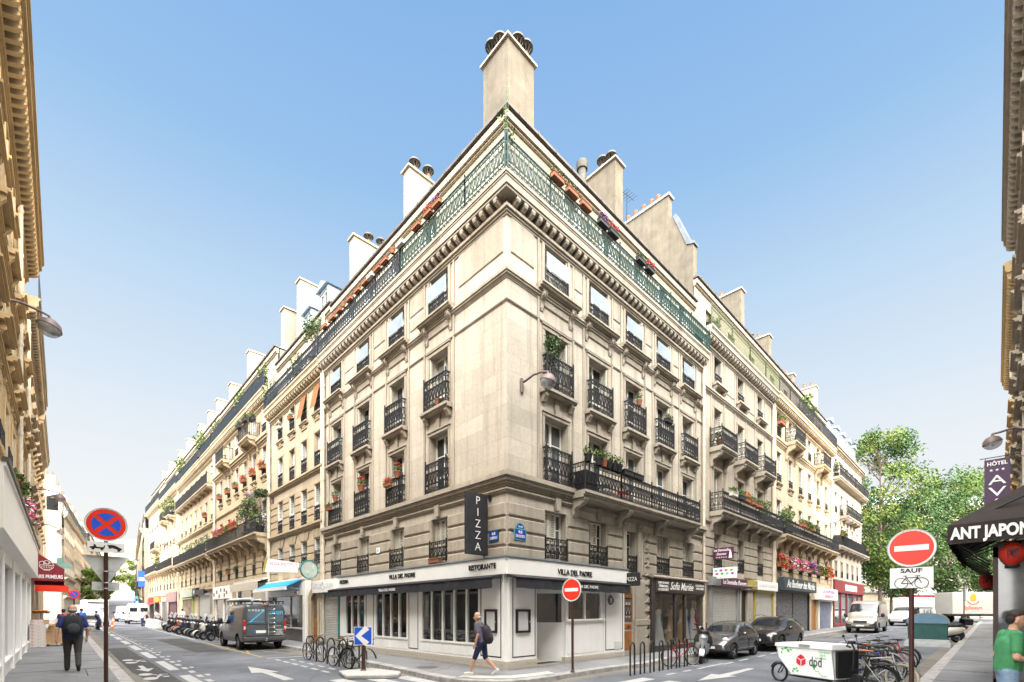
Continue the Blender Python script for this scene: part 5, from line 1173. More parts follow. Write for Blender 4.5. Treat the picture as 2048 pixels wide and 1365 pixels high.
# stone doorway between those two shops
dw = thing('house_door','dark doorway in a stone frame between the plum sign and the mustard shop','door',(19.2,0,.28)); f = Fr(dw,0,0,0,0)
m = MB(); m.bev(18.3,18.5,-.18,0,.28,3.2,.02); m.bev(19.5,20.35,-.18,0,.28,3.2,.02); m.bev(18.2,20.5,-.28,0,3.2,3.4,.02); m.box(18.1,20.6,-.34,0,3.4,3.5)
f.part(m,'stone_frame',TRIM_R); m = MB(); m.box(18.5,19.5,-.03,-.006,.28,3.2); f.part(m,'door_leaf',BLACKP); m = MB(); m.box(19.75,19.95,-.2,-.182,1.5,2.0); f.part(m,'entry_phone',STEEL)
r,f = shut_shop('dark roller shutters covered in scribbles under a slate sign', Fr(BR3,0,0,0,0), .42, 24.9, 32.6, 3.3, BLACKP, mat('scribbled dark shutter',(.10,.10,.105),.5,.3,3,dirt=(.36,.36,.38),dsc=6)); board(r,f,25.3,33.3,3.42,4.3,mat('slate blue sign',(.035,.05,.06),.5,.15,2),'Au Bonheur des Mariés',WHITE,.75,shear=.3,w=7.0,bold=.01,y=-.5,depth=.4)
m = MB(); m.box(28.6,28.75,-.08,-.005,.42,3.28); f.part(m,'middle_post',BLACKP)
r,f = shut_shop('blue grey shutter under a white sign with pink letters', Fr(BR3,0,0,0,0), .48, 35.8, 40.0, 2.85, WHITE_R, mat('blue grey shutter',(.17,.19,.26),.5,.4,3,dirt=(.35,.33,.28),dsc=4)); board(r,f,34.3,40.4,2.95,3.9,WHITE,['J.A. NUPTIALE','ANGELICA'],PETAL[1],.36,w=4.0,bold=.01,y=-.5,depth=.45)
dw = thing('house_door','brown doorway between the slate sign and the pink lettered sign','door',(34.1,0,.44)); f = Fr(dw,0,0,0,0); m = MB(); m.bev(32.9,33.4,-.14,0,.44,3.2,.02); m.bev(34.9,35.5,-.14,0,.44,3.2,.02); m.bev(33.4,34.9,-.14,0,2.9,3.2,.02); f.part(m,'stone_frame',TRIM_W); m = MB(); m.box(33.4,34.9,-.04,-.006,.44,2.9); f.part(m,'door_leaf',WOOD)
rd = thing('red_shopfront','dark red shopfront with tall glass on the white end house','shopfront',(47,0,.6)); f = Fr(rd,0,0,0,0)
m = MB(); m.bev(40.9,54.2,-.22,0,3.75,4.85,.02); o=f.part(m,'fascia',REDP); m = MB(); m.box(45,50.5,-.235,-.221,4.0,4.6); pb=f.part(m,'name_board',GREY_S,parent=o); text('BOULANGERIE',.5,WHITE,'lettering',pb,pb.matrix_basis.inverted() @ o.matrix_basis.inverted() @ f.at(47.75,-.242,4.3),.004,.01,w=4.6)
m = MB()
for x in (40.9,43.6,46.3,49,51.6,54): m.box(x,x+.25,-.14,0,.6,3.75)
m.box(40.9,54.2,-.12,0,.6,.9); f.part(m,'frame',REDP); m = MB(); m.quad((41,-.05,.9),(54.1,-.05,.9),(54.1,-.05,3.75),(41,-.05,3.75)); f.part(m,'pane',PANE_C)
# ------------------------------------------------------------------ vehicles
def paint(name, col, metal=.35, rough=.28): return mat(name, col, rough, .05, 2, metal=metal, coat=.6, spec=.5)
def split_mats(o, root, names, mats):
    """make one child mesh of root per material slot of o"""
    me = o.data; out = []
    for k, (nm, mt) in enumerate(zip(names, mats)):
        ps = [p for p in me.polygons if p.material_index == k]
        if not ps: out.append(None); continue
        b = MB(); idx = {}
        for p in ps:
            f = []
            for v in p.vertices:
                if v not in idx: idx[v] = len(b.v); b.v.append(tuple(me.vertices[v].co))
                f.append(idx[v])
            b.f.append(f); b.m.append(0)
        out.append(b.build(nm, mt, root, smooth=38))
    bpy.data.objects.remove(o); bpy.data.meshes.remove(me); return out
def wheel(root, x, y, r, w, m=None, n=5):
    """wheel whose outer face looks towards +-y"""
    s = 1 if y > 0 else -1; b = MB()
    b.lathe([(r*.64,-w/2),(r*.90,-w/2),(r,-w*.32),(r,w*.32),(r*.90,w/2),(r*.64,w/2)], (0,0,0), 26, 0, 'y'); o = b.build('tyre', RUBBER, None, T(x,y,r), 40)
    wt = bpy.data.objects.new('wheel', o.data); bpy.data.objects.remove(o); COL.objects.link(wt); wt.parent = root; wt.matrix_basis = T(x,y,r)
    b = MB(); b.lathe([(r*.66,w*.40),(r*.62,w*.46),(r*.57,w*.40),(r*.55,w*.1),(.02,w*.1)], (0,0,0), 26, 1, 'y')
    for k in range(n):
        a = 2*PI*k/n
        for da in (-.16,.16):
            p = [(math.cos(a)*r*.12,math.sin(a)*r*.12),(math.cos(a+da)*r*.58,math.sin(a+da)*r*.58)]
            b.tube([(p[0][0],w*.36,p[0][1]),(p[1][0],w*.36,p[1][1])], r*.055, 4, 0)
    b.lathe([(r*.16,w*.3),(r*.15,w*.42),(.01,w*.43)], (0,0,0), 12, 0, 'y')
    if s < 0: b.xf(Matrix.Scale(-1,4,(0,1,0)))
    b.build('rim', [m or ALLOY, DARK], wt, smooth=40); return wt
def body(st, gl, arches, r_arch, sub=2):
    """st: stations (x, zb, zbelt, ztop, wb, wbelt, wtop); gl(i,j) -> slot of the face between stations i,i+1 in band j"""
    b = MB(); ring = 14
    for x, zb, zl, zt, wb, wl, wt in st:
        rt = min(.09, (zt-zl)*.3)
        h = [(0,zb),(wb*.9,zb),(wb,zb+.09),(wl,zb+(zl-zb)*.55),(wl*.985,zl),(wt,zt-rt),(wt*.84,zt-rt*.15),(0,zt)]
        b.v += [(x,y,z) for y,z in h]+[(x,-y,z) for y,z in h[6:0:-1]]
    for i in range(len(st)-1):
        for j in range(ring):
            jj = j if j < 7 else 13-j
            b.f.append([i*ring+j,i*ring+(j+1)%ring,(i+1)*ring+(j+1)%ring,(i+1)*ring+j]); b.m.append(gl(i,jj))
    for i, fl in ((0,True),(len(st)-1,False)):
        q = [i*ring+j for j in range(ring)]
        # cap made of quads so that it subdivides cleanly
        for j in range(7):
            a, b2, c, d = q[j], q[j+1], q[(14-j-1)%14], q[(14-j)%14]
            f = [a,b2,c,d] if len({a,b2,c,d}) == 4 else [x for k,x in enumerate([a,b2,c,d]) if x not in [a,b2,c,d][:k]]
            b.f.append(f); b.m.append(gl(-1 if fl else len(st)-1, j))
    o = b.build('shell', [BLACKP]*8); me = o.data
    md = o.modifiers.new('s','SUBSURF'); md.levels = sub; md.render_levels = sub
    bm = bmesh.new(); bm.from_mesh(me); bmesh.ops.recalc_face_normals(bm, faces=bm.faces); bm.to_mesh(me); bm.free(); bake(o)
    cut = MB(); 
    for x in arches:
        for s in (-1,1): cut.lathe([(.001,s*3),(r_arch,s*3),(r_arch,s*st[0][7] if len(st[0])>7 else s*.52),(.001,s*.52)], (x,0,r_arch*.92), 24, 0, 'y')
    c = cut.build('cutter', [BLACKP]*8); c.data.polygons.foreach_set('material_index', [5]*len(c.data.polygons))
    bm = bmesh.new(); bm.from_mesh(c.data); bmesh.ops.recalc_face_normals(bm, faces=bm.faces); bm.to_mesh(c.data); bm.free()
    md = o.modifiers.new('b','BOOLEAN'); md.object = c; md.operation = 'DIFFERENCE'; md.solver = 'EXACT'
    bake(o); bpy.data.objects.remove(c); return o
NAMES = ['body','windscreen','side_window','rear_window','bumper','wheel_arch','roof','lower_trim']
def vehicle(name, label, cat, loc, rz, st, gl, arches, ra, col, wr, ww, wy, trim=None, roof=None, group=None, rim=None):
    root = thing(name, label, cat, (loc[0],loc[1],gz(*loc)), rz, group)
    o = body(st, gl, arches, ra)
    parts = split_mats(o, root, NAMES, [col, CARGLASS, CARGLASS, CARGLASS, trim or POTBLK, DARK, roof or col, trim or POTBLK])
    for x in arches:
        for s in (-1,1): wheel(root, x, s*wy, wr, ww, rim)
    return root
def blk(root, nm, m, x0,x1,y0,y1,z0,z1, both=False, parent=None, bev=0):
    for s in ((1,-1) if both else (1,)):
        b = MB(); ya, yb = sorted((s*y0, s*y1))
        b.box(x0,x1,ya,yb,z0,z1); o = b.build(nm, m, parent or root)
        if bev: md = o.modifiers.new('bevel','BEVEL'); md.width = bev; md.segments = 2
    return o
def ellp(root, nm, m, c, r, both=False, parent=None, M=None):
    for s in ((1,-1) if both else (1,)):
        b = MB(); b.ell((c[0],s*c[1],c[2]), r, 14, 0, M); o = b.build(nm, m, parent or root, smooth=70)
    return o
# --- grey panel van, back doors towards us
VG = paint('dark grey van paint', (.075,.083,.09), .3, .35); VGL = paint('grey van lower cladding', (.05,.052,.055), 0, .6)
def van_st(L, w, h, hood=.95, screen=.8):
    # x from rear (-L/2) to front
    r = -L/2; f = L/2
    return [(r,.42,1.0,h-.10,w*.46,w*.485,w*.44),(r+.04,.34,1.02,h-.04,w*.49,w*.5,w*.46),(r+.35,.32,1.05,h,w*.495,w*.5,w*.465),(r+L*.30,.32,1.05,h,w*.5,w*.5,w*.465),(r+L*.5,.32,1.05,h,w*.5,w*.5,w*.465),(f-hood-screen-.55,.32,1.05,h-.01,w*.5,w*.5,w*.46),
            (f-hood-screen,.32,1.05,h-.10,w*.5,w*.5,w*.45),(f-hood-.1,.32,1.05,1.48,w*.5,w*.5,w*.46),(f-hood+.15,.32,1.04,1.30,w*.5,w*.495,w*.46),(f-.30,.30,.95,1.12,w*.49,w*.48,w*.42),(f-.05,.32,.80,.92,w*.46,w*.45,w*.38),(f,.38,.62,.74,w*.40,w*.40,w*.34)]
def van_gl(i, j):
    if i == 6 and j in (5,6): return 1
    if i in (5,6) and j == 4: return 2
    if j <= 1 and i >= 0: return 7
    if i in (9,10) and j <= 3: return 4
    return 0
def van(label, loc, rz, L, w, h, col, trim=None, group=None, name='van', cat='van'):
    st = van_st(L,w,h); wb = L*.6
    r = vehicle(name,label,cat,loc,rz,st,van_gl,(-L/2+L*.19,L/2-L*.185),.42,col,.34,.22,w/2-.13,trim,None,group)
    f = L/2
    for s in (-1,1):
        b = MB(); b.ell((f-.42,s*(w*.44),.98),(.26,.10,.15),14,0,RY(.45)); b.build('headlight',LAMPGLASS,r,smooth=70)
        b = MB(); b.ell((f-1.45,s*(w/2+.16),1.35),(.07,.13,.17),10); b.ell((f-1.43,s*(w/2+.05),1.25),(.04,.12,.04),8); b.build('wing_mirror',POTBLK,r,smooth=70)
        b = MB(); b.box(-f-.02,-f+.10,s*w*.455-.05,s*w*.455+.05,.82,1.42); o = b.build('tail_light',TAILRED,r); md = o.modifiers.new('bevel','BEVEL'); md.width=.03; md.segments=2
        b = MB(); b.box(-f-.024,-f+.08,s*w*.455-.045,s*w*.455+.045,.98,1.12); b.build('reversing_lamp',LAMPGLASS,o)
    return r
mv = van('dark grey panel van with ladder and roof rack, its back doors towards us', (-2.78,16.42), PI/2, 4.96, 1.96, 2.22, VG, VGL)
f = -4.96/2
m = MB(); m.box(f-.05,f+.2,-.93,.93,.42,.62); o = m.build('rear_bumper',VGL,mv); md=o.modifiers.new('bevel','BEVEL'); md.width=.04; md.segments=2
DOORP = paint('grey van door paint',(.11,.125,.14),.4,.3)
for s in (-1,1):
    m = MB(); ya,yb = sorted((s*.012,s*.82)); m.box(f-.018,f+.12,ya,yb,.66,2.06); o=m.build('back_door',DOORP,mv); md=o.modifiers.new('bevel','BEVEL'); md.width=.025; md.segments=2
    m = MB(); m.box(f-.026,f-.014,ya+.05,yb-.05,1.32,1.96); m.build('back_window',mat('tinted van door film' ,(.10,.14,.17),.12,.3,1.5,spec=.8) if s<0 else MATS['tinted van door film'],o)
    m = MB(); m.box(f-.024,f-.016,ya,yb,1.20,1.225); m.build('door_groove',BLACKP,o)
m = MB(); m.box(f-.034,f-.018,-.02,.5,.80,.93); o=m.build('number_plate',WHITE_S,mv); m = MB(); m.box(f-.038,f-.033,.42,.5,.80,.93); m.build('blue_band',BLUE_S,o)
CYAN = mat('light blue lettering',(.10,.48,.75),.4,.05,3)
LT = lambda x,y,z: T(x,y,z) @ RZ(-PI/2)
text('clean',.36,CYAN,'lettering',mv,LT(f-.032,-.46,1.80),.002,.003,shear=.2,w=.62); text('01 73 52 61 10',.14,WHITE,'lettering',mv,LT(f-.032,.42,1.88),.002,0,w=.66)
m = MB(); m.add([(f-.032,.72,1.33),(f-.032,.66,1.30),(f-.032,.06,1.86),(f-.032,.0,1.93),(f-.032,.10,1.88)],[(0,1,2,3,4)]); m.box(f-.034,f-.030,.05,.74,1.325,1.34); m.build('blue_arrow_stripe',CYAN,mv)
for k,t_ in enumerate(('Climatisation','Froid','Chauffage','Entretien','Pose de vitres')): text(t_,.085,WHITE,'lettering',mv,LT(f-.022,-.62,.96-.062*k),.002,0)
text('www.clean.fr',.07,WHITE,'lettering',mv,LT(f-.022,-.5,1.14),.002,0)
ld = MB()
for y in (-.10,-.40): ld.tube([(f-.12,y,.72),(f-.12,y,2.22),(f+.1,y,2.30)],.018,6)
for k in range(7): ld.tube([(f-.12,-.10,.85+.22*k),(f-.12,-.40,.85+.22*k)],.014,6)
ld.build('ladder',CHROME,mv,smooth=40)
rk = MB()
for y in (-.85,.85): rk.tube([(f+.1,y,2.33),(1.0,y,2.33)],.022,6)
for k in range(6): rk.tube([(f+.15+.62*k,-.85,2.33),(f+.15+.62*k,.85,2.33)],.02,6); rk.box(f+.13+.62*k,f+.17+.62*k,-.86,-.82,2.18,2.33); rk.box(f+.13+.62*k,f+.17+.62*k,.82,.86,2.18,2.33)
rk.build('roof_rack',IRON,mv,smooth=40)
m = MB(); m.tube([(f-.2,.62,2.40),(1.4,.60,2.42)],.09,10); m.tube([(f-.1,.25,2.38),(1.2,.25,2.38)],.05,8); tag_pipe = m.build('roof_tube',GREY_S,mv,smooth=40)
m = MB(); m.box(f-.03,f+.02,-.14,.14,2.10,2.14); m.build('brake_light',TAILRED,mv); m = MB(); m.tube([(f-.02,0,.45),(f-.22,0,.43),(f-.24,0,.5)],.03,6); m.ell((f-.24,0,.53),(.04,.04,.04),8); m.build('tow_bar',STEEL,mv)
m = MB(); m.box(-.9,.9,.905,.985,.98,1.0); m.build('side_strip',VGL,mv); m = MB(); m.add([(-.75,.955,1.22),(.35,.955,1.22),(.35,.935,1.85),(-.75,.935,1.85)],[(0,1,2,3)]); m.build('side_panel_window',CARGLASS,mv)
# --- other vans
WVAN = paint('white van paint',(.50,.50,.49),0,.35); BVAN = paint('champagne van paint',(.36,.335,.29),.5,.3)
wv = van('white panel van parked behind the white plastic barriers', (-3.15,61.5+2.6), PI/2, 5.4, 2.0, 2.5, WVAN, group='white vans far down the left street'); van('white van with a rear window parked farther up, beside an orange cone', (-3.4,76), PI/2, 5.0, 2.0, 2.2, WVAN, group='white vans far down the left street')
for y in (-.5,.5): m = MB(); m.box(-2.72,-2.695,y-.34,y+.34,1.5,1.95); m.build('back_window',CARGLASS,wv)
tv = van('champagne coloured high roof van facing us in the right street', (36.4,-3.25), PI, 5.5, 2.02, 2.50, BVAN)
f = 2.75; m = MB(); m.box(f-.03,f+.02,-.42,.42,.72,.94); o=m.build('grille',BLACKP,tv); md=o.modifiers.new('bevel','BEVEL'); md.width=.06; md.segments=2
for k in range(3): blk(tv,'grille_bar',CHROME,f+.012,f+.03,-.38,.38,.755+.065*k,.775+.065*k)
blk(tv,'number_plate',WHITE_S,f+.02,f+.045,-.26,.26,.50,.61); blk(tv,'front_bumper',POTBLK,f-.25,f+.01,-.88,.88,.36,.56,bev=.06)
# --- small hatchback
FG = paint('graphite car paint',(.12,.118,.122),.6,.22)
def hatch_st(L,w,h):
    r,f=-L/2,L/2
    return [(r,.42,.70,.92,w*.38,w*.42,w*.34),(r+.05,.32,.78,1.05,w*.44,w*.46,w*.38),(r+.22,.27,.90,h-.26,w*.475,w*.49,w*.37),(r+.55,.24,.93,h-.06,w*.49,w*.5,w*.38),(r+1.05,.23,.93,h,w*.49,w*.5,w*.385),(r+1.75,.23,.92,h-.04,w*.49,w*.5,w*.385),(r+2.0,.23,.91,h-.14,w*.49,w*.5,w*.39),
            (f-1.02,.23,.90,1.0,w*.49,w*.495,w*.43),(f-.78,.23,.86,.955,w*.49,w*.49,w*.42),(f-.35,.22,.74,.84,w*.48,w*.465,w*.37),(f-.08,.24,.58,.68,w*.43,w*.42,w*.32),(f,.30,.46,.56,w*.35,w*.36,w*.26)]
def hatch_gl(i,j):
    if i == 6 and j in (5,6): return 1
    if i in (3,4,5,6) and j == 4: return 2
    if i in (2,) and j in (5,6): return 3
    if j <= 1 and i >= 0: return 7
    return 0
fi = vehicle('small_car','small rounded graphite hatchback nearest the scooter in the right street','car',(10.55,-2.42),PI,hatch_st(3.57,1.64,1.49),hatch_gl,(-1.12,1.18),.345,FG,.30,.19,.70,None,None,'cars parked along the right street',CHROME)
f=3.57/2
for s in (-1,1):
    ellp(fi,'headlight',LAMPGLASS,(f-.30,s*.56,.74),(.08,.135,.125),M=RY(.35)); ellp(fi,'fog_light',LAMPGLASS,(f-.13,s*.54,.49),(.06,.11,.075)); ellp(fi,'wing_mirror',FG,(.42,s*.90,.98),(.07,.10,.075))
    m=MB(); m.box(-.30,-.28,s*.826-.006,s*.826+.006,.32,.90); m.build('door_gap',BLACKP,fi); m=MB(); m.box(-.36,-.18,s*.83-.012,s*.83+.012,.80,.83); m.build('door_handle',CHROME,fi); m=MB(); m.box(.12,.15,s*.80-.02,s*.80+.02,.93,1.40); m.build('door_pillar',FG,fi); m=MB(); m.box(-.9,.78,s*.815-.01,s*.815+.015,.40,.43); m.build('chrome_strip',CHROME,fi)
blk(fi,'chrome_bar',CHROME,f-.10,f-.03,-.2,.2,.60,.62); blk(fi,'number_plate',WHITE_S,f-.01,f+.015,-.26,.26,.40,.50); blk(fi,'air_intake',BLACKP,f-.05,f+.004,-.36,.36,.28,.37)
# --- SUV
SG = paint('brown black car paint',(.045,.042,.043),.5,.2)
def suv_st(L,w,h):
    r,f=-L/2,L/2
    return [(r,.50,.95,1.12,w*.40,w*.43,w*.34),(r+.05,.38,1.0,1.22,w*.46,w*.47,w*.38),(r+.30,.30,1.04,h-.22,w*.485,w*.49,w*.37),(r+.70,.28,1.03,h-.05,w*.49,w*.5,w*.38),(r+1.5,.27,1.01,h,w*.49,w*.5,w*.39),(r+2.15,.27,.99,h-.03,w*.49,w*.5,w*.39),(r+2.5,.27,.98,h-.12,w*.49,w*.5,w*.395),
            (f-1.30,.27,.97,1.10,w*.49,w*.495,w*.43),(f-1.0,.27,.95,1.05,w*.49,w*.49,w*.43),(f-.45,.27,.88,.98,w*.485,w*.47,w*.40),(f-.07,.30,.72,.84,w*.45,w*.44,w*.34),(f,.38,.58,.68,w*.39,w*.39,w*.29)]
sv = vehicle('large_car','dark brown SUV parked behind the small rounded hatchback','car',(15.65,-2.62),PI,suv_st(4.57,1.88,1.62),hatch_gl,(-1.36,1.38),.41,SG,.355,.23,.80,None,None,'cars parked along the right street',ALLOY)
f=4.57/2
for s in (-1,1):
    m=MB(); m.ell((f-.28,s*.68,.80),(.16,.17,.06),12,0,RZ(-s*.5)); m.build('headlight',LAMPGLASS,sv,smooth=70); ellp(sv,'wing_mirror',SG,(.62,s*1.02,1.06),(.08,.11,.08)); m=MB(); m.tube([(-1.5,s*.70,1.60),(-.7,s*.71,1.665),(.4,s*.71,1.63)],.02,6); m.build('roof_rail',CHROME,sv,smooth=40)
    for x in (-.42,-1.0): m=MB(); m.box(x,x+.18,s*.945-.012,s*.945+.012,.92,.95); m.build('door_handle',CHROME,sv)
    m=MB(); m.tube([(f-.15,s*.42,.42),(f-.1,s*.68,.44),(f-.32,s*.86,.52)],.022,6); m.build('chrome_strip',CHROME,sv)
m=MB(); m.prism([(-.46,.82),(.46,.82),(.52,.60),(.34,.44),(-.34,.44),(-.52,.60)],'yz',f-.08,f+.012); m.build('grille',BLACKP,sv); blk(sv,'number_plate',WHITE_S,f+.012,f+.03,-.26,.26,.47,.57)
# --- cars queued far up the left street
cols=[paint('far red car paint',(.40,.03,.03)),paint('far dark car paint',(.03,.032,.035)),paint('far silver car paint',(.35,.36,.37)),paint('far green car paint',(.03,.20,.08)),paint('far white car paint',(.6,.6,.6))]
far_cars=[('red car in the queue beyond the white truck',-6.2,92,0),('black car just behind the red one far up the left street',-5.7,99,1),('silver car in the far queue, third from the front',-5.3,107,2),('green car in the far queue of the left street',-4.5,118,3),('white car far up the hill',-3.6,130,4),('dark car near the top of the hill',-2.4,146,1)]
c0 = vehicle('parked_car',far_cars[0][0],'car',(far_cars[0][1],far_cars[0][2]),-PI/2,hatch_st(3.9,1.75,1.5),hatch_gl,(-1.2,1.25),.34,cols[0],.30,.19,.75,None,None,'cars queueing far up the left street')
for lb,x,y,k in far_cars[1:]: dup(c0,(x,y,gz(x,y)),-PI/2+R(-4),lb,swap={cols[0]:cols[k]})
# --- refrigerated truck facing us on the left, with an open tailgate box beside it
tr = thing('delivery_truck','white refrigerated truck facing us on the left of the left street','truck',(-7.35,55,gz(-7,55)),-PI/2)
m=MB(); m.box(-3.4,1.0,-1.05,1.05,.75,2.75); o=m.build('box_body',WHITE,tr); md=o.modifiers.new('bevel','BEVEL'); md.width=.05; md.segments=2
st=[(1.0,.5,1.2,2.05,.98,1.0,.85),(1.2,.45,1.2,2.15,.98,1.0,.88),(1.8,.45,1.2,2.1,.98,1.0,.88),(2.35,.42,1.15,1.45,.98,1.0,.9),(2.75,.42,1.0,1.15,.96,.96,.86),(2.85,.5,.8,.95,.9,.9,.8)]
b=body(st,lambda i,j: 1 if i==2 and j in (5,6) else 2 if i in (1,2) and j==4 else 0,(-2.2,2.1),.42,2); split_mats(b,tr,['cab']+NAMES[1:],[WVAN,CARGLASS,CARGLASS,CARGLASS,POTBLK,DARK,WVAN,POTBLK])
for x in (-2.2,2.1):
    for s in (-1,1): wheel(tr,x,s*.88,.36,.24)
m=MB(); m.bev(-.8,.8,-.25,.0,0,.45,.08); m.xf(T(1.35,0,2.25) @ RZ(PI/2)); m.build('cooling_unit',WHITE,tr); blk(tr,'cooling_grille',BLACKP,1.60,1.612,-.6,.6,2.38,2.52); blk(tr,'number_plate',WHITE_S,2.86,2.88,-.26,.26,.5,.61); blk(tr,'headlight',LAMPGLASS,2.70,2.80,.55,.85,.72,.92,True)
tb = thing('tail_lift_van','pale grey flat truck with raised loading panels, behind the walking man','truck',(-8.3,46,gz(-8,46)),-PI/2)
m=MB(); m.prism([(-2,.9),(1.3,.9),(1.3,1.0),(-2,1.0)],'xz',-.95,.95); m.build('flat_bed',GREY_S,tb); m=MB(); m.box(-.05,.0,-.95,.95,1.0,2.2); m.xf(T(1.2,0,0)); m.build('raised_panel',GREY_S,tb); m=MB(); m.prism([(1.25,2.2),(2.1,1.3),(2.05,1.26),(1.2,2.12)],'xz',-.9,.9); m.build('tilted_panel',GREY_S,tb)
for x in (-1.4,.9):
    for s in (-1,1): wheel(tb,x,s*.82,.33,.2)
# --- lorries and vans on the square at the end of the right street
lo_ = thing('box_truck','long white box lorry with orange egg emblem crossing the end of the right street','truck',(69,-9.0,gz(69,-9)),R(-43.9))
m=MB(); m.box(-4.3,4.3,-1.2,1.2,1.0,3.55); o=m.build('box_body',mat('lorry white panel',(.36,.345,.31),.5,.05,1.5,streak=.1),lo_); md=o.modifiers.new('bevel','BEVEL'); md.width=.04; md.segments=1
m=MB(); m.box(-4.2,4.2,-1.0,1.0,.75,.98); m.build('chassis',IRON,lo_); m=MB(); m.box(-1.0,2.6,-1.18,-1.1,.45,.55); m.box(-1.0,2.6,-1.18,-1.1,.66,.76); m.build('side_guard',CREAM,lo_)
st=[(4.4,.6,1.4,3.0,1.05,1.1,1.0),(4.6,.5,1.4,3.1,1.08,1.12,1.02),(5.6,.5,1.4,3.0,1.1,1.12,1.02),(6.1,.5,1.4,2.2,1.1,1.1,1.02),(6.25,.6,1.2,1.5,1.05,1.05,1.0)]
b=body(st,lambda i,j: 1 if i==2 and j in (5,6) else 2 if i in (1,2) and j==4 else 0,(5.4,),.5,2); split_mats(b,lo_,['cab']+NAMES[1:],[WVAN,CARGLASS,CARGLASS,CARGLASS,POTBLK,DARK,WVAN,POTBLK])
for x in (-2.6,3.4,5.4):
    for s in (-1,1): wheel(lo_,x,s*.95,.48,.28)
OR_=mat('egg orange',(.70,.25,.02),.4,.15,3); EG=MB(); EG.ell((-1.9,-1.215,2.95),(.36,.02,.46),18); EG.build('egg_emblem',OR_,lo_,smooth=70)
EG=MB(); pts=[(-1.9+.72*math.cos(a),2.75+.62*math.sin(a)) for a in [PI+.35+(PI-.7)*i/14 for i in range(15)]]; EG.strip(pts,.09,-1.222,-1.205); EG.build('smile_emblem',mat('emblem red orange',(.60,.09,.02),.4,.05,3),lo_); text('EpiSaveurs',.62,MATS['emblem red orange'],'lettering',lo_,T(-1.9,-1.21,1.72),.004,.006,w=2.1); text('groupe pomona',.2,MATS['light blue lettering'],'lettering',lo_,T(-1.7,-1.21,1.38),.003,0)
iv = van('white van with a box on its roof behind the street tree', (53.5,-4.2), PI+R(-18), 5.2, 2.0, 2.1, WVAN); m=MB(); m.box(-2.6,.9,-1.0,1.0,1.9,2.9); o=m.build('box_body',WHITE,iv)
van('small white van half hidden behind the green recycling bin', (63,-3.9), PI+R(-20), 4.4, 1.8, 1.85, WVAN)
# --- recycling container
bn = thing('recycling_bin','big dark green recycling container with rounded blue grey lid by the right kerb','container',(22.2,-7.95,gz(22,-8)),R(4))
GRN=mat('bin green plastic',(.018,.075,.070),.5,.2,4,bump=.15,bsc=160); LID=mat('bin lid blue grey',(.10,.19,.27),.35,.15,3)
m=MB(); m.prism([(-.74,.22),(.74,.22),(.78,1.16),(-.78,1.16)],'yz',-.62,.62); o=m.build('tank',GRN,bn); md=o.modifiers.new('bevel','BEVEL'); md.width=.05; md.segments=3
m=MB(); pts=[(-.82,1.16),(.82,1.16)]+[(.82*math.cos(a),1.16+.52*math.sin(a)**.8) for a in [PI*i/14 for i in range(1,14)]]; m.prism(pts,'yz',-.66,.66); m.build('lid',LID,bn,smooth=50)
m=MB(); m.bev(-.95,.95,-.9,.9,0,.2,.05); m.box(-.85,-.60,-.82,.82,.2,.36); m.build('base',STEEL,bn); YEL=mat('bin yellow band',(.42,.30,.04),.5,.1,3)
for x in (.30,.56): m=MB(); pts=[(.84*math.cos(a),1.16+.535*math.sin(a)**.8) for a in [PI*i/14 for i in range(15)]]; m.strip([(p[0],p[1]) for p in pts],.02,x,x+.08); m.xf(RZ(0)); m.v=[(p[1],p[0],p[2]) for p in m.v]; m.build('yellow_band',YEL,bn)
m=MB(); m.tube([(0,-.12,1.66),(0,-.12,1.86),(0,.12,1.86),(0,.12,1.66)],.035,8); m.tube([(-.12,0,1.66),(-.12,0,1.80)],.05,8); m.build('lifting_hook',STEEL,bn,smooth=40)
bg_=MB(); bg_.ell((0,0,.14),(.42,.28,.17),12); bg_.ell((.35,.1,.10),(.25,.2,.12),10); o=bg_.build('rubbish_bag',mat('black bin bag',(.012,.012,.014),.25,.3,14,bump=.8,bsc=9),None,T(29.2,-8.75,gz(29,-9)+.02),smooth=70); tag(o,'black rubbish bag lying on the right kerb past the container','bag')
# ------------------------------------------------------------------ bicycles, scooters, racks
def bikewheel(root, x, z, r, tyre, nm='wheel', spokes=18, tw=.022, rot=0, y=0):
    b = MB(); n = 30
    b.tube([(r*math.cos(2*PI*i/n),0,r*math.sin(2*PI*i/n)) for i in range(n)], tw, 6, 0, True); b.tube([(r*.93*math.cos(2*PI*i/n),0,r*.93*math.sin(2*PI*i/n)) for i in range(n)], .010, 4, 1, True)
    for k in range(spokes):
        a = 2*PI*k/spokes; b.tube([(.02*math.cos(a+1.2),.02*(-1)**k,.02*math.sin(a+1.2)),(r*.93*math.cos(a),0,r*.93*math.sin(a))], .0022, 3, 2, cap=False)
    b.tube([(0,-.05,0),(0,.05,0)], .022, 8, 2)
    return b.build(nm, [tyre, STEEL, STEEL], root, T(x,y,z) @ RZ(rot), 50)
CREAMT = mat('cream tyre',(.50,.42,.30),.8,.1,6)
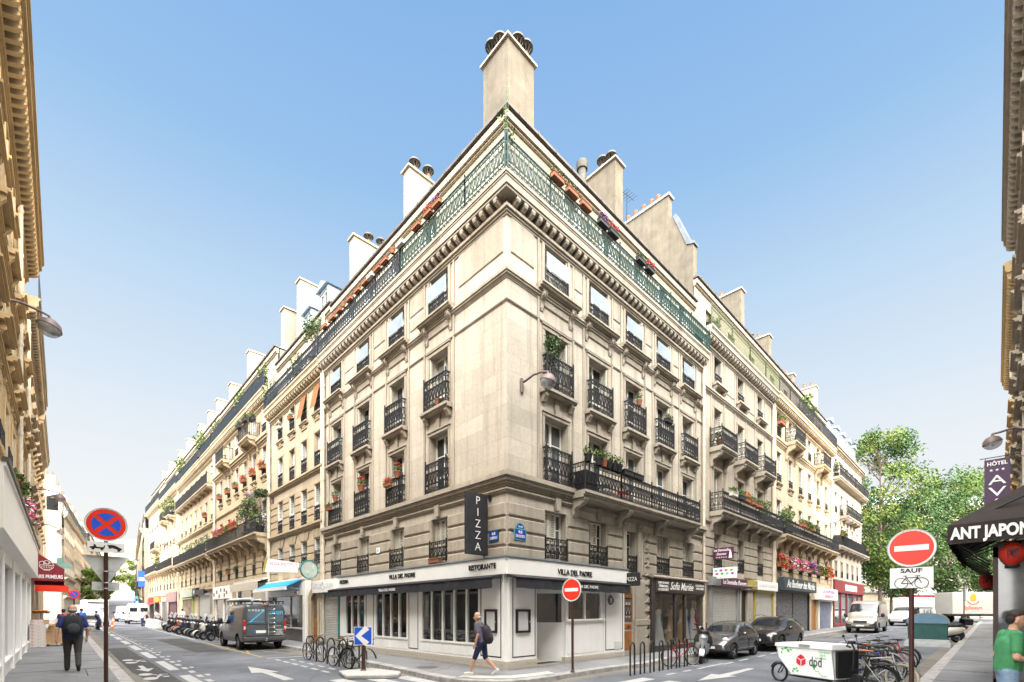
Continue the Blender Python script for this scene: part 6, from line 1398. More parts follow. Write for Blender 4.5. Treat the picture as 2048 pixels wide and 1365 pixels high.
def bike(label, loc, rz, col, step=False, guard=None, tyre=None, seat=None, steer=0, group=None, lean=0, basket=None, rack=False, r=.335, z=None, drop=False):
    root = thing('bicycle', label, 'bicycle', (loc[0],loc[1],gz(*loc) if z is None else z), rz, group); root.rotation_euler = (lean,0,rz)
    ty = tyre or RUBBER; xr, xf = -.52, .53; bb = (0-.06,0,.29); st = (-.20,0,.78); hd = (.36,0,.82); hb = (.40,0,.66)
    bikewheel(root, xr, r, r, ty); 
    b = MB(); b.tube([bb,st],.017,8); b.tube([bb,hb],.020,8); b.tube([hd,hb],.020,8)
    if step: b.tube([(-.12,0,.45),(.15,0,.42),hd],.018,8)
    else: b.tube([(-.19,0,.74),hd],.018,8)
    for s in (-1,1): b.tube([(xr,s*.055,r),(bb[0],s*.03,bb[2])],.010,6); b.tube([(xr,s*.055,r),(-.19,s*.02,.72)],.009,6)
    b.build('frame', col, root, None, 50)
    k = MB()
    for s in (-1,1): k.tube([(hb[0],s*.035,hb[2]-.02),(hb[0]+.03,s*.05,.52),(xf,s*.05,r)],.012,6)
    k.tube([hb,hd,(.34,0,.93)],.016,8); P = T(*hb) @ RZ(steer) @ T(*[-q for q in hb])
    fk = k.xf(P).build('fork', col if not drop else BLACKP, root, None, 50); q = P @ Vector((xf,0,r)); bikewheel(root, q.x, r, r, ty, rot=steer, y=q.y)
    h = MB()
    if drop:
        for s in (-1,1): h.tube([(.35,0,.93),(.36,s*.2,.93),(.47,s*.21,.93),(.50,s*.21,.86),(.44,s*.21,.80),(.36,s*.21,.80)],.013,6)
    else: h.tube([(.22,-.29,.98),(.30,-.24,1.0),(.35,-.06,.98),(.34,0,.95),(.35,.06,.98),(.30,.24,1.0),(.22,.29,.98)],.012,6)
    h.xf(P).build('handlebar', BLACKP, root, None, 50)
    s_ = MB(); s_.tube([st,(-.23,0,.90)],.013,6); s_.build('seat_post', STEEL, root, None, 50)
    s_ = MB(); s_.ell((-.28,0,.93),(.14,.085,.035),12); s_.ell((-.14,0,.93),(.11,.03,.025),10); s_.build('saddle', seat or BLACKP, root, None, 70)
    c = MB(); c.lathe([(.09,.035),(.095,.04),(.09,.045),(.03,.045)],(bb[0],0,bb[2]),16,0,'y'); c.tube([(bb[0],.06,bb[2]),(bb[0]+.12,.06,bb[2]-.12)],.010,5); c.tube([(bb[0],-.06,bb[2]),(bb[0]-.12,-.06,bb[2]+.12)],.010,5); c.box(bb[0]+.08,bb[0]+.17,.05,.14,bb[2]-.14,bb[2]-.12); c.box(bb[0]-.17,bb[0]-.08,-.14,-.05,bb[2]+.11,bb[2]+.13); c.tube([(bb[0],.04,bb[2]+.09),(xr,.04,r+.035)],.005,4); c.tube([(bb[0],.04,bb[2]-.09),(xr,.04,r-.035)],.005,4); c.build('crankset', STEEL, root, None, 40)
    if guard:
        g = MB()
        for cx, a0, a1 in ((xr,.3,PI*1.0),(xf,.2,2.6)):
            pts=[(cx+(r+.045)*math.cos(a0+(a1-a0)*i/12),r+(r+.045)*math.sin(a0+(a1-a0)*i/12)) for i in range(13)]; g.strip(pts,.008,-.028,.028)
        g.build('mudguard', guard, root, None, 50)
    if rack:
        g = MB(); g.box(-.75,-.32,-.06,.06,.74,.755)
        for s in (-1,1): g.tube([(-.6,s*.06,.745),(xr,s*.06,r)],.006,4)
        g.build('carrier', BLACKP, root)
    if basket:
        g = MB(); 
        for i in range(5): g.box(.42,.70,-.17,.17,.78+.045*i,.785+.045*i)
        for x in (.42,.56,.69):
            for y in (-.17,.165): g.box(x,x+.008,y,y+.008,.76,.97)
        g.box(.42,.70,-.17,.17,.76,.765); g.build('basket', basket, root)
    return root
KB=paint('black bicycle enamel',(.012,.012,.014),0,.3); KBL=paint('blue bicycle enamel',(.02,.05,.38),.1,.3); KR=paint('red bicycle enamel',(.45,.02,.02),.1,.3); KT=paint('turquoise bicycle enamel',(.02,.22,.26),.1,.3); KG=paint('grey bicycle enamel',(.10,.10,.11),.4,.35); KW=paint('pale bicycle enamel',(.42,.42,.40),.1,.35); TAN=mat('tan saddle leather',(.28,.11,.04),.6,.15,8)
GL_='bicycles at the left street rack by the blue arrow sign'; GR_='bicycles crowded behind the cargo bike'
bike('matt black bicycle leaning at the far end of the left rack',(-2.85,7.7),-PI/2+.12,KG,group=GL_,lean=.06)
bike('grey bicycle with silver mudguards in the middle of the left rack',(-2.95,5.15),-PI/2+.1,KB,guard=STEEL,group=GL_,seat=TAN,lean=-.05)
bike('black roadster with its front wheel turned, beside the blue arrow sign',(-2.75,4.25),-PI/2+.22,KB,guard=BLACKP,group=GL_,steer=-.75,rack=True,lean=.05)
bike('dark step-through bicycle on the kerb side of the left rack',(-2.25,6.4),-PI/2-.1,KG,step=True,group=GL_,seat=TAN)
# hoop racks
HOOP=mat('black hoop paint',(.020,.018,.017),.45,.2,6)
def hoop(label, x, y, rz, w=.32, h=.98, grp=None, z=None, n=0):
    r_ = MB(); pts=[(-w/2,0,0),(-w/2,0,h-w/2)]+[(w/2*math.cos(a),0,h-w/2+w/2*math.sin(a)) for a in [PI-PI*i/8 for i in range(1,8)]]+[(w/2,0,h-w/2),(w/2,0,0)]
    r_.tube(pts,.027,8); return tag(r_.build('bicycle_hoop',HOOP,None,T(x,y,gz(x,y) if z is None else z) @ RZ(rz),50),label,'bike rack',grp)
for k in range(7): hoop('black steel hoop in the row by the right kerb, %s from the corner' % ORD[k], 2.55+.56*k, -2.80-.01*k, .12, .30, .98, 'steel hoops along the corner kerb of the right street')
for k in range(5): hoop('black steel hoop of the left street rack, %s from the arrow sign' % ORD[k], -2.72-.0*k, 4.5+1.0*k, .55, .42, .92, 'steel hoops of the left street rack')
for k in range(7): hoop('black steel hoop behind the cargo bike, %s from the no entry post' % ORD[k], 4.1+.78*k, -8.05, PI/2-.35, .45, .88, 'steel hoops among the bicycles on the right')
# racing bike and moped beside the small car
bike('black racing bicycle with red and turquoise frame locked to the last hoop',(6.05,-2.62),R(-22),KR,drop=True,seat=BLACKP,lean=-.08); 
h=R(62)
for i,(x,y,c,kw,lb) in enumerate([(5.3,-8.0,KB,dict(guard=BLACKP),'black bicycle next behind the cargo bike'),(6.0,-7.9,KBL,dict(guard=STEEL,tyre=CREAMT),'blue bicycle with cream tyres on the right'),(6.75,-7.95,KG,dict(basket=BLACKP),'grey bicycle with front basket on the right'),(7.6,-7.9,KW,dict(guard=STEEL,seat=TAN),'pale bicycle with tan saddle on the right'),(8.5,-7.95,KB,dict(step=True),'black step-through bicycle on the right'),(9.5,-7.9,KR,dict(rack=True),'red bicycle near the far end of the right cluster'),(10.6,-7.9,KG,dict(guard=BLACKP),'grey bicycle at the far end of the right cluster'),(4.7,-8.35,KW,dict(tyre=CREAMT,seat=TAN,guard=STEEL),'pale bicycle with cream tyres just behind the cargo bike')]):
    bike(lb,(x,y),h+PI*(i%2==1)+random.uniform(-.15,.15),c,group=GR_,lean=random.uniform(-.08,.08),**kw)
# cargo bike
cg=thing('cargo_bike','electric cargo bicycle with a big white cargo box on the right','cargo bike',(3.85,-7.5,gz(3.6,-7.4)),R(63))
fw=(1.42,.25); bikewheel(cg,1.42,.25,.24,RUBBER,spokes=16,tw=.032); bikewheel(cg,-1.28,.35,.335,RUBBER,spokes=20,tw=.03)
m=MB(); m.tube([(-1.28,0,.35),(-.85,0,.36),(-.55,0,.30),(-.35,0,.24),(.95,0,.24),(1.15,0,.45),(1.22,0,.62)],.03,8); m.tube([(-.85,0,.36),(-.98,0,.82)],.022,8); m.tube([(-.9,0,.6),(-.45,0,.5),(-.38,0,.3)],.022,8)
for s in (-1,1): m.tube([(1.22,s*.05,.62),(1.28,s*.055,.48),(1.42,s*.055,.25)],.016,6); m.tube([(-1.28,s*.06,.35),(-.95,s*.03,.72)],.012,6); m.tube([(-.35,s*.3,.24),(.95,s*.22,.24)],.018,6)
m.build('frame',KB,cg,None,50)
bxp=[(-.48,.30),(.70,.30),(1.10,.72),(1.16,1.00),(-.40,1.00)]; WB=mat('white cargo box panel',(.76,.77,.76),.4,.03,2)
m=MB(); m.prism(bxp,'xz',-.37,.37); cb=m.build('cargo_box',WB,cg); m=MB(); m.prism([(-.44,1.0),(1.20,1.0),(1.18,1.09),(.9,1.12),(-.42,1.12)],'xz',-.40,.40); ld=m.build('lid',WB,cg)
m=MB(); 
for s in (-1,1):
    y=s*.376
    for a,b_ in zip(bxp,bxp[1:]+bxp[:1]): m.tube([(a[0],y,a[1]),(b_[0],y,b_[1])],.012,4)
m.build('box_edging',STEEL,cb); m=MB(); m.box(.15,.45,.40,.425,1.03,1.09); m.build('handle',STEEL,ld); m=MB(); m.box(-.52,-.46,-.33,.33,.34,.98); m.build('back_panel',BLACKP,cb)
DPDR=mat('parcel emblem red',(.62,.02,.04),.4,.05,3); GRN_=mat('leaf print green',(.06,.42,.08),.5,.05,3); GRYT=mat('logo grey lettering',(.07,.07,.08),.5,.05,3)
SD=lambda x,z,y=.379: T(x,y,z) @ RZ(PI)
m=MB(); c=(0,0); Rr=.155; hx=[(Rr*math.sin(PI/3*k),Rr*math.cos(PI/3*k)) for k in range(6)]
def hp(pts,y=-.0): m.add([(p[0],y,p[1]) for p in pts],[tuple(range(len(pts)))])
g_=.012; hp([(hx[0][0],hx[0][1]),(hx[1][0]-g_,hx[1][1]+.0),(0,g_*2),(hx[5][0]+g_,hx[5][1])]); hp([(hx[1][0],hx[1][1]-g_*1.5),(hx[2][0],hx[2][1]),(g_,hx[3][1]+g_*.6),(g_,-.002)]); hp([(hx[5][0],hx[5][1]-g_*1.5),(-g_,-.002),(-g_,hx[3][1]+g_*.6),(hx[4][0],hx[4][1])])
m.build('parcel_emblem',DPDR,cb,SD(.42,.68)); text('dpd',.34,GRYT,'lettering',cb,SD(.02,.67),.001,.004,w=.34)
for (x,z,a,l) in ((.98,.93,.5,.10),(.88,.96,-.3,.12),(.80,.90,.8,.14),(.72,.93,.3,.10),(1.0,.84,1.2,.10),(.62,.44,.3,.12),(.52,.40,-.4,.10),(.66,.38,.9,.09),(.55,.47,-.9,.09)):
    m=MB(); m.add([(-l/2,0,0),(0,0,l*.25),(l/2,0,0),(0,0,-l*.25)],[(0,1,2,3)]); m.build('leaf_print',GRN_,cb,SD(x,z) @ RY(a))
m=MB(); m.strip([(0,.16),(0,.06),(.05,0),(.11,.02),(.14,-.04),(.18,-.08),(.34,-.085)],.014,-.001,0); m.box(-.05,.05,-.001,0,.10,.15); m.box(-.03,-.015,-.001,0,.15,.19); m.box(.015,.03,-.001,0,.15,.19); m.build('plug_print',GRN_,cb,SD(.05,.44))
for k,t_ in enumerate(('Livraison','zéro','émission')): text(t_,.085,GRN_,'lettering',cb,SD(-.22+.05*k,.93-.075*k),.001,0)
m=MB(); m.tube([(-.62,0,.5),(-.66,0,1.05),(-.60,0,1.16)],.02,8); m.tube([(-.70,-.30,1.12),(-.60,-.10,1.17),(-.60,.10,1.17),(-.70,.30,1.12)],.014,6); m.box(-.66,-.54,-.05,.05,1.15,1.22)
for s in (-1,1): m.tube([(-.62,s*.16,1.16),(-.55,s*.2,1.32)],.008,5); m.ell((-.55,s*.2,1.34),(.02,.05,.035),8); m.tube([(-.70,s*.3,1.12),(-.82,s*.33,1.10)],.018,6)
m.build('handlebar',BLACKP,cg,None,50); m=MB(); m.ell((-1.04,0,.92),(.14,.09,.04),12); m.ell((-.90,0,.92),(.12,.035,.03),10); m.tube([(-.98,0,.82),(-1.02,0,.9)],.016,6); m.build('saddle',BLACKP,cg,None,70)
m=MB(); pts=[(-1.28+.39*math.cos(a),.35+.39*math.sin(a)) for a in [.2+2.7*i/12 for i in range(13)]]; m.strip(pts,.01,-.035,.035); pts=[(1.42+.29*math.cos(a),.25+.29*math.sin(a)) for a in [.4+2.2*i/12 for i in range(13)]]; m.strip(pts,.01,-.035,.035); m.build('mudguard',BLACKP,cg,None,50)
m=MB(); m.lathe([(.12,-.05),(.14,0),(.12,.05),(.02,.06)],(-.72,0,.33),16,0,'y'); m.build('motor',BLACKP,cg,None,50); m=MB(); m.ell((1.30,0,.66),(.06,.05,.05),8); m.ell((1.28,.07,.68),(.03,.03,.03),8); m.build('front_lamp',CHROME,cg,None,60); m=MB(); m.box(-1.5,-1.1,-.12,.12,.74,.76); m.build('carrier',BLACKP,cg)
# scooters
def scooter(label, loc, rz, col, seatm=None, wind=False, topbox=False, lean=-.12, group=None, cover=None, slim=False):
    root=thing('scooter',label,'scooter',(loc[0],loc[1],gz(*loc)),rz,group); root.rotation_euler=(lean,0,rz); root.scale=(1.12,)*3; r=.23
    for x in (-.62,.66):
        b=MB(); b.lathe([(r*.55,-.05),(r*.9,-.055),(r,-.02),(r,.02),(r*.9,.055),(r*.55,.05)],(0,0,0),20,0,'y'); w_=b.build('wheel',RUBBER,root,T(x,0,r),40); b=MB(); b.lathe([(r*.56,-.04),(r*.5,-.02),(.03,-.03),(.03,.03),(r*.5,.02),(r*.56,.04)],(0,0,0),16,0,'y')
        for k in range(5): a=2*PI*k/5; b.tube([(0,.03,0),(r*.52*math.cos(a),.035,r*.52*math.sin(a))],.012,4); b.tube([(0,-.03,0),(r*.52*math.cos(a),-.035,r*.52*math.sin(a))],.012,4)
        b.build('rim',ALLOY,w_,None,40)
    # tail shell, foot board, leg shield lofted as one skin
    st=[(-.95,.62,.72,.03),(-.80,.50,.80,.14),(-.55,.40,.82,.19),(-.25,.34,.80,.20),(-.08,.30,.62,.20),(.02,.26,.38,.19),(.22,.25,.36,.18),(.34,.30,.55,.22),(.42,.38,.90,.22),(.48,.52,1.0,.15),(.54,.66,1.02,.06)]
    b=MB(); n=10
    for x,z0,z1,w in st:
        for k in range(n): a=2*PI*k/n; c_,s_=math.cos(a),math.sin(a); b.v.append((x+(.0 if z1<.85 else .10*(z0+z1-2*((z0+z1)/2+(z1-z0)/2*s_))),w*math.copysign(abs(c_)**.7,c_),(z0+z1)/2+(z1-z0)/2*math.copysign(abs(s_)**.7,s_)))
    for i in range(len(st)-1):
        for k in range(n): b.f.append([i*n+k,i*n+(k+1)%n,(i+1)*n+(k+1)%n,(i+1)*n+k]); b.m.append(0)
    b.f.append(list(range(n))); b.m.append(0); b.f.append(list(range((len(st)-1)*n,len(st)*n))); b.m.append(0)
    b.build('body',col,root,None,50)
    b=MB(); b.ell((-.42,0,.84),(.42,.15,.075),14); b.ell((-.66,0,.88),(.2,.14,.07),12); b.build('seat',seatm or BLACKP,root,None,70)
    b=MB(); pts=[(.66+.29*math.cos(a),r+.27*math.sin(a)) for a in [.15+2.3*i/10 for i in range(11)]]; b.strip(pts,.02,-.075,.075); b.build('mudguard',col,root,None,50)
    b=MB(); 
    for s in (-1,1): b.tube([(.50,s*.06,.66),(.66,s*.07,r)],.022,6)
    b.tube([(.46,0,.9),(.42,0,1.06)],.03,8); b.build('fork',IRON,root,None,50)
    b=MB(); b.tube([(.34,-.33,1.06),(.40,-.16,1.08),(.43,0,1.06),(.40,.16,1.08),(.34,.33,1.06)],.016,6); b.ell((.45,0,1.03),(.10,.16,.09),12)
    for s in (-1,1): b.tube([(.40,s*.2,1.08),(.42,s*.27,1.24)],.007,5); b.ell((.42,s*.29,1.26),(.015,.06,.04),8); b.tube([(.37,s*.26,1.07),(.33,s*.37,1.06)],.022,6)
    b.build('handlebar',BLACKP,root,None,60); b=MB(); b.ell((.56,0,.86),(.05,.09,.06),10); b.build('headlight',LAMPGLASS,root,None,70); b=MB(); b.ell((-.94,0,.70),(.03,.09,.04),8); b.build('tail_light',TAILRED,root,None,70)
    b=MB(); b.tube([(-.3,-.16,.25),(-.8,-.18,.32)],.05,8); b.tube([(-.4,.13,.25),(-.62,.13,.23)],.06,8); b.tube([(0,.1,.28),(-.05,.25,.02)],.014,5); b.build('engine',IRON,root,None,50)
    if wind:
        b=MB(); 
        for i in range(5): y=-.2+.1*i; b.v+=[(.50-.02*abs(i-2),y,1.02),(.36-.03*abs(i-2),y*.8,1.50-.03*(i-2)**2)]
        for i in range(4): b.f.append([2*i,2*i+2,2*i+3,2*i+1]); b.m.append(0)
        b.build('windscreen',MATS.get('scooter screen') or mat('scooter screen',(.55,.57,.58),.15,.1,3,alpha=.5,spec=.8),root,None,60)
    if topbox: b=MB(); b.bev(-.22,.22,-.2,.2,0,.30,.05); b.xf(T(-.92,0,.86) @ RZ(-PI/2)); b.build('top_box',topbox,root)
    if cover: b=MB(); b.ell((.24,0,.72),(.30,.30,.34),12); b.build('leg_cover',cover,root,None,70)
    return root
SC=[paint('black scooter paint',(.014,.014,.016),.1,.25),paint('charcoal scooter paint',(.05,.05,.055),.3,.3),paint('cream scooter paint',(.55,.52,.46),0,.3),paint('silver scooter paint',(.35,.36,.37),.5,.3),paint('navy scooter paint',(.03,.04,.08),.3,.3)]; ORS=paint('orange scooter paint',(.50,.10,.02),.1,.3)
COVER=mat('black leg cover cloth',(.018,.018,.02),.8,.3,9)
rowg='scooters parked in a row along the left street'
spec=[('black scooter nearest the grey van, with a dark top box',0,dict(topbox=BLACKP)),('black scooter with a padded leg cover, second from the grey van',0,dict(wind=True,cover=COVER)),('cream scooter, third from the grey van',2,dict(wind=True)),('charcoal scooter with leg cover beside the cream one',1,dict(cover=COVER)),('silver scooter, fifth from the grey van',3,dict(wind=True)),('black scooter with windscreen, sixth from the grey van',0,dict(wind=True)),('navy scooter with top box, seventh from the grey van',4,dict(topbox=BLACKP)),('silver scooter with leg cover, eighth from the grey van',3,dict(cover=COVER,wind=True)),('orange and black scooter toward the white barriers',None,dict()),('black scooter, tenth from the grey van',0,dict(wind=True)),('charcoal scooter, eleventh from the grey van',1,dict(topbox=BLACKP)),('black scooter nearest the white barriers',0,dict(wind=True,cover=COVER))]
for k,(lb,c,kw) in enumerate(spec): scooter(lb,(-2.75+random.uniform(-.1,.1),22.6+1.55*k+random.uniform(-.1,.1)),PI+.38+random.uniform(-.08,.08),ORS if c is None else SC[c],group=rowg,**kw)
vs=scooter('silver moped with black leg cover in front of the small rounded hatchback',(7.75,-2.55),PI+.42,SC[3],cover=COVER,topbox=None)
b=MB(); b.ell((0,0,0),(.14,.13,.13),14); o=b.build('helmet',SC[0],None,T(7.45,-2.68,1.28),70); tag(o,'dark helmet hung on the handlebar of the silver moped','helmet')
for k,(lb,c,kw) in enumerate([('white and green moped beyond the recycling container',2,dict(wind=True)),('black moped beyond the recycling container, nearer the bag',0,dict(topbox=BLACKP)),('navy moped third beyond the recycling container',4,dict(wind=True))]): scooter(lb,(25.6+1.5*k,-8.25),PI/2+.5,SC[c],group='mopeds parked past the recycling container',**kw)
scooter('dark motor scooter behind the white barriers',(-2.8,52.5),PI-.6,SC[0],wind=True)
# ------------------------------------------------------------------ signs, lamps, awnings, stalls
def disc(mb, r0, r1, y, n=28, m=0, th=.003):
    mb.lathe([(r0,y-th),(r1,y-th),(r1,y),(r0,y)] if r0 > 0 else [(.0005,y-th),(r1,y-th),(r1,y)], (0,0,0), n, m, 'y')
def sign_post(label, x, y, h, rz, z=.14, r=.038, cat='road sign', group=None):
    root = thing('road_sign', label, cat, (x,y,gz(x,y)+z), rz, group); m = MB(); m.tube([(0,.05,0),(0,.05,h)], r, 10); m.lathe([(r*1.9,0),(r*1.6,.03),(r,.05)],(0,.05,0),10); m.build('post', BROWN_P, root, None, 50); return root
def noentry(root, z, r=.325):
    M = T(0,0,z); m = MB(); disc(m,0,r,0); m.lathe([(r-.004,-.012),(r+.012,-.012),(r+.012,.012),(r-.004,.012),(r-.004,-.012)],(0,0,0),28,1,'y'); p = m.build('disc',[WHITE_S,GREY_S],root,M,40)
    m = MB(); disc(m,0,r*.93,-.004); m.build('red_face',RED_S,p); m = MB(); m.box(-r*.72,r*.72,-.012,-.008,-r*.15,r*.15); m.build('white_bar',WHITE_S,p); m = MB(); disc(m,0,r*.98,.012); m.build('back',GREY_S,p)
def plate(root, w, h, z, m, y=-.0, name='panel', b=.02):
    k = MB(); k.box(-w/2,w/2,y-.006,y+.008,z-h/2,z+h/2); o = k.build(name,m,root); md = o.modifiers.new('bevel','BEVEL'); md.width = .004; return o
# no entry sign on the corner pavement (seen a little from the side)
s = sign_post('round red no entry sign on the corner pavement in front of the restaurant', .96,-1.75, 2.7, -PI/2+.05); noentry(s, 2.42, .33)
s = sign_post('large round no entry sign with a bicycle exemption plate below, on the right kerb', 1.23,-9.33, 3.2, -PI/2+.05); noentry(s, 2.92, .33)
p = plate(s,.60,.37,2.38,WHITE_S); text('SAUF',.105,BLACKP,'lettering',p,T(0,-.009,2.508),.002,.003,w=.30)
m = MB()
for x in (-.14,.14): m.lathe([(.088,-.012),(.098,-.012),(.098,-.008),(.088,-.008),(.088,-.012)],(x,0,2.285),20,0,'y')
for a,b_ in (((-.14,2.285),(-.07,2.385)),((-.07,2.385),(.09,2.385)),((.09,2.385),(.14,2.285)),((.0,2.275),(.09,2.385)),((.0,2.275),(-.07,2.385)),((-.14,2.285),(0,2.275)),((.09,2.385),(.08,2.410)),((.05,2.413),(.12,2.413)),((-.07,2.385),(-.08,2.415)),((-.11,2.420),(-.06,2.415)),((0,2.275),(.02,2.235))): m.strip([a,b_],.012,-.012,-.008)
m.build('bicycle_symbol',BLACKP,p)
# no stopping sign on the left pavement
s = sign_post('round blue and red no stopping sign with a tow-away plate, on the left pavement', -9.13,2.58, 3.85, .05)
M=T(0,0,3.60); m=MB(); r=.34; disc(m,0,r,0); m.lathe([(r-.004,-.012),(r+.012,-.012),(r+.012,.012),(r-.004,.012),(r-.004,-.012)],(0,0,0),28,1,'y'); p=m.build('disc',[WHITE_S,GREY_S],s,M,40)
m=MB(); disc(m,0,r*.94,-.004); q=m.build('red_face',RED_S,p); m=MB()
for k in range(4):
    a0=PI/2*k-PI/4+.17; a1=PI/2*k+PI/4-.17; pts=[(.06*math.cos(PI/2*k),.06*math.sin(PI/2*k))]+[(r*.70*math.cos(a0+(a1-a0)*i/8),r*.70*math.sin(a0+(a1-a0)*i/8)) for i in range(9)]; m.add([(x,-.0095,z) for x,z in pts],[tuple(range(len(pts)))])
m.build('blue_field',BLUE_S,q)
p=plate(s,.60,.21,3.12,WHITE_S); m=MB()
def pic(pts): m.add([(x,-.0085,z+3.12) for x,z in pts],[tuple(range(len(pts)))])
pic([(-.26,-.03),(-.26,.0),(-.20,.01),(-.20,.05),(-.17,.05),(-.15,.0),(-.05,.0),(-.03,.045),(-.015,.04),(-.035,-.03)]); pic([(.01,.05),(.03,.02),(.22,-.045),(.25,-.035),(.25,-.005),(.20,.02),(.14,.055),(.08,.06)])
for x,z in ((-.21,-.04),(-.07,-.04),(.06,.005),(.20,-.05)):
    pts=[(x+.025*math.cos(a*PI/5),z+.025*math.sin(a*PI/5)) for a in range(10)]; m.add([(a,-.0095,b_+3.12) for a,b_ in pts],[tuple(range(10))])
m.build('tow_symbol',BLACKP,p)
m=MB(); m.prism([(-.38,2.95),(.38,2.95),(.03,2.36),(-.03,2.36)],'xz',.085,.10); m.build('triangle_back',GREY_S,s); m=MB(); m.box(-.22,.22,.085,.10,2.22,2.40); m.build('small_panel_back',GREY_S,s)
for z in (2.38,2.26,2.62): m=MB(); m.lathe([(.047,-.012),(.052,0),(.047,.012)],(0,.05,z),12); m.box(-.14,.14,.02,.03,z-.012,z+.012); m.build('clamp',STEEL,s)
# blue arrow sign on its island
b=MB(); isl=[(-4.05,2.35),(-3.75,3.45),(-2.72,3.45),(-2.45,2.05),(-2.85,1.5),(-3.4,1.75)]; b.prism([(x,y) for x,y in isl],'xy',.0,.13); o=b.build('traffic_island',CONC); md=o.modifiers.new('bevel','BEVEL'); md.width=.03; tag(o,kind='structure')
s=sign_post('square blue chevron sign pointing left, on the kerbstone island by the bicycle rack',-3.22,2.95,1.0,R(-38),.12,.055)
m=MB(); m.box(-.25,.25,-.016,.01,.80,1.32); p=m.build('panel',BLUE_S,s); m=MB(); m.strip([(.13,1.33-.015),(-.14,1.06),(.13,.80+.015)],.17,-.021,-.017); m.build('white_chevron',WHITE_S,p); m=MB(); m.box(-.265,.265,-.012,.014,1.32,1.335); m.box(-.265,.265,-.012,.014,.785,.80); m.box(-.265,-.25,-.012,.014,.80,1.32); m.box(.25,.265,-.012,.014,.80,1.32); m.build('edging',WHITE_S,p)
# projecting PIZZA signs
pz=thing('hanging_sign','tall black sign with white letters spelling pizza downwards at the corner','sign',(-.58,.76,4.63)); m=MB(); m.box(-.42,.42,-.07,.07,-.95,.95); o=m.build('panel',MATS['charcoal canvas'],pz); md=o.modifiers.new('bevel','BEVEL'); md.width=.012
for k,ch in enumerate('PIZZA'): text(ch,.36,WHITE,'lettering',o,T(0,-.078,.70-.355*k),.004,-.004)
m=MB(); m.tube([(.42,0,.90),(.58,0,.90)],.02,6); m.tube([(.3,0,-.96),(.3,0,-1.02),(.58,0,-1.02)],.02,6); m.box(.54,.58,-.06,.06,.8,1.0); m.box(.54,.58,-.06,.06,-1.1,-.94); m.build('bracket',IRON,pz)
ps=thing('hanging_sign','small black box sign reading pizza beside the oak door','sign',(6.42,-.42,3.2),-PI/2); m=MB(); m.bev(-.32,.32,-.06,.06,-.26,.26,.012); o=m.build('panel',MATS['charcoal canvas'],ps); text('PIZZA',.22,WHITE,'lettering',o,T(0,-.063,0),.003,-.001,w=.48); m=MB(); m.box(.28,.42,-.03,.03,-.02,.02); m.build('bracket',IRON,ps)
# street name plates and house number
ENB=mat('blue enamel plate',(.02,.06,.34),.25,.1,6); GRE=mat('green enamel rim',(.10,.30,.22),.3,.1,6)
for fr,x,z,ls,lab,arc_,gd in ((FRr,.50,4.33,['RUE','DE ROCROY'],'blue street plate with arched top on the right face of the corner',True,GRE),(FL,UX(.51),4.28,['RUE',"D'ABBEVILLE"],'plain blue street plate on the left face of the corner',False,MATS['bin green plastic'])):
    w=fr.world(x,-.07,z); pr=thing('street_plate',lab,'street sign',w,0,'street name plates on the corner'); f=Fr(pr,0,0,0,0); f.M=fr.M.copy(); f.inv=T(*pr.location).inverted(); W_=.52 if arc_ else .44
    m=MB(); m.box(x-W_/2,x+W_/2,-.085,-.05,z-.18,z+.18); o=f.part(m,'rim',gd); m=MB(); m.box(x-W_/2+.03,x+W_/2-.03,-.09,-.086,z-.15,z+.15); e=f.part(m,'plate',ENB,parent=o)
    for k,t_ in enumerate(ls): text(t_,.115,WHITE,'lettering',e,e.matrix_basis.inverted() @ o.matrix_basis.inverted() @ f.at(x,-.092,z+.07-.13*k),.001,.002,w=(.16,W_*.78)[k])
    if arc_:
        m=MB(); pts=[(x+.2*math.cos(a),z+.18+.19*math.sin(a)) for a in [PI*i/10 for i in range(11)]]; m.prism(pts,'xz',-.085,-.05); f.part(m,'arched_top',gd); m=MB(); pts=[(x+.165*math.cos(a),z+.19+.15*math.sin(a)) for a in [PI*i/10 for i in range(11)]]; m.add([(a,-.088,b_) for a,b_ in pts],[tuple(range(11))]); a_=f.part(m,'arched_plate',ENB,parent=o); text('10e Arr',.09,WHITE,'lettering',a_,a_.matrix_basis.inverted() @ o.matrix_basis.inverted() @ f.at(x,-.09,z+.24),.001,.001,w=.2)
hn=thing('number_plate','small white house number plate above the restaurant fascia','house number',FL.world(UX(7.95),-.07,4.55)); f=Fr(hn,0,0,0,0); f.M=FL.M.copy(); f.inv=T(*hn.location).inverted(); m=MB(); m.box(UX(7.95)-.14,UX(7.95)+.14,-.085,-.06,4.42,4.66); o=f.part(m,'plate',WHITE); text('61',.16,BLUE_S,'lettering',o,o.matrix_basis.inverted() @ f.at(UX(7.95),-.088,4.54),.001,.003)
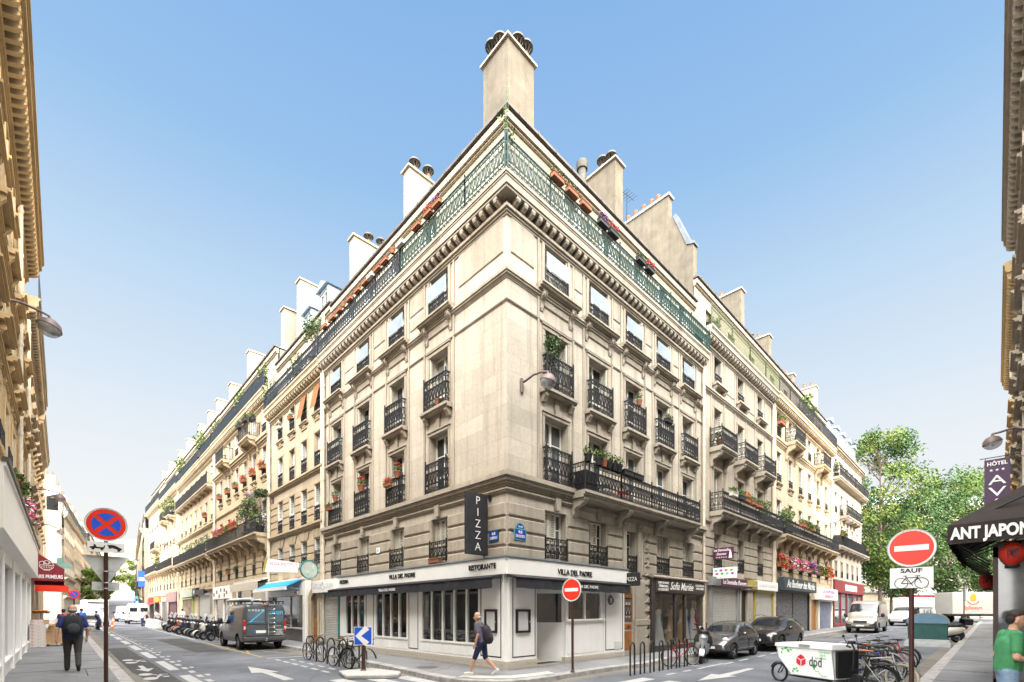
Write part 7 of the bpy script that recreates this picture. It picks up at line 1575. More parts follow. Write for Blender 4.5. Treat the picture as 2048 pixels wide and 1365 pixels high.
# projecting signs on the left row
rb=thing('hanging_sign','white tapered beauty salon sign with mustard end, above the blue awning','sign',(-1.25,16.2,4.3)); m=MB(); m.prism([(-.95,-.30),(-.80,.42),(.80,.30),(.72,-.22)],'xz',-.09,.09); o=m.build('panel',WHITE,rb); m=MB(); m.prism([(-1.0,-.33),(-.85,.45),(-.80,.42),(-.95,-.30)],'xz',-.11,.11); m.build('end_cap',OCHRE,rb); text('ROSA INSTITUT',.24,PETAL[1],'lettering',o,T(.0,-.093,.16),.001,0,w=1.4); text('Beauté & Bien-être',.15,GREY_S,'lettering',o,T(0,-.093,-.02),.001,0,w=1.1); text('1er ÉTAGE',.13,GREY_S,'lettering',o,T(0,-.093,-.17),.001,0,w=.8); m=MB(); m.box(.78,1.24,-.03,.03,-.03,.03); m.build('bracket',IRON,rb)
cs_=thing('hanging_sign','round clear salon sign in a teal ring beside the tapered white sign','sign',(-.72,13.95,4.08),.15); m=MB(); m.lathe([(.44,-.05),(.48,-.05),(.48,.05),(.44,.05),(.44,-.05)],(0,0,0),30,0,'y'); m.build('ring',TEAL,cs_,None,40); m=MB(); disc(m,0,.44,-.02); o=m.build('disc',mat('pale salon disc',(.50,.53,.50),.15,.25,3,dirt=(.20,.22,.20),dsc=3),cs_); m=MB(); m.ell((.18,-.04,.1),(.07,.01,.16),10); m.ell((-.12,-.04,-.15),(.10,.01,.12),10); m.build('salon_emblem',mat('mint print',(.35,.62,.50),.4,.2,5),o); m=MB(); m.box(.46,.74,-.02,.02,.10,.14); m.box(.46,.74,-.02,.02,-.14,-.10); m.build('bracket',TEAL,cs_)
# projecting signs on the right row
s1=thing('hanging_sign','plum projecting sign with white bride drawing, above the white spotted one','sign',(14.85,-.60,4.95),-PI/2); m=MB(); m.bev(-.50,.50,-.06,.06,-.30,.30,.01); o=m.build('panel',PLUM,s1); text('Les Demoiselles',.19,WHITE,'lettering',o,T(-.05,-.063,.17),.001,.002,w=.82); text("d'honneur",.19,WHITE,'lettering',o,T(-.08,-.063,-.03),.001,.002,w=.5); text('01 48 78 46 42',.09,WHITE,'lettering',o,T(-.08,-.063,-.21),.001,0); m=MB(); m.add([(.28,-.062,-.26),(.46,-.062,-.26),(.40,-.062,.1),(.36,-.062,.16),(.33,-.062,.1)],[(0,1,2,3,4)]); m.build('bride_emblem',WHITE,o); m=MB(); m.box(.48,.6,-.03,.03,-.03,.03); m.build('bracket',IRON,s1)
s2=thing('hanging_sign','white projecting sign with coloured spots under the plum one','sign',(14.75,-.72,3.92),-PI/2); m=MB(); m.bev(-.60,.60,-.06,.06,-.28,.28,.01); o=m.build('panel',WHITE,s2); 
PC=[MATS['light blue lettering'],MATS['leaf print green'],PETAL[1],OCHRE,PETAL[3],PETAL[2]]
for k in range(8): m=MB(); m.ell((-.45+.26*(k%4)+.06*(k//4),-.062,.14-.17*(k//4)),(.085,.006,.065),10); m.build('colour_spot',PC[(k*5)%6],o)
text('La Dragée de Cérémonie',.12,GREY_S,'lettering',o,T(.02,-.063,-.2),.001,.001,w=1.0); m=MB(); m.box(.55,.7,-.03,.03,-.03,.03); m.build('bracket',IRON,s2)
# wall lamps
def wall_lamp(label, base, head, rh=.25, group='street lamps fixed on the house fronts'):
    root=thing('wall_lamp',label,'street lamp',base,0,group); b_=Vector(head)-Vector(base); h=Vector((b_.x,b_.y,0)); u=h.normalized()
    m=MB(); ang=math.atan2(u.y,u.x); m.box(-.02,.05,-.06,.06,-.34,.10); m.xf(RZ(ang)); m.build('wall_plate',LAMPBR,root)
    m=MB(); P=[(u.x*d,u.y*d,z) for d,z in ((.03,.0),(.12,.02),(h.length*.45,b_.z*.4+.22),(h.length*.8,b_.z+rh*1.35),(h.length,b_.z+rh*1.25),(h.length,b_.z+rh*.9))]; m.tube(P,[.04,.04,.035,.03,.03,.05],8); m.build('arm',LAMPBR,root,None,60)
    m=MB(); m.lathe([(.03,rh*.95),(rh*.45,rh*.88),(rh*.85,rh*.55),(rh*1.02,rh*.08),(rh*1.04,0),(rh*.98,-.01)],(0,0,0),20); tilt=T(*b_) @ RZ(ang) @ RY(.28); o=m.build('shade',LAMPBR,root,tilt,60)
    m=MB(); m.lathe([(rh*.98,-.005),(rh*.93,-rh*.3),(rh*.7,-rh*.62),(rh*.35,-rh*.8),(.01,-rh*.85)],(0,0,0),20); m.build('globe',GLOBE,o,None,70); m=MB(); m.ell((0,0,-rh*.15),(rh*.22,rh*.22,rh*.34),10); m.build('bulb',WHITE,o,None,70); return root
wall_lamp('street lamp on the right face of the corner building, above the first balcony window',(.62,-.02,9.15),(1.05,-.75,9.05),.25)
wall_lamp('large street lamp reaching in from the house at the left edge',(-11.0,7.6,10.1),(-10.06,8.0,9.85),.27)
wall_lamp('street lamp in front of the potted trees of the yellow block',(-.02,21.9,9.2),(-1.5,21.4,9.1),.26); wall_lamp('street lamp farther down the yellow left row',(-.02,55.0,9.6),(-1.5,54.6,9.5),.26); wall_lamp('street lamp on the white end of the right row',(40.2,-.02,9.9),(40.5,-1.35,9.95),.26); wall_lamp('street lamp high on the grey hotel at the right edge',(9.5,-11.08,6.95),(9.3,-10.32,6.72),.21)
wall_lamp('street lamp on the pale house above the maroon awning',(-11.0,24.5,8.3),(-9.9,24.5,8.0),.24); wall_lamp('street lamp second beyond the maroon awning, left row',(-11.0,40,8.6),(-9.9,40,8.1),.24)
# greengrocer's awning and stall
ga=thing('awning','maroon greengrocer awning with a white fruit bowl drawing, on the left pavement','awning',(-11,24,4)); 
x0,x1=-10.98,-9.72; yA,yB=21.5,28.5
m=MB(); m.add([(a+11,y-24,z-4) for a,y,z in ((x0,yA,5.0),(x1,yA,4.02),(x1,yB,4.07),(x0,yB,5.05))],[(0,1,2,3)]); m.add([(a+11,y-24,z-4) for a,y,z in ((x0,yB,5.05),(x1,yB,4.07),(x1,yB,3.5),(x0,yB,3.5))],[(0,1,2,3)]); m.build('canopy',MAROON,ga)
m=MB(); m.add([(a+11,y-24,z-4) for a,y,z in ((x0,yA-.01,3.42),(x1,yA-.01,3.42),(x1,yA-.01,4.02),(x0,yA-.01,5.0))],[(0,1,2,3)]); sd_=m.build('side_panel',MAROON,ga); m=MB(); m.add([(a+11,y-24,z-4) for a,y,z in ((x1,yA,4.02),(x1,yB,4.07),(x1,yB,3.45),(x1,yA,3.42))],[(0,1,2,3)]); m.build('valance',MAROON,ga)
text('PARIS PRIMEURS',.24,WHITE,'lettering',sd_,T(.73,yA-24-.02,-.38),.002,.006,w=.98)
m=MB(); 
def bowl(pts,t=.022): m.strip([(a+.66,b_+.16) for a,b_ in pts],t,yA-24-.024,yA-24-.016)
bowl([(-.26,.02),(-.22,-.10),(-.12,-.19),(.12,-.19),(.22,-.10),(.26,.02),(-.26,.02)]); bowl([(-.10,-.19),(-.10,-.22),(.10,-.22),(.10,-.19)])
for cx,cz,rr in ((-.15,.10,.10),(.0,.13,.11),(.14,.08,.09),(-.05,.05,.06)): bowl([(cx+rr*math.cos(a),cz+rr*math.sin(a)) for a in [PI*i/8-.2 for i in range(10)]])
for k in range(7): bowl([(-.2+.065*k,-.02),(-.16+.05*k,-.13)],.012)
m.build('fruit_bowl_drawing',WHITE,sd_)
r2=thing('awning','smaller bright red awning beyond the greengrocer on the left pavement','awning',(-11,33,3.5)); m=MB(); m.prism([(0,.75),(1.5,.05),(1.5,-.32),(1.47,-.32),(1.47,.0),(0,.7)],'xz',-2.2,2.2); m.build('canopy',RED_S,r2); m=MB(); m.add([(0,-2.21,-.3),(1.48,-2.21,-.32),(1.48,-2.21,.05),(0,-2.21,.74)],[(0,1,2,3)]); m.build('side_panel',RED_S,r2)
pc=thing('pharmacy_cross','green pharmacy cross hung above the left pavement','sign',(-9.9,37,5.3)); m=MB(); 
m.prism([(-.55,-.18),(-.18,-.18),(-.18,-.55),(.18,-.55),(.18,-.18),(.55,-.18),(.55,.18),(.18,.18),(.18,.55),(-.18,.55),(-.18,.18),(-.55,.18)],'xz',-.1,.1); m.build('cross',mat('pharmacy green grey',(.16,.34,.28),.5,.2,5),pc); m=MB(); m.box(-1.1,-.5,-.03,.03,-.03,.03); m.build('bracket',IRON,pc)
gs=thing('hanging_sign','small green and white pharmacy panel below the maroon awning','sign',(-10.3,31,3.95)); m=MB(); m.box(-.5,.5,-.06,.06,-.36,.36); o=m.build('panel',GRE,gs); m=MB(); m.box(-.42,.42,-.066,-.061,-.1,.28); m.build('white_panel',WHITE,o); m=MB(); m.box(-.7,-.5,-.03,.03,-.03,.03); m.build('bracket',IRON,gs)
s=sign_post('small round no stopping sign beside the red awning, far along the left pavement',-9.2,34,2.8,.1); m=MB(); disc(m,0,.30,0); p=m.build('disc',RED_S,s,T(0,0,2.75),40); m=MB(); disc(m,0,.22,-.005); q=m.build('blue_field',BLUE_S,p); m=MB(); m.strip([(-.16,.16),(.16,-.16)],.06,-.012,-.009); m.build('red_bar',RED_S,q)
# stall crates
ZP=gz(0,22)+.14; FR_=[mat('oranges',(.62,.24,.02),.6,.4,14),mat('tomatoes',(.50,.04,.02),.4,.3,14),mat('green fruit',(.10,.26,.04),.6,.4,12),mat('aubergines',(.10,.03,.10),.4,.3,14),mat('pale melons',(.55,.45,.20),.6,.3,10)]
def crate(label,x,y,z,fr,w=.5,d=.38,h=.16,m_=None,tilt=0):
    r=thing('fruit_crate',label,'crate',(x,y,z),0,'crates on the greengrocer stall'); m=MB(); t=.015
    for zz in (0,h*.55): m.box(-w/2,w/2,-d/2,-d/2+t,zz,zz+h*.4); m.box(-w/2,w/2,d/2-t,d/2,zz,zz+h*.4); m.box(-w/2,-w/2+t,-d/2+t,d/2-t,zz,zz+h*.4); m.box(w/2-t,w/2,-d/2+t,d/2-t,zz,zz+h*.4)
    m.box(-w/2+t,w/2-t,-d/2+t,d/2-t,.01,.02); m.build('box',m_ or WOODP,r); m=MB()
    for i in range(5):
        for j in range(4): m.ell((-w/2+.07+.09*i,-d/2+.07+.08*j,h+random.uniform(-.02,.02)),(.045,.045,.042),7)
    m.build('fruit',fr,r,None,70); r.rotation_euler=(0,tilt,0); return r
RW=mat('red and white printed card',(.60,.56,.52),.8,.05,3,dirt=(.40,.04,.03),dsc=9)
for k in range(7):
    m=MB(); m.box(-.26,.26,-.2,.2,0,.145); m.box(-.27,.27,-.21,.21,.12,.15); o=m.build('fruit_box',RW,None,T(-10.62,20.4,ZP+.152*k)); tag(o,'red and white card fruit box, %s from the ground in the stack by the shopfront'%ORD[k],'box','stacked card fruit boxes')
tr_=thing('trolley','wooden fruit trolley on castors next to the red and white boxes','trolley',(-10.05,21.0,ZP)); m=MB(); m.box(-.3,.3,-.3,.3,.12,.17); m.box(-.3,.3,-.3,.3,.70,.76)
for x in (-.3,.26):
    for y in (-.3,.26): m.box(x,x+.04,y,y+.04,.17,.70)
m.build('frame',WOODP,tr_); m=MB(); m.box(-.26,.26,-.28,-.27,.17,.70); m.box(.27,.28,-.26,.26,.17,.70); m.build('side_board',CARD,tr_)
for x in (-.24,.24):
    for y in (-.24,.24): m=MB(); m.lathe([(.06,-.02),(.06,.02),(.01,.02)],(x,y,.06),10,0,'x'); m.build('castor',RUBBER,tr_)
lab=['oranges','tomatoes','green fruit','aubergines','pale melons']
k=0
for (x,y,z,c) in ((-10.05,21.0,.76,2),(-10.05,22.0,.85,1),(-10.6,22.0,1.05,0),(-10.05,23.2,.85,4),(-10.6,23.2,1.05,3),(-10.05,24.4,.85,0)):
    crate(['wooden crate of green fruit on top of the trolley','wooden crate of tomatoes behind the trolley','wooden crate of oranges in the upper row of the stall','wooden crate of pale melons in the lower row of the stall','wooden crate of aubergines in the upper row of the stall','wooden crate of oranges at the far end of the stall'][k],x,y,ZP+z,FR_[c],tilt=.15); k+=1
st_=thing('market_stall','stepped wooden greengrocer stall with white boxes under the maroon awning','stall',(-10.4,23.3,ZP)); m=MB(); m.box(-.1,.55,-1.6,1.6,.74,.80); m.box(-.58,-.1,-1.6,1.6,.94,1.0); m.build('shelf',WOODP,st_); m=MB(); m.box(-.55,.52,-1.55,-1.5,0,.74); m.box(-.55,.52,1.5,1.55,0,.74); m.build('side_board',WHITE,st_)
for k in range(5): m=MB(); m.box(-.2,.2,-.16,.16,0,.2); m.box(-.15,-.02,-.165,-.16,.05,.15); o=m.build('fruit_box',[RW,CARD,WHITE,WHITE,REDSEAT][k],None,T(-10.62+.18*(k%3),20.42+.05*k,ZP+1.064+.2*(k//3)+0) if k<3 else T(-10.15,22.9+.5*k,ZP+1.01)); tag(o,['red topped box on the stack by the shopfront','plain cardboard box on the stack by the shopfront','white box on the stack by the shopfront','white box at the back of the stall','dark red box at the back of the stall'][k],'box')
bsk=thing('basket','round wicker tray of oranges raised high at the back of the stall','basket',(-10.55,22.3,ZP+1.55)); m=MB(); m.lathe([(.28,0),(.34,.10),(.32,.10),(.26,.02),(.01,.02)],(0,0,0),20); m.build('tray',TAN,bsk,None,50); m=MB()
for i in range(20): a=i*2.4; q=.05+.012*i; m.ell((q*math.cos(a),q*math.sin(a),.12),(.05,.05,.045),7)
m.build('fruit',FR_[0],bsk,None,70); m=MB(); m.tube([(0,0,-.55),(0,0,0)],.05,10); m.build('stand',STEEL,bsk)
# ---- Japanese restaurant terrace and canopy on the right
DKC=mat('dark brown canopy cloth',(.030,.022,.020),.85,.25,4,bump=.2,bsc=90)
cn=thing('awning','dark brown restaurant canopy with white letters at the right edge','awning',(2.5,-10.4,3.2)); o_=(2.5,-10.4,3.2)
def P_(x,y,z): return (x-o_[0],y-o_[1],z-o_[2])
yo,yw,xa,xb=-9.74,-11.08,2.5,10.5; zb_,zt_,zw=3.20,3.57,4.55
m=MB(); m.add([P_(xa,yo,zt_),P_(xb,yo,zt_),P_(xb,yw,zw),P_(xa+1.1,yw,zw)],[(0,1,2,3)]); m.add([P_(xa,yo,zt_),P_(xa+1.1,yw,zw),P_(xa,yw-.9,zt_+.05)],[(0,1,2)]); m.build('canopy',DKC,cn)
m=MB(); m.add([P_(xa-.01,yo,zt_),P_(xa-.01,yw-.9,zt_+.05),P_(xa-.01,yw-.9,zb_+.05),P_(xa-.01,yo,zb_)],[(0,1,2,3)]); v_=m.build('end_valance',DKC,cn); m=MB(); n=40
for i in range(n+1): x=xa+(xb-xa)*i/n; m.v+=[P_(x,yo,zt_),P_(x,yo+.01*math.sin(i*1.9),zb_+.02*math.sin(i*1.3))]
for i in range(n): m.f.append([2*i,2*i+2,2*i+3,2*i+1]); m.m.append(0)
m.build('street_valance',DKC,cn); text('ANT JAPON',.30,WHITE,'lettering',v_,T(*P_(xa-.03,yo-.57,3.385)) @ RZ(-PI/2),.003,.012,w=1.04)
for k in range(9): m=MB(); m.tube([P_(xa+.3+k*.95,yo+.02,zb_+.3),P_(xa+.3+k*.95,-10.9,zb_+.9)],.02,5); m.tube([P_(xa+.3+k*.95,yo+.1,zb_+.25),P_(xa+.3+k*.95,-10.3,zb_-.35)],.018,5); m.build('frame_arm',IRON,cn)
tc_=thing('terrace','glazed dark brown restaurant terrace under the canopy at the right edge','terrace',(3,-10.4,.14)); DBW=mat('dark brown terrace timber',(.045,.022,.018),.45,.2,4); m=MB()
for x in (3.0,5.4,7.8,10.2): m.box(x-3,x-2.93,-.02,.05,0,3.0)
m.box(0,7.25,-.02,.05,2.8,3.05); m.box(0,.07,-.68,-.02,2.8,3.05); m.box(0,7.25,-.015,.045,0,.5); m.box(0,.07,-.68,-.02,0,.5); m.box(0,7.25,-.68,.0,3.05,3.1); m.box(.01,.06,-.68,-.62,.5,2.8)
m.build('timber_frame',DBW,tc_); m=MB(); m.quad((.03,-.02,.5),(.03,-.68,.5),(.03,-.68,2.8),(.03,-.02,2.8)); m.quad((.07,.015,.5),(7.2,.015,.5),(7.2,.015,2.8),(.07,.015,2.8)); m.build('pane',PANE_C,tc_)
LANT=mat('red paper lantern',(.50,.025,.012),.7,.15,5)
for x,y,z,lb in ((2.85,-10.6,2.98,'red paper lantern with black characters hanging under the canopy end'),(8.6,-10.22,2.75,'red paper lantern hanging at the far end of the canopy')):
    r=thing('paper_lantern',lb,'lantern',(x,y,z),0,'red lanterns under the dark canopy'); m=MB(); n=12; m.lathe([(.10,-.20)]+[(.175*max(.2,math.sin(PI*(i+.9)/(n+1.8)))**.55+.004*(i%2),-.19+.38*i/n) for i in range(n+1)]+[(.10,.20)],(0,0,0),20); m.build('paper_body',LANT,r,None,70); m=MB(); m.lathe([(.10,-.24),(.10,-.20)],(0,0,0),14); m.lathe([(.10,.20),(.10,.24)],(0,0,0),14); m.tube([(0,0,.24),(0,0,.45)],.006,4); m.build('cap',BLACKP,r)
    m=MB(); 
    for a,b_ in (((-.07,.08),(.07,.09)),((-.07,.08),(-.06,-.08)),((.07,.09),(.06,-.09)),((-.05,.03),(.06,.04)),((-.04,-.02),(.05,-.02)),((-.03,.06),(.02,-.07)),((.03,.07),(-.03,-.03))): m.strip([a,b_],.016,-.215,-.205)
    m.build('black_character',BLACKP,r,RZ(-PI/2))
hs_=thing('hanging_sign','tall purple hotel sign with three stars at the right edge','sign',(14.8,-10.42,6.3),-PI/2); HP=mat('purple hotel sign',(.055,.022,.065),.45,.1,3); m=MB(); m.box(-.33,.33,-.05,.05,-1.2,1.2); o=m.build('panel',HP,hs_); text('HÔTEL',.19,WHITE,'lettering',o,T(0,-.056,1.03),.002,.004,w=.52)
for k in range(3):
    m=MB(); pts=[((.055 if i%2==0 else .022)*math.sin(PI*i/5),(.055 if i%2==0 else .022)*math.cos(PI*i/5)) for i in range(10)]; m.add([(x-.15+.15*k,-.057,z+.80) for x,z in pts],[tuple(range(10))]); m.build('star',WHITE,o)
for k,ch in enumerate('AVA'): text(ch,.48,WHITE,'lettering',o,T(0,-.056,.42-.43*k),.002,0,w=.46)
m=MB(); m.tube([(-.45,0,1.28),(.68,0,1.28)],.015,6); m.tube([(-.3,0,1.2),(-.3,0,1.28)],.01,5); m.tube([(.3,0,1.2),(.3,0,1.28)],.01,5); m.build('bracket',IRON,hs_)
# ---- barriers, cones, far street furniture
WPL=mat('white plastic barrier',(.66,.65,.62),.5,.1,3,dirt=(.30,.29,.28),dsc=3)
for k in range(6):
    m=MB(); m.prism([(-.3,0),(.3,0),(.22,.25),(.12,.35),(.10,.85),(-.10,.85),(-.12,.35),(-.22,.25)],'xz',-.58,.58); m.box(-.24,.24,-.35,-.2,.3,.8); m.box(-.24,.24,.2,.35,.3,.8); y=44.6+1.25*k; o=m.build('barrier',WPL,None,T(-3.3,y,gz(-3,y))); md=o.modifiers.new('bevel','BEVEL'); md.width=.03; tag(o,'white plastic road barrier, %s in the line after the scooters'%ORD[k],'barrier','white plastic barriers in the left street')
CONE=mat('orange cone plastic',(.68,.12,.015),.5,.08,4)
for (x,y,lb) in ((-4.9,71,'orange cone behind the white vans'),(-6.5,46,'orange cone near the running boy')):
    r=thing('traffic_cone',lb,'cone',(x,y,gz(x,y)),0,'orange cones in the left street'); m=MB(); m.lathe([(.16,.03),(.03,.70),(.02,.70)],(0,0,0),14); m.box(-.2,.2,-.2,.2,0,.03); m.build('body',CONE,r,None,40); m=MB(); m.lathe([(.125,.25),(.095,.38)],(0,0,0),14); m.build('white_band',WHITE_S,r)
lp=thing('street_lamp','tall lantern lamp post far up the left street','street lamp',(-1.2,86,gz(0,86))); m=MB(); m.tube([(0,0,0),(0,0,.9),(0,0,1.0),(0,0,9.0)],[.14,.11,.07,.05],10); m.build('post',IRON,lp,None,40); m=MB(); m.lathe([(.16,9.0),(.30,9.6),(.34,9.62),(.06,9.95),(.03,10.05)],(0,0,0),8); m.build('lantern',GLOBE,lp); m=MB(); m.lathe([(.36,9.61),(.10,9.92),(.04,10.1)],(0,0,0),8); m.build('lantern_roof',IRON,lp)
tl=thing('traffic_light','green traffic light with a blue arrow disc below, far up the left street','traffic light',(-2.6,70,gz(0,70))); m=MB(); m.tube([(0,0,0),(0,0,4.3)],.06,8); m.build('post',IRON,tl); m=MB(); m.bev(-.20,.20,-.14,.14,3.1,4.3,.04); m.build('housing',BLACKP,tl)
for z,c,e in ((4.05,'red',None),(3.7,'amber',None),(3.35,'green',(.02,.9,.35))): m=MB(); disc(m,0,.13,-.145); m.build('lens',mat('lens '+c,(.02,.05,.03) if c!='green' else (.02,.5,.2),.4,.1,5,emit=e,es=3),tl,T(0,0,z))
m=MB(); disc(m,0,.30,-.1); p=m.build('blue_disc',BLUE_S,tl,T(0,0,2.7)); m=MB(); m.strip([(-.06,-.16),(-.06,.02),(.1,.06)],.06,-.108,-.104); m.add([(.08,-.106,.16),(.2,-.106,.06),(.08,-.106,-.04)],[(0,1,2)]); m.build('white_arrow',WHITE_S,p)
bl=thing('hanging_sign','blue and white banner sign near the end of the left row','sign',(-1.1,80,7.0)); m=MB(); m.box(-.4,.4,-.06,.06,-1.2,1.2); o=m.build('panel',BLUE_S,bl); m=MB(); m.box(-.3,.3,-.066,-.061,-.3,.2); m.build('white_panel',WHITE,o); m=MB(); m.box(.38,1.1,-.03,.03,.9,.96); m.build('bracket',IRON,bl)
lp=thing('street_lamp','lantern lamp post under the trees past the red shop','street lamp',(62,3,gz(62,3))); m=MB(); m.tube([(0,0,0),(0,0,.9),(0,0,4.2)],[.14,.09,.05],8); m.build('post',IRON,lp); m=MB(); m.lathe([(.12,4.2),(.28,4.75),(.30,4.78),(.05,5.1)],(0,0,0),6); m.build('lantern',GLOBE,lp)
s=sign_post('grey backed square sign on a post before the box lorry',44,-8.6,3.3,.3); m=MB(); m.box(-.35,.35,.0,.03,2.5,3.3); m.box(-.38,.38,.0,.03,2.25,2.45); m.build('panel_back',GREY_S,s)
# ------------------------------------------------------------------ people
def person(label, loc, rz, J, cols, vox=.018, scale=1.0, hair=None, group=None, z=.14, bald=False, face=True):
    """J: joint positions in metres, facing +x; one continuous skin grown round the limbs, coloured by body zone"""
    root = thing('person', label, 'person', (loc[0],loc[1],gz(*loc)+z), rz, group)
    seg = []   # (a, b, ra, rb, material slot)
    V = lambda k: Vector(J[k])
    SH, TR, SK, SO, XX = 0, 1, 2, 3, 4
    pel, ch, nk, hd = V('pelvis'), V('chest'), V('neck'), V('head')
    up = (hd-nk).normalized()
    def S(a,b,ra,rb,m): seg.append((Vector(a),Vector(b),ra,rb,m))
    side = Vector(J.get('side',(0,1,0)))
    wv = J.get('girth',1.0)
    for s in (-1,1):
        S(pel+side*s*.07, ch+side*s*.09, .115*wv,.115*wv,SH); S(ch+side*s*.07, nk+side*s*.12-Vector((0,0,.10)), .11*wv,.075,SH)
    S(pel, ch, .125*wv,.135*wv,SH); S(ch,nk-Vector((0,0,.07)),.12*wv,.085,SH); S(nk-Vector((0,0,.06)),hd-up*.06,.058,.055,SK)
    F = Vector(J.get('face',(1,0,0)))
    S(hd+up*.045-F*.015, hd-up*.03+F*.01,.092,.080,SK); S(hd-up*.06+F*.035, hd-up*.085+F*.055,.052,.040,SK)
    if face: S(hd-up*.005+F*.09, hd-up*.035+F*.112,.012,.017,SK)
    fs = Vector((0,0,1)).cross(F).normalized()
    for s in (-1,1): S(hd-up*.01+fs*s*.083, hd-up*.05+fs*s*.080-F*.0,.018,.013,SK)
    for s,n in ((-1,'r'),(1,'l')):
        hp,kn,an,to = V('hip_'+n),V('knee_'+n),V('ankle_'+n),V('toe_'+n); sh,el,wr,hn = V('sho_'+n),V('elb_'+n),V('wri_'+n),V('hand_'+n)
        short = J.get('shorts')
        S(hp,kn,.098*wv,.072,TR)
        if short: S(kn-(kn-hp)*.10,kn,.055,.052,SK); S(kn,kn+(an-kn)*.35,.050,.058,SK); S(kn+(an-kn)*.35,an,.056,.036,SK)
        else: S(kn,an+(kn-an)*.06,.070,.060,TR)
        S(an-Vector((0,0,.02)),to,.045,.036,SO); S(an-Vector((0,0,.03))-(to-an)*.28,an,.038,.042,SO)
        m1 = sh+(el-sh)*J.get('sleeve',.75)
        S(sh,m1,.066*max(1,wv*.95),.058,SH); S(m1,el,.046,.042,SK); S(el,wr,.043,.028,SK)
        d = (hn-wr).normalized(); S(wr,hn,.027,.033,SK)
        a = side.cross(d).normalized() if abs(side.dot(d))<.9 else Vector((0,0,1))
        for k,(o_,l) in enumerate(((-.027,.075),(-.009,.088),(.009,.083),(.026,.066))):
            p0 = hn+a*o_; cur = d*.75+side*(-s)*.45
            S(p0,p0+d*l*.5,.010,.0095,SK); S(p0+d*l*.5,p0+d*l*.5+cur.normalized()*l*.5,.0095,.008,SK)
        p0 = wr+d*.03+a*.03; S(p0,p0+(d*.6+a*.7-side*s*.3)*.065,.012,.009,SK)
    mb = MB()
    for a,b,ra,rb,m in seg:
        d = b-a; L_ = d.length
        if L_ < 1e-4: continue
        M = T(*a) @ d.to_track_quat('Z','Y').to_matrix().to_4x4(); pr=[(.001,-ra)]
        pr += [(ra*math.cos(t),ra*math.sin(t)) for t in (-1.1,-.7,-.3)]+[(ra,0),(rb,L_)]+[(rb*math.cos(t),L_+rb*math.sin(t)) for t in (.3,.7,1.1)]+[(.001,L_+rb)]
        q = MB(); q.lathe(pr,(0,0,0),12); mb.merge(q,M)
    o = mb.build('body', cols, root); md = o.modifiers.new('r','REMESH'); md.mode='VOXEL'; md.voxel_size=vox; sm = o.modifiers.new('s','SMOOTH'); sm.iterations=3 if vox>.012 else 5; sm.factor=.5
    bake(o); me = o.data; me.materials.clear()
    for c in cols: me.materials.append(c)
    segd = [(a,b-a,max((b-a).length_squared,1e-9),ra,rb,m) for a,b,ra,rb,m in seg]
    mi = []
    for p in me.polygons:
        c = p.center; best=9; bm_=0
        for a,d,l2,ra,rb,m in segd:
            t = max(0,min(1,(c-a).dot(d)/l2)); ds = (c-a-d*t).length-(ra+(rb-ra)*t)
            if ds < best: best=ds; bm_=m
        if bm_==SH and c.z < pel.z-.02 and J.get('waist',True): bm_=TR
        mi.append(bm_)
    me.polygons.foreach_set('material_index',mi); me.polygons.foreach_set('use_smooth',[True]*len(mi)); me.update()
    if hair:
        h = MB(); h.ell(tuple(hd+up*.062-F*.028),(.100,.095,.080),16,0); h.ell(tuple(hd+up*.005-F*.060),(.055,.088,.085),14,0)
        if bald: h = MB(); h.ell(tuple(hd-up*.015-F*.035),(.080,.096,.055),14,0)
        h.build('hair',hair,root,None,70)
    if face:
        for s in (-1,1): h=MB(); h.ell(tuple(hd+up*.02+F*.088+fs*s*.034),(.010,.010,.008),8); h.build('eye',DARK,root,None,70)
        h=MB(); h.ell(tuple(hd-up*.072+F*.092),(.012,.024,.006),8); h.build('mouth',LIPM,root,None,70)
    root.scale=(scale,)*3
    return root
LIPM=mat('lips',(.38,.13,.11),.5,.05,5)
def clothes(n,c): return mat(n,c,.9,.18,14,bump=.35,bsc=22)
SHOEW=clothes('white trainer',(.62,.62,.60)); SHOEB=clothes('dark trainer',(.03,.03,.032)); GREYH=mat('grey stubble hair',(.33,.29,.26),.9,.15,40); DKH=mat('dark brown hair',(.025,.018,.014),.7,.3,30)
def walk(k=1.0, arm=.25, lean=.03):
    """mid-stride pose, left leg forward, facing +x"""
    return dict(pelvis=(0,0,.95),chest=(.03+lean,0,1.28),neck=(.05+lean,0,1.49),head=(.08+lean,0,1.63),
        hip_l=(.01,.095,.92),knee_l=(.16*k,.10,.51),ankle_l=(.28*k,.10,.09),toe_l=(.44*k,.115,.055),
        hip_r=(-.01,-.095,.92),knee_r=(-.06*k,-.10,.50),ankle_r=(-.38*k,-.10,.17),toe_r=(-.26*k,-.105,.05),
        sho_l=(.03+lean,.19,1.42),elb_l=(-.08-arm*.3,.25,1.14),wri_l=(-.06-arm*.5,.25,.90),hand_l=(-.05-arm*.5,.25,.82),
        sho_r=(.03+lean,-.19,1.42),elb_r=(.06+arm*.3,-.25,1.14),wri_r=(.18+arm*.4,-.24,.92),hand_r=(.22+arm*.4,-.23,.84))
def stand():
    d=walk(.25,.05,0); d['ankle_r']=(-.06,-.10,.09); d['toe_r']=(.09,-.11,.055); d['knee_r']=(0,-.10,.50); d['ankle_l']=(.02,.10,.09); d['toe_l']=(.17,.11,.055); d['knee_l']=(.03,.10,.5); return d
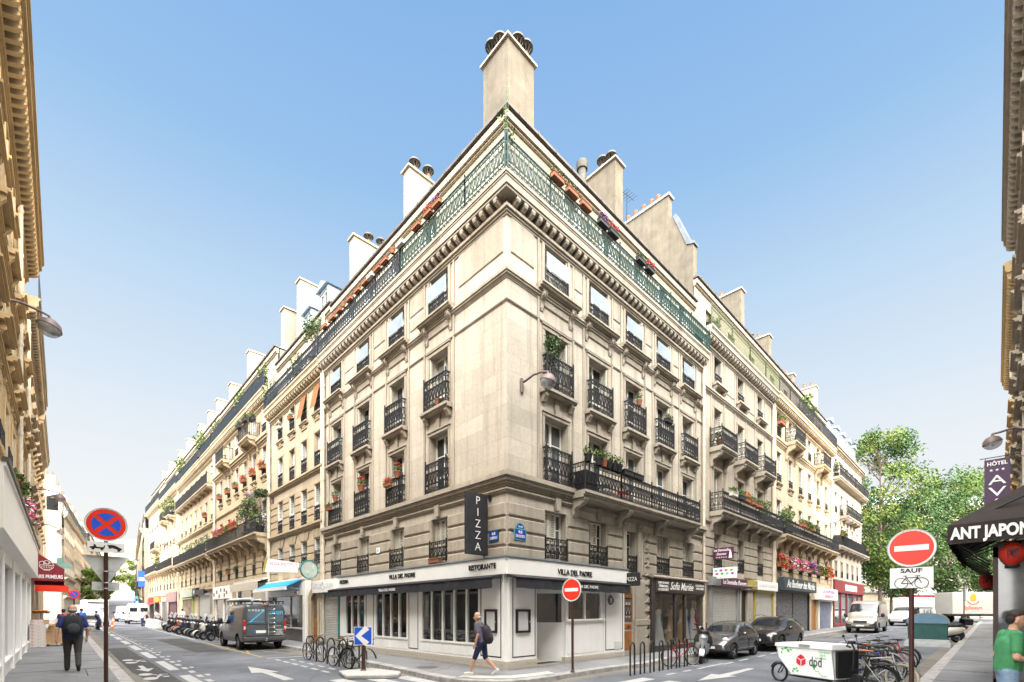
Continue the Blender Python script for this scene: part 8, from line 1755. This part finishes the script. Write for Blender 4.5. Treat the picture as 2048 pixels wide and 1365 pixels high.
def backpack(label, holder, loc, m, trim, w=.32, h=.50, d=.2, z=1.22, x=-.16, cat='backpack', tilt=.06):
    r=thing('backpack',label,cat,holder.location,holder.rotation_euler.z); r.scale=holder.scale; P=T(x,0,z) @ RY(tilt)
    b=MB(); b.ell((0,0,0),(d*.5,w*.5,h*.5),16); b.v=[(math.copysign(min(abs(p[0])*1.25,d*.5),p[0]),math.copysign(min(abs(p[1])*1.25,w*.5),p[1]),math.copysign(min(abs(p[2])*1.2,h*.5),p[2])) for p in b.v]; b.build('bag',m,r,P,60)
    b=MB(); b.ell((-d*.48,0,-h*.15),(d*.22,w*.36,h*.26),14); b.build('front_pocket',trim,r,P,60)
    b=MB(); b.tube([(-d*.3,0,h*.47),(-d*.15,0,h*.56),(d*.1,0,h*.48)],.012,6); b.build('loop',m,r,P)
    for s in (-1,1): b=MB(); b.tube([(d*.3,s*w*.30,h*.42),(d*.65,s*w*.36,h*.50),(d*1.25,s*w*.42,h*.36),(d*1.45,s*w*.46,h*.02),(d*1.0,s*w*.5,-h*.22),(d*.4,s*w*.45,-h*.38)],.017,6); b.build('shoulder_strap',m,r,P,50)
    return r
# man at the left, seen from behind
J=walk(.55,.12,.0); J['girth']=1.16; J['elb_l']=(-.03,.29,1.13); J['wri_l']=(-.05,.31,.88); J['hand_l']=(-.05,.31,.80); J['elb_r']=(.02,-.29,1.13); J['wri_r']=(.10,-.28,.90); J['hand_r']=(.13,-.275,.82)
pl=person('bald man in navy shirt and dark trousers walking away along the left pavement',(-9.58,8.05),PI/2+.03,J,[clothes('navy shirt',(.022,.035,.14)),clothes('charcoal trousers',(.045,.042,.038)),SKINM,SHOEB],.011,1.10,GREYH,bald=True)
BPB=clothes('black backpack cloth',(.018,.02,.024)); BPT=clothes('backpack dark grey panel',(.035,.04,.045))
backpack('black backpack on the back of the bald man at the left',pl,None,BPB,BPT,.36,.52,.22,1.22,-.20)
# man striding past the restaurant (back three-quarter view, heading left)
J=walk(1.05,.10,.06); J['shorts']=True; J['elb_l']=(.02,.24,1.14); J['wri_l']=(.10,.24,.90); J['hand_l']=(.13,.24,.82); J['face']=(.97,.2,0)
pm=person('grey haired man in purple grey shirt and navy shorts striding past the white restaurant',(-1.42,-.50),R(118),J,[clothes('mauve grey shirt',(.105,.095,.13)),clothes('navy shorts',(.02,.032,.085)),SKINM,SHOEW],.011,1.0,mat('silver hair',(.45,.42,.40),.8,.2,30),bald=True)
backpack('dark backpack slung on the man in shorts by the restaurant',pm,None,clothes('plum black backpack',(.030,.024,.032)),clothes('dark mauve panel',(.045,.036,.048)),.30,.52,.20,1.14,-.17,tilt=.22)
# man in green at the right edge
J=stand(); J['elb_r']=(.00,-.27,1.12); J['wri_r']=(.22,-.16,1.08); J['hand_r']=(.29,-.12,1.08); J['elb_l']=(-.02,.27,1.12); J['wri_l']=(.20,.17,1.05); J['hand_l']=(.28,.12,1.06); J['sleeve']=.72; J['face']=(.97,-.2,0); J['head']=(.10,0,1.63); J['girth']=1.06
pg=person('man in a green T-shirt holding something small at the lower right edge',(-.22,-10.50),R(-72),J,[clothes('green T-shirt cloth',(.055,.24,.10)),clothes('light blue jeans',(.20,.30,.42)),SKINM,SHOEW],.010,1.02,DKH)
# far people
def far_person(lb,x,y,rz,top,leg,pose,hair=DKH,short=False,sc=1.0,z=0.0,grp=None):
    d=dict(pose); 
    if short: d['shorts']=True
    return person(lb,(x,y),rz,d,[top,leg,SKINM,SHOEW],.024,sc,hair,grp,z,face=False)
DK=clothes('black top',(.02,.02,.022)); WT=clothes('white top',(.62,.60,.57)); JN=clothes('blue jeans',(.06,.09,.17)); NV=clothes('navy top',(.03,.04,.12)); GY=clothes('grey top',(.22,.22,.24))
p1=far_person('person in black with a red bag near the greengrocer stall',-9.75,27,PI/2,DK,JN,walk(.4),z=.14); backpack('bright red backpack near the greengrocer stall',p1,None,clothes('red backpack cloth',(.50,.02,.04)),clothes('red pocket cloth',(.42,.02,.03)),.34,.46,.22)
far_person('person in dark clothes ahead of the bald man on the left pavement',-9.2,33,PI/2,DK,DK,walk(.4),z=.14); far_person('person in bright blue walking by the grey flat truck',-8.75,38,PI/2,clothes('bright blue top',(.03,.14,.45)),JN,walk(.4),z=.14)
J=walk(1.15,.5,.16); far_person('boy in navy shirt and shorts running across the left street',-7.5,43.5,R(150),NV,NV,J,short=True,sc=.96)
far_person('person in white top standing at the near end of the white barriers',-4.0,49.3,R(20),WT,NV,stand(),grp='two people in white by the barriers'); far_person('person in white top bending beside the motor scooter and barriers',-2.6,50.2,R(200),WT,JN,walk(.3,.2,.14),grp='two people in white by the barriers')
far_person('person in white and blue by the mauve shop sign',-1.1,46.5,R(60),WT,clothes('royal blue cloth',(.04,.10,.42)),stand(),z=.14)
far_person('person far up the left pavement beyond the white truck',-8.9,62,PI/2,GY,DK,walk(.4),z=.14)
# ------------------------------------------------------------------ plants and trees
rnd = random.Random(11)
def leaves(mb, c, r, n, size, slots, flat=1.0):
    for _ in range(n):
        while True:
            p = Vector((rnd.uniform(-1,1),rnd.uniform(-1,1),rnd.uniform(-1,1)))
            if p.length <= 1: break
        q = (c[0]+p.x*r, c[1]+p.y*r, c[2]+p.z*r*flat); a = Vector((rnd.gauss(0,1),rnd.gauss(0,1),rnd.gauss(0,1)))
        if a.length < 1e-3: continue
        a.normalize(); b = a.orthogonal().normalized(); s = size*rnd.uniform(.6,1.3); w = s*.5; t = a.cross(b)
        mb.add([(q[0]-b.x*s,q[1]-b.y*s,q[2]-b.z*s),(q[0]+t.x*w,q[1]+t.y*w,q[2]+t.z*w),(q[0]+b.x*s,q[1]+b.y*s,q[2]+b.z*s),(q[0]-t.x*w,q[1]-t.y*w,q[2]-t.z*w)],[(0,1,2,3)],rnd.choice(slots))
LM = LEAF+PETAL
PROTO = {}
def plant_meshes(kind):
    if kind in PROTO: return PROTO[kind]
    c = MB(); f = MB(); pm = TERRA
    if kind.startswith('box'):
        c.bev(-.34,.34,-.10,.10,0,.20,.015); c.box(-.36,.36,-.12,.12,.17,.205)
        pm = POTBLK if 'black' in kind else POTWHT if 'pale' in kind else TERRA; fl = {'red':[4],'pink':[5,5,8],'purple':[6],'orange':[4,7]}
        col = next((v for k,v in fl.items() if k in kind), None)
        if 'bare' in kind: leaves(f,(0,0,.24),.10,14,.05,[0,3])
        else:
            for x in (-.24,-.08,.08,.24): leaves(f,(x,rnd.uniform(-.03,.03),.30),.16,34,.055,[0,1,1,2])
            if col:
                for x in (-.26,-.1,.06,.22): leaves(f,(x,-.05,.36),.15,26,.05,col)
            if 'hang' in kind:
                for x in (-.25,0,.22): leaves(f,(x,-.12,.08),.16,46,.055,[1,2]+(col or [1])*2)
    elif kind.startswith('pot'):
        c.lathe([(.10,0),(.15,.24),(.165,.24),(.165,.28),(.14,.28),(.13,.22),(.01,.22)],(0,0,0),14); pm = POTBLK if 'black' in kind else TERRA
        if 'bare' not in kind: leaves(f,(0,0,.42),.19,70,.06,[0,1,2]); 
        if 'red' in kind: leaves(f,(0,0,.55),.16,26,.05,[4])
        if 'bare' in kind: leaves(f,(0,0,.32),.07,8,.05,[1])
    elif kind == 'shrub':
        c.lathe([(.17,0),(.22,.34),(.24,.34),(.24,.38),(.20,.38),(.01,.3)],(0,0,0),14); pm = POTBLK
        for k in range(9): leaves(f,(rnd.uniform(-.3,.3),rnd.uniform(-.2,.2),rnd.uniform(.6,1.5)),.26,44,.07,[0,1,2,1])
    elif kind == 'olive':
        c.lathe([(.18,0),(.24,.36),(.26,.36),(.26,.42),(.2,.42),(.01,.3)],(0,0,0),14); pm = POTBLK
        for k in range(14): leaves(f,(rnd.uniform(-.55,.55),rnd.uniform(-.35,.35),rnd.uniform(1.35,2.25)),.30,46,.07,[3,3,0,1])
    elif kind == 'pine':
        c.lathe([(.18,0),(.26,.40),(.28,.40),(.28,.46),(.2,.46),(.01,.3)],(0,0,0),14); pm = POTBLK
        for k in range(10): leaves(f,(rnd.uniform(-.75,.75),rnd.uniform(-.4,.4),2.55+rnd.uniform(-.12,.16)),.28,60,.08,[0,0,1],.5)
        for k in range(5): leaves(f,(rnd.uniform(-.4,.4),rnd.uniform(-.2,.2),rnd.uniform(.7,1.2)),.24,40,.08,[1,2,8])
    st = None
    if kind in ('olive','pine'):
        st = MB()
        for k in range(4): st.tube([(0,0,.3),(rnd.uniform(-.12,.12),rnd.uniform(-.1,.1),1.0),(rnd.uniform(-.45,.45),rnd.uniform(-.2,.2),1.9 if kind=='olive' else 2.5)],[.035,.028,.014],6)
    PROTO[kind] = (c.mesh('planter',pm,40), f.mesh('foliage',LM), st.mesh('stem',BARK,40) if st else None); return PROTO[kind]
def plant(fr, kind, label, x, y, z, group=None, sc=1.0, rot=0):
    w = fr.world(x,y,z); tree_ = kind in ('olive','pine')
    nm = 'potted_tree' if tree_ else 'flower_box' if kind.startswith('box') else 'potted_plant'
    rz = math.atan2(fr.M[1][0],fr.M[0][0])
    r = thing(nm,label,'plant',w,rz+rot,group); r.scale=(sc,sc,sc); a,b,s = plant_meshes(kind); put('planter',a,r); put('foliage',b,r)
    if s: put('stem',s,r)
    return r
g='flower boxes and pots along the green top railing'
for x,k,lb in ((1.85,'box','terracotta box with trailing plants nearest the corner, right of the top railing'),(2.6,'box','terracotta box second from the corner, right part of the top railing'),(3.35,'box bare','nearly bare terracotta box, third from the corner on the right top railing'),(4.4,'box black purple','black box with dark flowers, right part of the top railing'),(5.05,'box black red','black box with red flowers beside the dark flowered one'),(7.0,'box black','black box with tall leaves on the far right of the top railing'),(7.7,'box black red','black box with reddish leaves, farthest right on the top railing')): plant(FRr,k,lb,x,-.46,15.98,g,.78)
L_=[(3.05,'box purple','dark box of purple flowers highest on the left top railing'),(3.6,'box red','terracotta box with red flowers next to the purple flowers'),(4.35,'box','terracotta box with tall grasses, left top railing'),(5.5,'box pale bare','green grey empty box where the railing turns from green to black'),(6.05,'pot bare','single round terracotta pot on the black top railing'),(6.7,'box bare','terracotta box just left of the round pot'),(7.3,'box bare','terracotta box second left of the round pot'),(7.9,'box pale bare','pale box among the terracotta ones on the black railing'),(8.4,'box bare','terracotta box left of the pale box'),(9.1,'box bare','terracotta box second left of the pale box'),(9.9,'box bare','terracotta box third left of the pale box'),(10.5,'pot bare','small terracotta pot between the long boxes on the black railing'),(11.0,'box bare','terracotta box left of the small pot'),(11.7,'box bare','terracotta box second left of the small pot'),(12.1,'pot bare','terracotta pot near the far end of the black railing'),(12.7,'box bare','terracotta box at the far end of the black railing')]
for u,k,lb in L_: plant(FL,k,lb,UX(u),-.46,15.98,g,.66)
b=MB()
for k in range(10): leaves(b,(rnd.uniform(-.15,.12),rnd.uniform(-.15,.12),.2+.17*k),.17,16,.05,[0,1,2])
for k in range(3): b.tube([(.05*k-.05,.03*k,0),(.04*k-.05,-.03*k,2.6)],.008,4,3)
tag(b.build('climbing_plant',LM,None,T(-.22,-.22,15.05)),'thin climbing plant on canes at the topmost corner of the railing','plant')
g='pots on the long balcony of the corner building'
for i,(x,k,lb) in enumerate(((3.15,'pot black','black pot with a leafy plant at the left end of the long balcony'),(3.75,'pot black','black pot second from the left end of the long balcony'),(4.05,'pot','terracotta pot on the long balcony rail'),(4.35,'pot black','black pot right of the terracotta one on the long balcony'),(4.7,'pot black','fourth black pot on the long balcony rail'),(5.0,'pot black','fifth black pot, beside the first black box on the balcony rail'),(5.6,'box black bare','first black box on the long balcony rail'),(6.3,'box black bare','second black box on the long balcony rail'))): plant(FRr,k,lb,x,-.72,7.05,g,.95)
m=MB(); m.bev(-.35,.35,-.25,.25,0,.72,.03); tag(m.build('storage_box',POTBLK,None,T(3.5,-.38,6.1)),'black storage box behind the left end of the long balcony','box')
m=MB(); m.box(-.25,.25,-.2,.2,.40,.44)
for x in (-.22,.22):
    for y in (-.17,.17): m.tube([(x,y,0),(x,y,.4)],.014,5)
tag(m.build('stool',mat('turquoise stool',(.03,.36,.36),.5,.1,4),None,T(4.5,-.36,6.1)),'turquoise stool behind the long balcony railing','stool'); tag(dup(bpy.data.objects['stool'],(5.9,-.36,6.1),.3,swap={MATS['turquoise stool']:RED_S}),'red stool behind the long balcony railing','stool')
# windows of the corner building
plant(FRr,'olive','olive tree in a pot behind the railing nearest the corner, third floor up',2.1,-.02,9.27,None,.78); plant(FRr,'pot','small plant on the middle third floor railing, right street',7.3,-.2,10.4,None,.8); plant(FRr,'box black','leafy black box on the fourth railing of the right street',9.7,-.25,10.35,None,.8)
plant(FL,'box red','orange box with red flowers hung outside the railing nearest the pizza sign side window',UX(6.75),-.28,7.0,'flower boxes on the left street windows',.75); plant(FL,'pot red','pot of tall red geraniums beside that orange box',UX(6.2),-.15,7.25,None,1.0); plant(FL,'pot red','pot of red geraniums at the next window to the left',UX(9.35),-.15,7.3,None,1.1); plant(FL,'pot','terracotta pot at the window beside the downpipe, left street',UX(12.1),-.15,7.3,None,.9); plant(FL,'box','orange box hung outside the window beside the downpipe',UX(12.6),-.28,6.95,None,.75); plant(FL,'box bare','long orange box below the entresol window next to the pizza sign',UX(3.6),-.16,3.66,None,.9); plant(FL,'pot bare','terracotta dish on the sill of the highest left street balcony',UX(3.4),-.15,9.26,None,.8)
# narrow house
plant(F2,'olive','wispy tree on the top balcony of the narrow house',7.9,-.2,14.95,None,1.05); plant(F2,'shrub','bush on the top balcony of the narrow house, far end',.6,-.25,14.95,None,1.0); plant(F2,'shrub','bush on the top balcony of the narrow house, middle',5.5,-.25,14.95,None,.9); plant(F2,'box pale','green box on the leftmost top window of the narrow house',w2[0],-.15,13.25,None,.8); plant(F2,'box','brown box on the second top window of the narrow house',w2[1],-.15,13.25,None,.7)
# yellow block
plant(F3_,'pine','umbrella shaped pine in a black pot at the near end of the yellow block balcony',S3(23.2),-.45,7.12,None,1.02); plant(F3_,'olive','large grey green olive tree on the yellow block balcony',S3(25.2),-.45,7.12,None,1.15); plant(F3_,'shrub','leafy bush between the two balcony trees of the yellow block',S3(24.0),-.45,7.12); plant(F3_,'olive','second olive tree on the yellow block balcony, farther along',S3(26.6),-.45,7.12,None,.95)
for i,(u,k) in enumerate(((27.6,'box red'),(28.6,'box orange'),(29.6,'box hang'),(30.8,'box red'),(32.0,'box pink'),(33.4,'box red'))): plant(F3_,k,'flower box on the yellow block long balcony rail, %s beyond the trees'%ORD[i],S3(u),-.88,7.95,'flower boxes on the yellow block balcony',1.15)
for i,(u,k) in enumerate(zip(us3,('box orange','box red','box red','box','box','box'))): plant(F3_,k,'flower box under the second row window of the yellow block, %s from the near end'%ORD[i],S3(u),-.16,11.5,'window boxes of the yellow block',1.15)
for i,u in enumerate((30.4,32.8,35.4)): plant(F3_,'box black' if i!=1 else 'box','box on the lowest window guard of the yellow block, %s above the boxed sign'%ORD[i],S3(u),-.14,5.0,'window boxes of the yellow block',1.0)
for i,(x,z,d) in enumerate(((S3(25.2),14.9,-.82),(S3(26.8),14.9,-.82),(S3(24.7),14.9,-.5))): plant(F3_,'box black','dark flower box on the small high balcony of the yellow block, %s'%['near side','far side','end side'][i],x,d,z,None,1.1)
for i,(u,k) in enumerate(((23.4,'shrub'),(28.5,'shrub'),(29.4,'shrub'),(36.5,'shrub'))): plant(F3_,k,'bush on the top terrace of the yellow block, %s from the near end'%ORD[i],S3(u),-.1,16.6,'bushes on the top terrace',1.1)
for i,(fr,x,z,lb) in enumerate(((F4_,S4(39.5),7.1,'bush at the near end of the second yellow block balcony'),(F4_,S4(43),7.1,'bush in the middle of the second yellow block balcony'),(F4_,S4(47.5),7.1,'bush farther along the second yellow block balcony'),(F4_,S4(42),16.55,'tall bush on the roof terrace of the second yellow block'),(F4_,S4(52),16.55,'palm like bush at the far end of the second roof terrace'),(F5_,68.2-59,13.5,'green plant on the small high balcony far down the left row'),(F5_,68.2-64,13.5,'flowering plant on the farther small high balcony'),(F6_,82-71,7.5,'bright green bush on the last balcony of the left row'))): plant(fr,'shrub',lb,x,-.35,z,'bushes far down the left row',1.5 if i>2 else 1.1)
plant(F4_,'box orange','orange box on a window guard of the second yellow block',S4(41.3),-.16,10.8,None,1.1)
# right row
g='boxes on the long balcony of the grey house'
for i,(x,k) in enumerate(((15.7,'box pale'),(16.8,'box black'),(17.6,'box orange'),(18.6,'box'),(19.6,'box'),(21.9,'shrub'))): plant(G2,k,['pale box at the near end of the grey house balcony','black box second along the grey house balcony','brown box third along the grey house balcony','terracotta box fourth along the grey house balcony','terracotta box fifth along the grey house balcony','bush at the far end of the grey house balcony'][i],x-13.75,-.78 if k!='shrub' else -.35,8.0 if k!='shrub' else 7.15,g,1.1)
for i,(x,z) in enumerate(((1.2,10.5),(5.7,10.5),(8.6,10.5))): plant(G2,'pot','pot on the small bracketed balcony of the grey house, %s from the corner'%ORD[i],x,-.4,z,'pots on the small balconies',1.4)
plant(G2,'box black','black tub with yellowish plant at the near end of the olive top railing',.6,-.2,16.45,None,1.3); plant(G2,'shrub','bush behind the olive top railing of the grey house',1.5,-.1,16.45,None,.7)
for i,x in enumerate((.9,2.2,4.0,5.2,6.5,7.7)): plant(G3,['shrub','shrub','box','box hang','box','box black'][i],'plant on the sunlit block long balcony, %s from its near end'%ORD[i],x,-.4 if i<2 else -.8,7.15 if i<2 else 8.0,'plants on the sunlit block balcony',1.15 if i<2 else 1.3)
for i,(x,k) in enumerate(((1.3,'box hang red'),(3.9,'box hang pink'),(6.4,'box hang pink'),(8.9,'box hang purple'),(11.5,'box hang'),(14.2,'box hang orange'))): plant(G3,k,['red hanging flowers above the slate sign, nearest','white and pink hanging flowers above the slate sign','bright pink hanging flowers above the slate sign','dark purple hanging flowers above the slate sign','green hanging plant right of the pink flowers','green and orange hanging plant above the pink lettered sign'][i],x,-.18,5.0,'hanging flowers on the sunlit block',1.75)
plant(G3,'shrub','dry orange bush on the roof terrace of the sunlit block',7.5,-.1,16.55,None,1.5); plant(G3,'box','yellow green box on the first high window of the sunlit block',1.3,-.2,14.7,None,1.4); plant(G3,'olive','thin tree on the roof terrace of the sunlit block',9.5,-.1,16.55,None,.8)
plant(G4,'box hang','trailing plant at the near end of the white house lower balcony',1.0,-.72,8.8,None,1.3); plant(G4,'box hang','trailing plant at the far end of the white house lower balcony',12.6,-.75,8.5,None,1.3); plant(G4,'shrub','rounded bush at the near end of the white house upper balcony',.7,-.3,14.25,None,.9)
fr=Fr(thing('hook_group','','',(0,0,0)),-11,0,0,PI/2); bpy.data.objects.remove(fr.root)
plant(fr,'box hang pink','pink flowers trailing over the white shopfront fascia at the left',12.5,-.25,5.0,None,1.5); plant(fr,'box hang','green trailing plant over the white shopfront fascia at the left',8.2,-.25,5.2,None,1.3); plant(fr,'shrub','leafy potted bush standing by a shop door far down the left row',66,9.6,.6,None,1.3)
# trees on the square
def tree(label, x, y, h, r, tall, slots, n=46, per=95, base=None, size=.26, lean=(0,0)):
    root = thing('street_tree',label,'tree',(x,y,gz(x,y) if base is None else base),0,'street trees past the end of the right row'); t = MB(); th = h*.26
    P=[(0,0,-.2),(.05,.03,th*.5),(lean[0]*.3,lean[1]*.3,th),(lean[0]*.7,lean[1]*.7,h*.62),(lean[0],lean[1],h*.9)]; t.tube(P,[.26,.20,.17,.10,.03],10); f = MB(); tips=[]
    for k in range(n):
        u=rnd.uniform(0,1); z=th*.7+(h-th*.7)*(.04+.96*u); rr=r*math.sin(PI*min(1,max(.06,.13+.87*(1-u)**.9)))**.8*rnd.uniform(.35,1.0); a=rnd.uniform(0,2*PI)
        c=(lean[0]*u+rr*math.cos(a),lean[1]*u+rr*math.sin(a),z); tips.append(c); cl=rnd.choice([slots,slots,[slots[0]],[slots[-1]]]); leaves(f,c,r*rnd.uniform(.20,.34),per,size,cl,.75)
    for c in tips[::3]:
        z0=max(th*.7,c[2]-r*.7); t.tube([(lean[0]*.3,lean[1]*.3,z0),(c[0]*.5,c[1]*.5,(z0+c[2])/2+.2),c],[.08,.05,.015],5)
    t.build('trunk',BARK,root,None,50); f.build('crown',LM,root); return root
tree('tall sunlit tree at the end of the white house, nearest the champagne van',60.5,-.8,22.5,4.6,1,[0,1,2,2],120,130,None,.17); tree('dark green tree behind the no entry sign',69,-2.5,16,4.4,1,[0,0,1],95,130,None,.18); tree('tree left of the box lorry, middle of the square',80,-5.5,20,6.0,1,[0,1,1],95,130,None,.2); tree('light green tree beyond the box lorry near the hotel sign',97,-8.8,24,6.5,1,[0,1,2],130,130,None,.2); tree('tree farther back between the trunks on the square',92,2,19,5.5,1,[0,0,1],95,130,None,.22); tree('small tree in front of the lorry cab',74,-10.8,11,2.6,1,[0,1],30,80); tree('tree at the back of the square beyond the red shop',78,9,17,5,1,[0,1],80,120,None,.2)
tree('pale tree at the top of the hill closing the left street',9.5,205,13,5,1,[1,2,2],36,70,7.2,.4)
far('long grey block across the square behind the trees',108,15,R(-43.9),42,21.5,1.0,13,1,stone_mat('shade-darkened limestone',(.20,.19,.165),weather=.5),6); far('unseen house added to shade the square, out to the right',84,-27,PI,46,11.5,.6,12,1,STONE,3)  # grey block's base darkened as shade; second house added unseen to block sun
opp('low hidden building added to shade the square, past the hotel row','R',35,58,8.6,dict(stone=STONE_G,trim=TRIM,top=8.4,slab=(8.5,.3,None),base=-.3,levels=[lev(4.6,6.6,1.1,grid(23,8),sill='plain',sur=.12)],strings=[(4.0,.2,.3)]))  # added out of sight to cut the glow on the far square
tree('pale tree on the left pavement far up the hill',-5.5,120,9,2.6,1,[1,2,2],40,80,1.8,.25); tree('second pale tree farther up the hill on the left',-1,160,11,3.5,1,[1,2,2],40,80,3.6,.3)
# cream kiosk wall and dark red awning behind the trees
kw=thing('shop_hoarding','pale shop wall under the trees at the back of the square','shopfront',(88,6.5,.9),R(-43.9)); m=MB(); m.bev(-5,5,-.3,.3,0,4.2,.05); m.build('wall',RENDER,kw); m=MB(); m.box(-5.2,5.2,-.6,.4,4.2,4.4); m.build('canopy_edge',GUTTER,kw)
aw=thing('awning','dark red awning under the trees left of the box lorry','awning',(95,-1.5,3.6),R(-43.9)); m=MB(); m.prism([(0,1.2),(-1.6,.2),(-1.6,-.4),(-1.55,-.4),(-1.55,.15),(0,1.1)],'yz',-3.5,3.5); m.build('canopy',MAROON,aw); m=MB(); m.bev(-3.5,3.5,-.2,0,1.2,2.3,.03); m.build('sign_board',WHITE,aw)
# ------------------------------------------------------------------ sky, sun, camera
SUN_AZ, SUN_EL = R(14), R(14.5)      # sun stands beyond the right-hand street (towards -y, a little +x)
sd = Vector((math.sin(SUN_AZ)*math.cos(SUN_EL), -math.cos(SUN_AZ)*math.cos(SUN_EL), math.sin(SUN_EL)))
w = bpy.data.worlds.new('World'); scn.world = w; w.use_nodes = True; nt = w.node_tree; nt.nodes.clear()
out = N(nt,'ShaderNodeOutputWorld'); bg = N(nt,'ShaderNodeBackground'); L(nt,bg,0,out,0)
sky = N(nt,'ShaderNodeTexSky'); sky.sky_type = 'NISHITA'; sky.sun_disc = False; sky.sun_elevation = SUN_EL
sky.sun_rotation = math.atan2(sd.x, sd.y); sky.air_density = 1.2; sky.dust_density = 2.5; sky.ozone_density = 1.5
tc = N(nt,'ShaderNodeTexCoord'); sp = N(nt,'ShaderNodeSeparateXYZ'); L(nt,tc,'Generated',sp,0)
ramp = N(nt,'ShaderNodeValToRGB'); el = ramp.color_ramp.elements
el[0].position = 0.0; el[0].color = (.99,.97,.935,1); el[1].position = .80; el[1].color = (.26,.49,.85,1)
for p, c in ((.13,(.97,.968,.955,1)),(.30,(.83,.90,.968,1)),(.50,(.57,.75,.945,1)),(.66,(.34,.575,.895,1))):
    e = el.new(p); e.color = c
L(nt,sp,'Z',ramp,0)
# fill glow added to the sky behind the camera to brighten shaded fronts
dt = N(nt,'ShaderNodeVectorMath'); dt.operation = 'DOT_PRODUCT'; L(nt,tc,'Generated',dt,0); gd = Vector((-.50,-.56,.66)).normalized(); dt.inputs[1].default_value = gd
mr = N(nt,'ShaderNodeMapRange'); mr.interpolation_type = 'SMOOTHSTEP'; mr.inputs[1].default_value = .12; mr.inputs[2].default_value = .95; mr.inputs[3].default_value = 0; mr.inputs[4].default_value = 1; L(nt,dt,'Value',mr,0)
cl = mix(nt, mr.outputs[0], ramp.outputs[0], (16.4,16.0,15.2))
sk = N(nt,'ShaderNodeVectorMath'); sk.operation = 'SCALE'; L(nt,sky,0,sk,0); sk.inputs['Scale'].default_value = .05
fin = mix(nt, .04, cl, sk.outputs[0]); nt.links.new(fin, bg.inputs[0]); bg.inputs[1].default_value = 1.0
la = bpy.data.lights.new('sun', 'SUN'); la.energy = 4.2; la.angle = R(.6); la.color = (1,.80,.55)
lo = bpy.data.objects.new('sun', la); COL.objects.link(lo); lo.rotation_euler = (-sd).to_track_quat('-Z','Y').to_euler(); lo.location = sd*60
cam = bpy.data.cameras.new('camera'); co = bpy.data.objects.new('camera', cam); COL.objects.link(co)
th = math.atan2(.6940,.7200)
co.location = (-9.795,-10.39,1.9)
vd = Vector((.6940,.7200,0)); co.rotation_euler = (PI/2, 0, math.atan2(vd.y, vd.x)-PI/2)
cam.sensor_fit = 'HORIZONTAL'; cam.sensor_width = 36; cam.lens = 933/2048*36
cam.shift_y = (1225-682.5)/2048; cam.clip_end = 2000; cam.clip_start = .1
scn.camera = co
scn.view_settings.view_transform = 'Standard'; scn.view_settings.look = 'None'; scn.view_settings.exposure = 0
scn.cycles.max_bounces = 10; scn.cycles.diffuse_bounces = 8; scn.cycles.caustics_reflective = False; scn.cycles.caustics_refractive = False
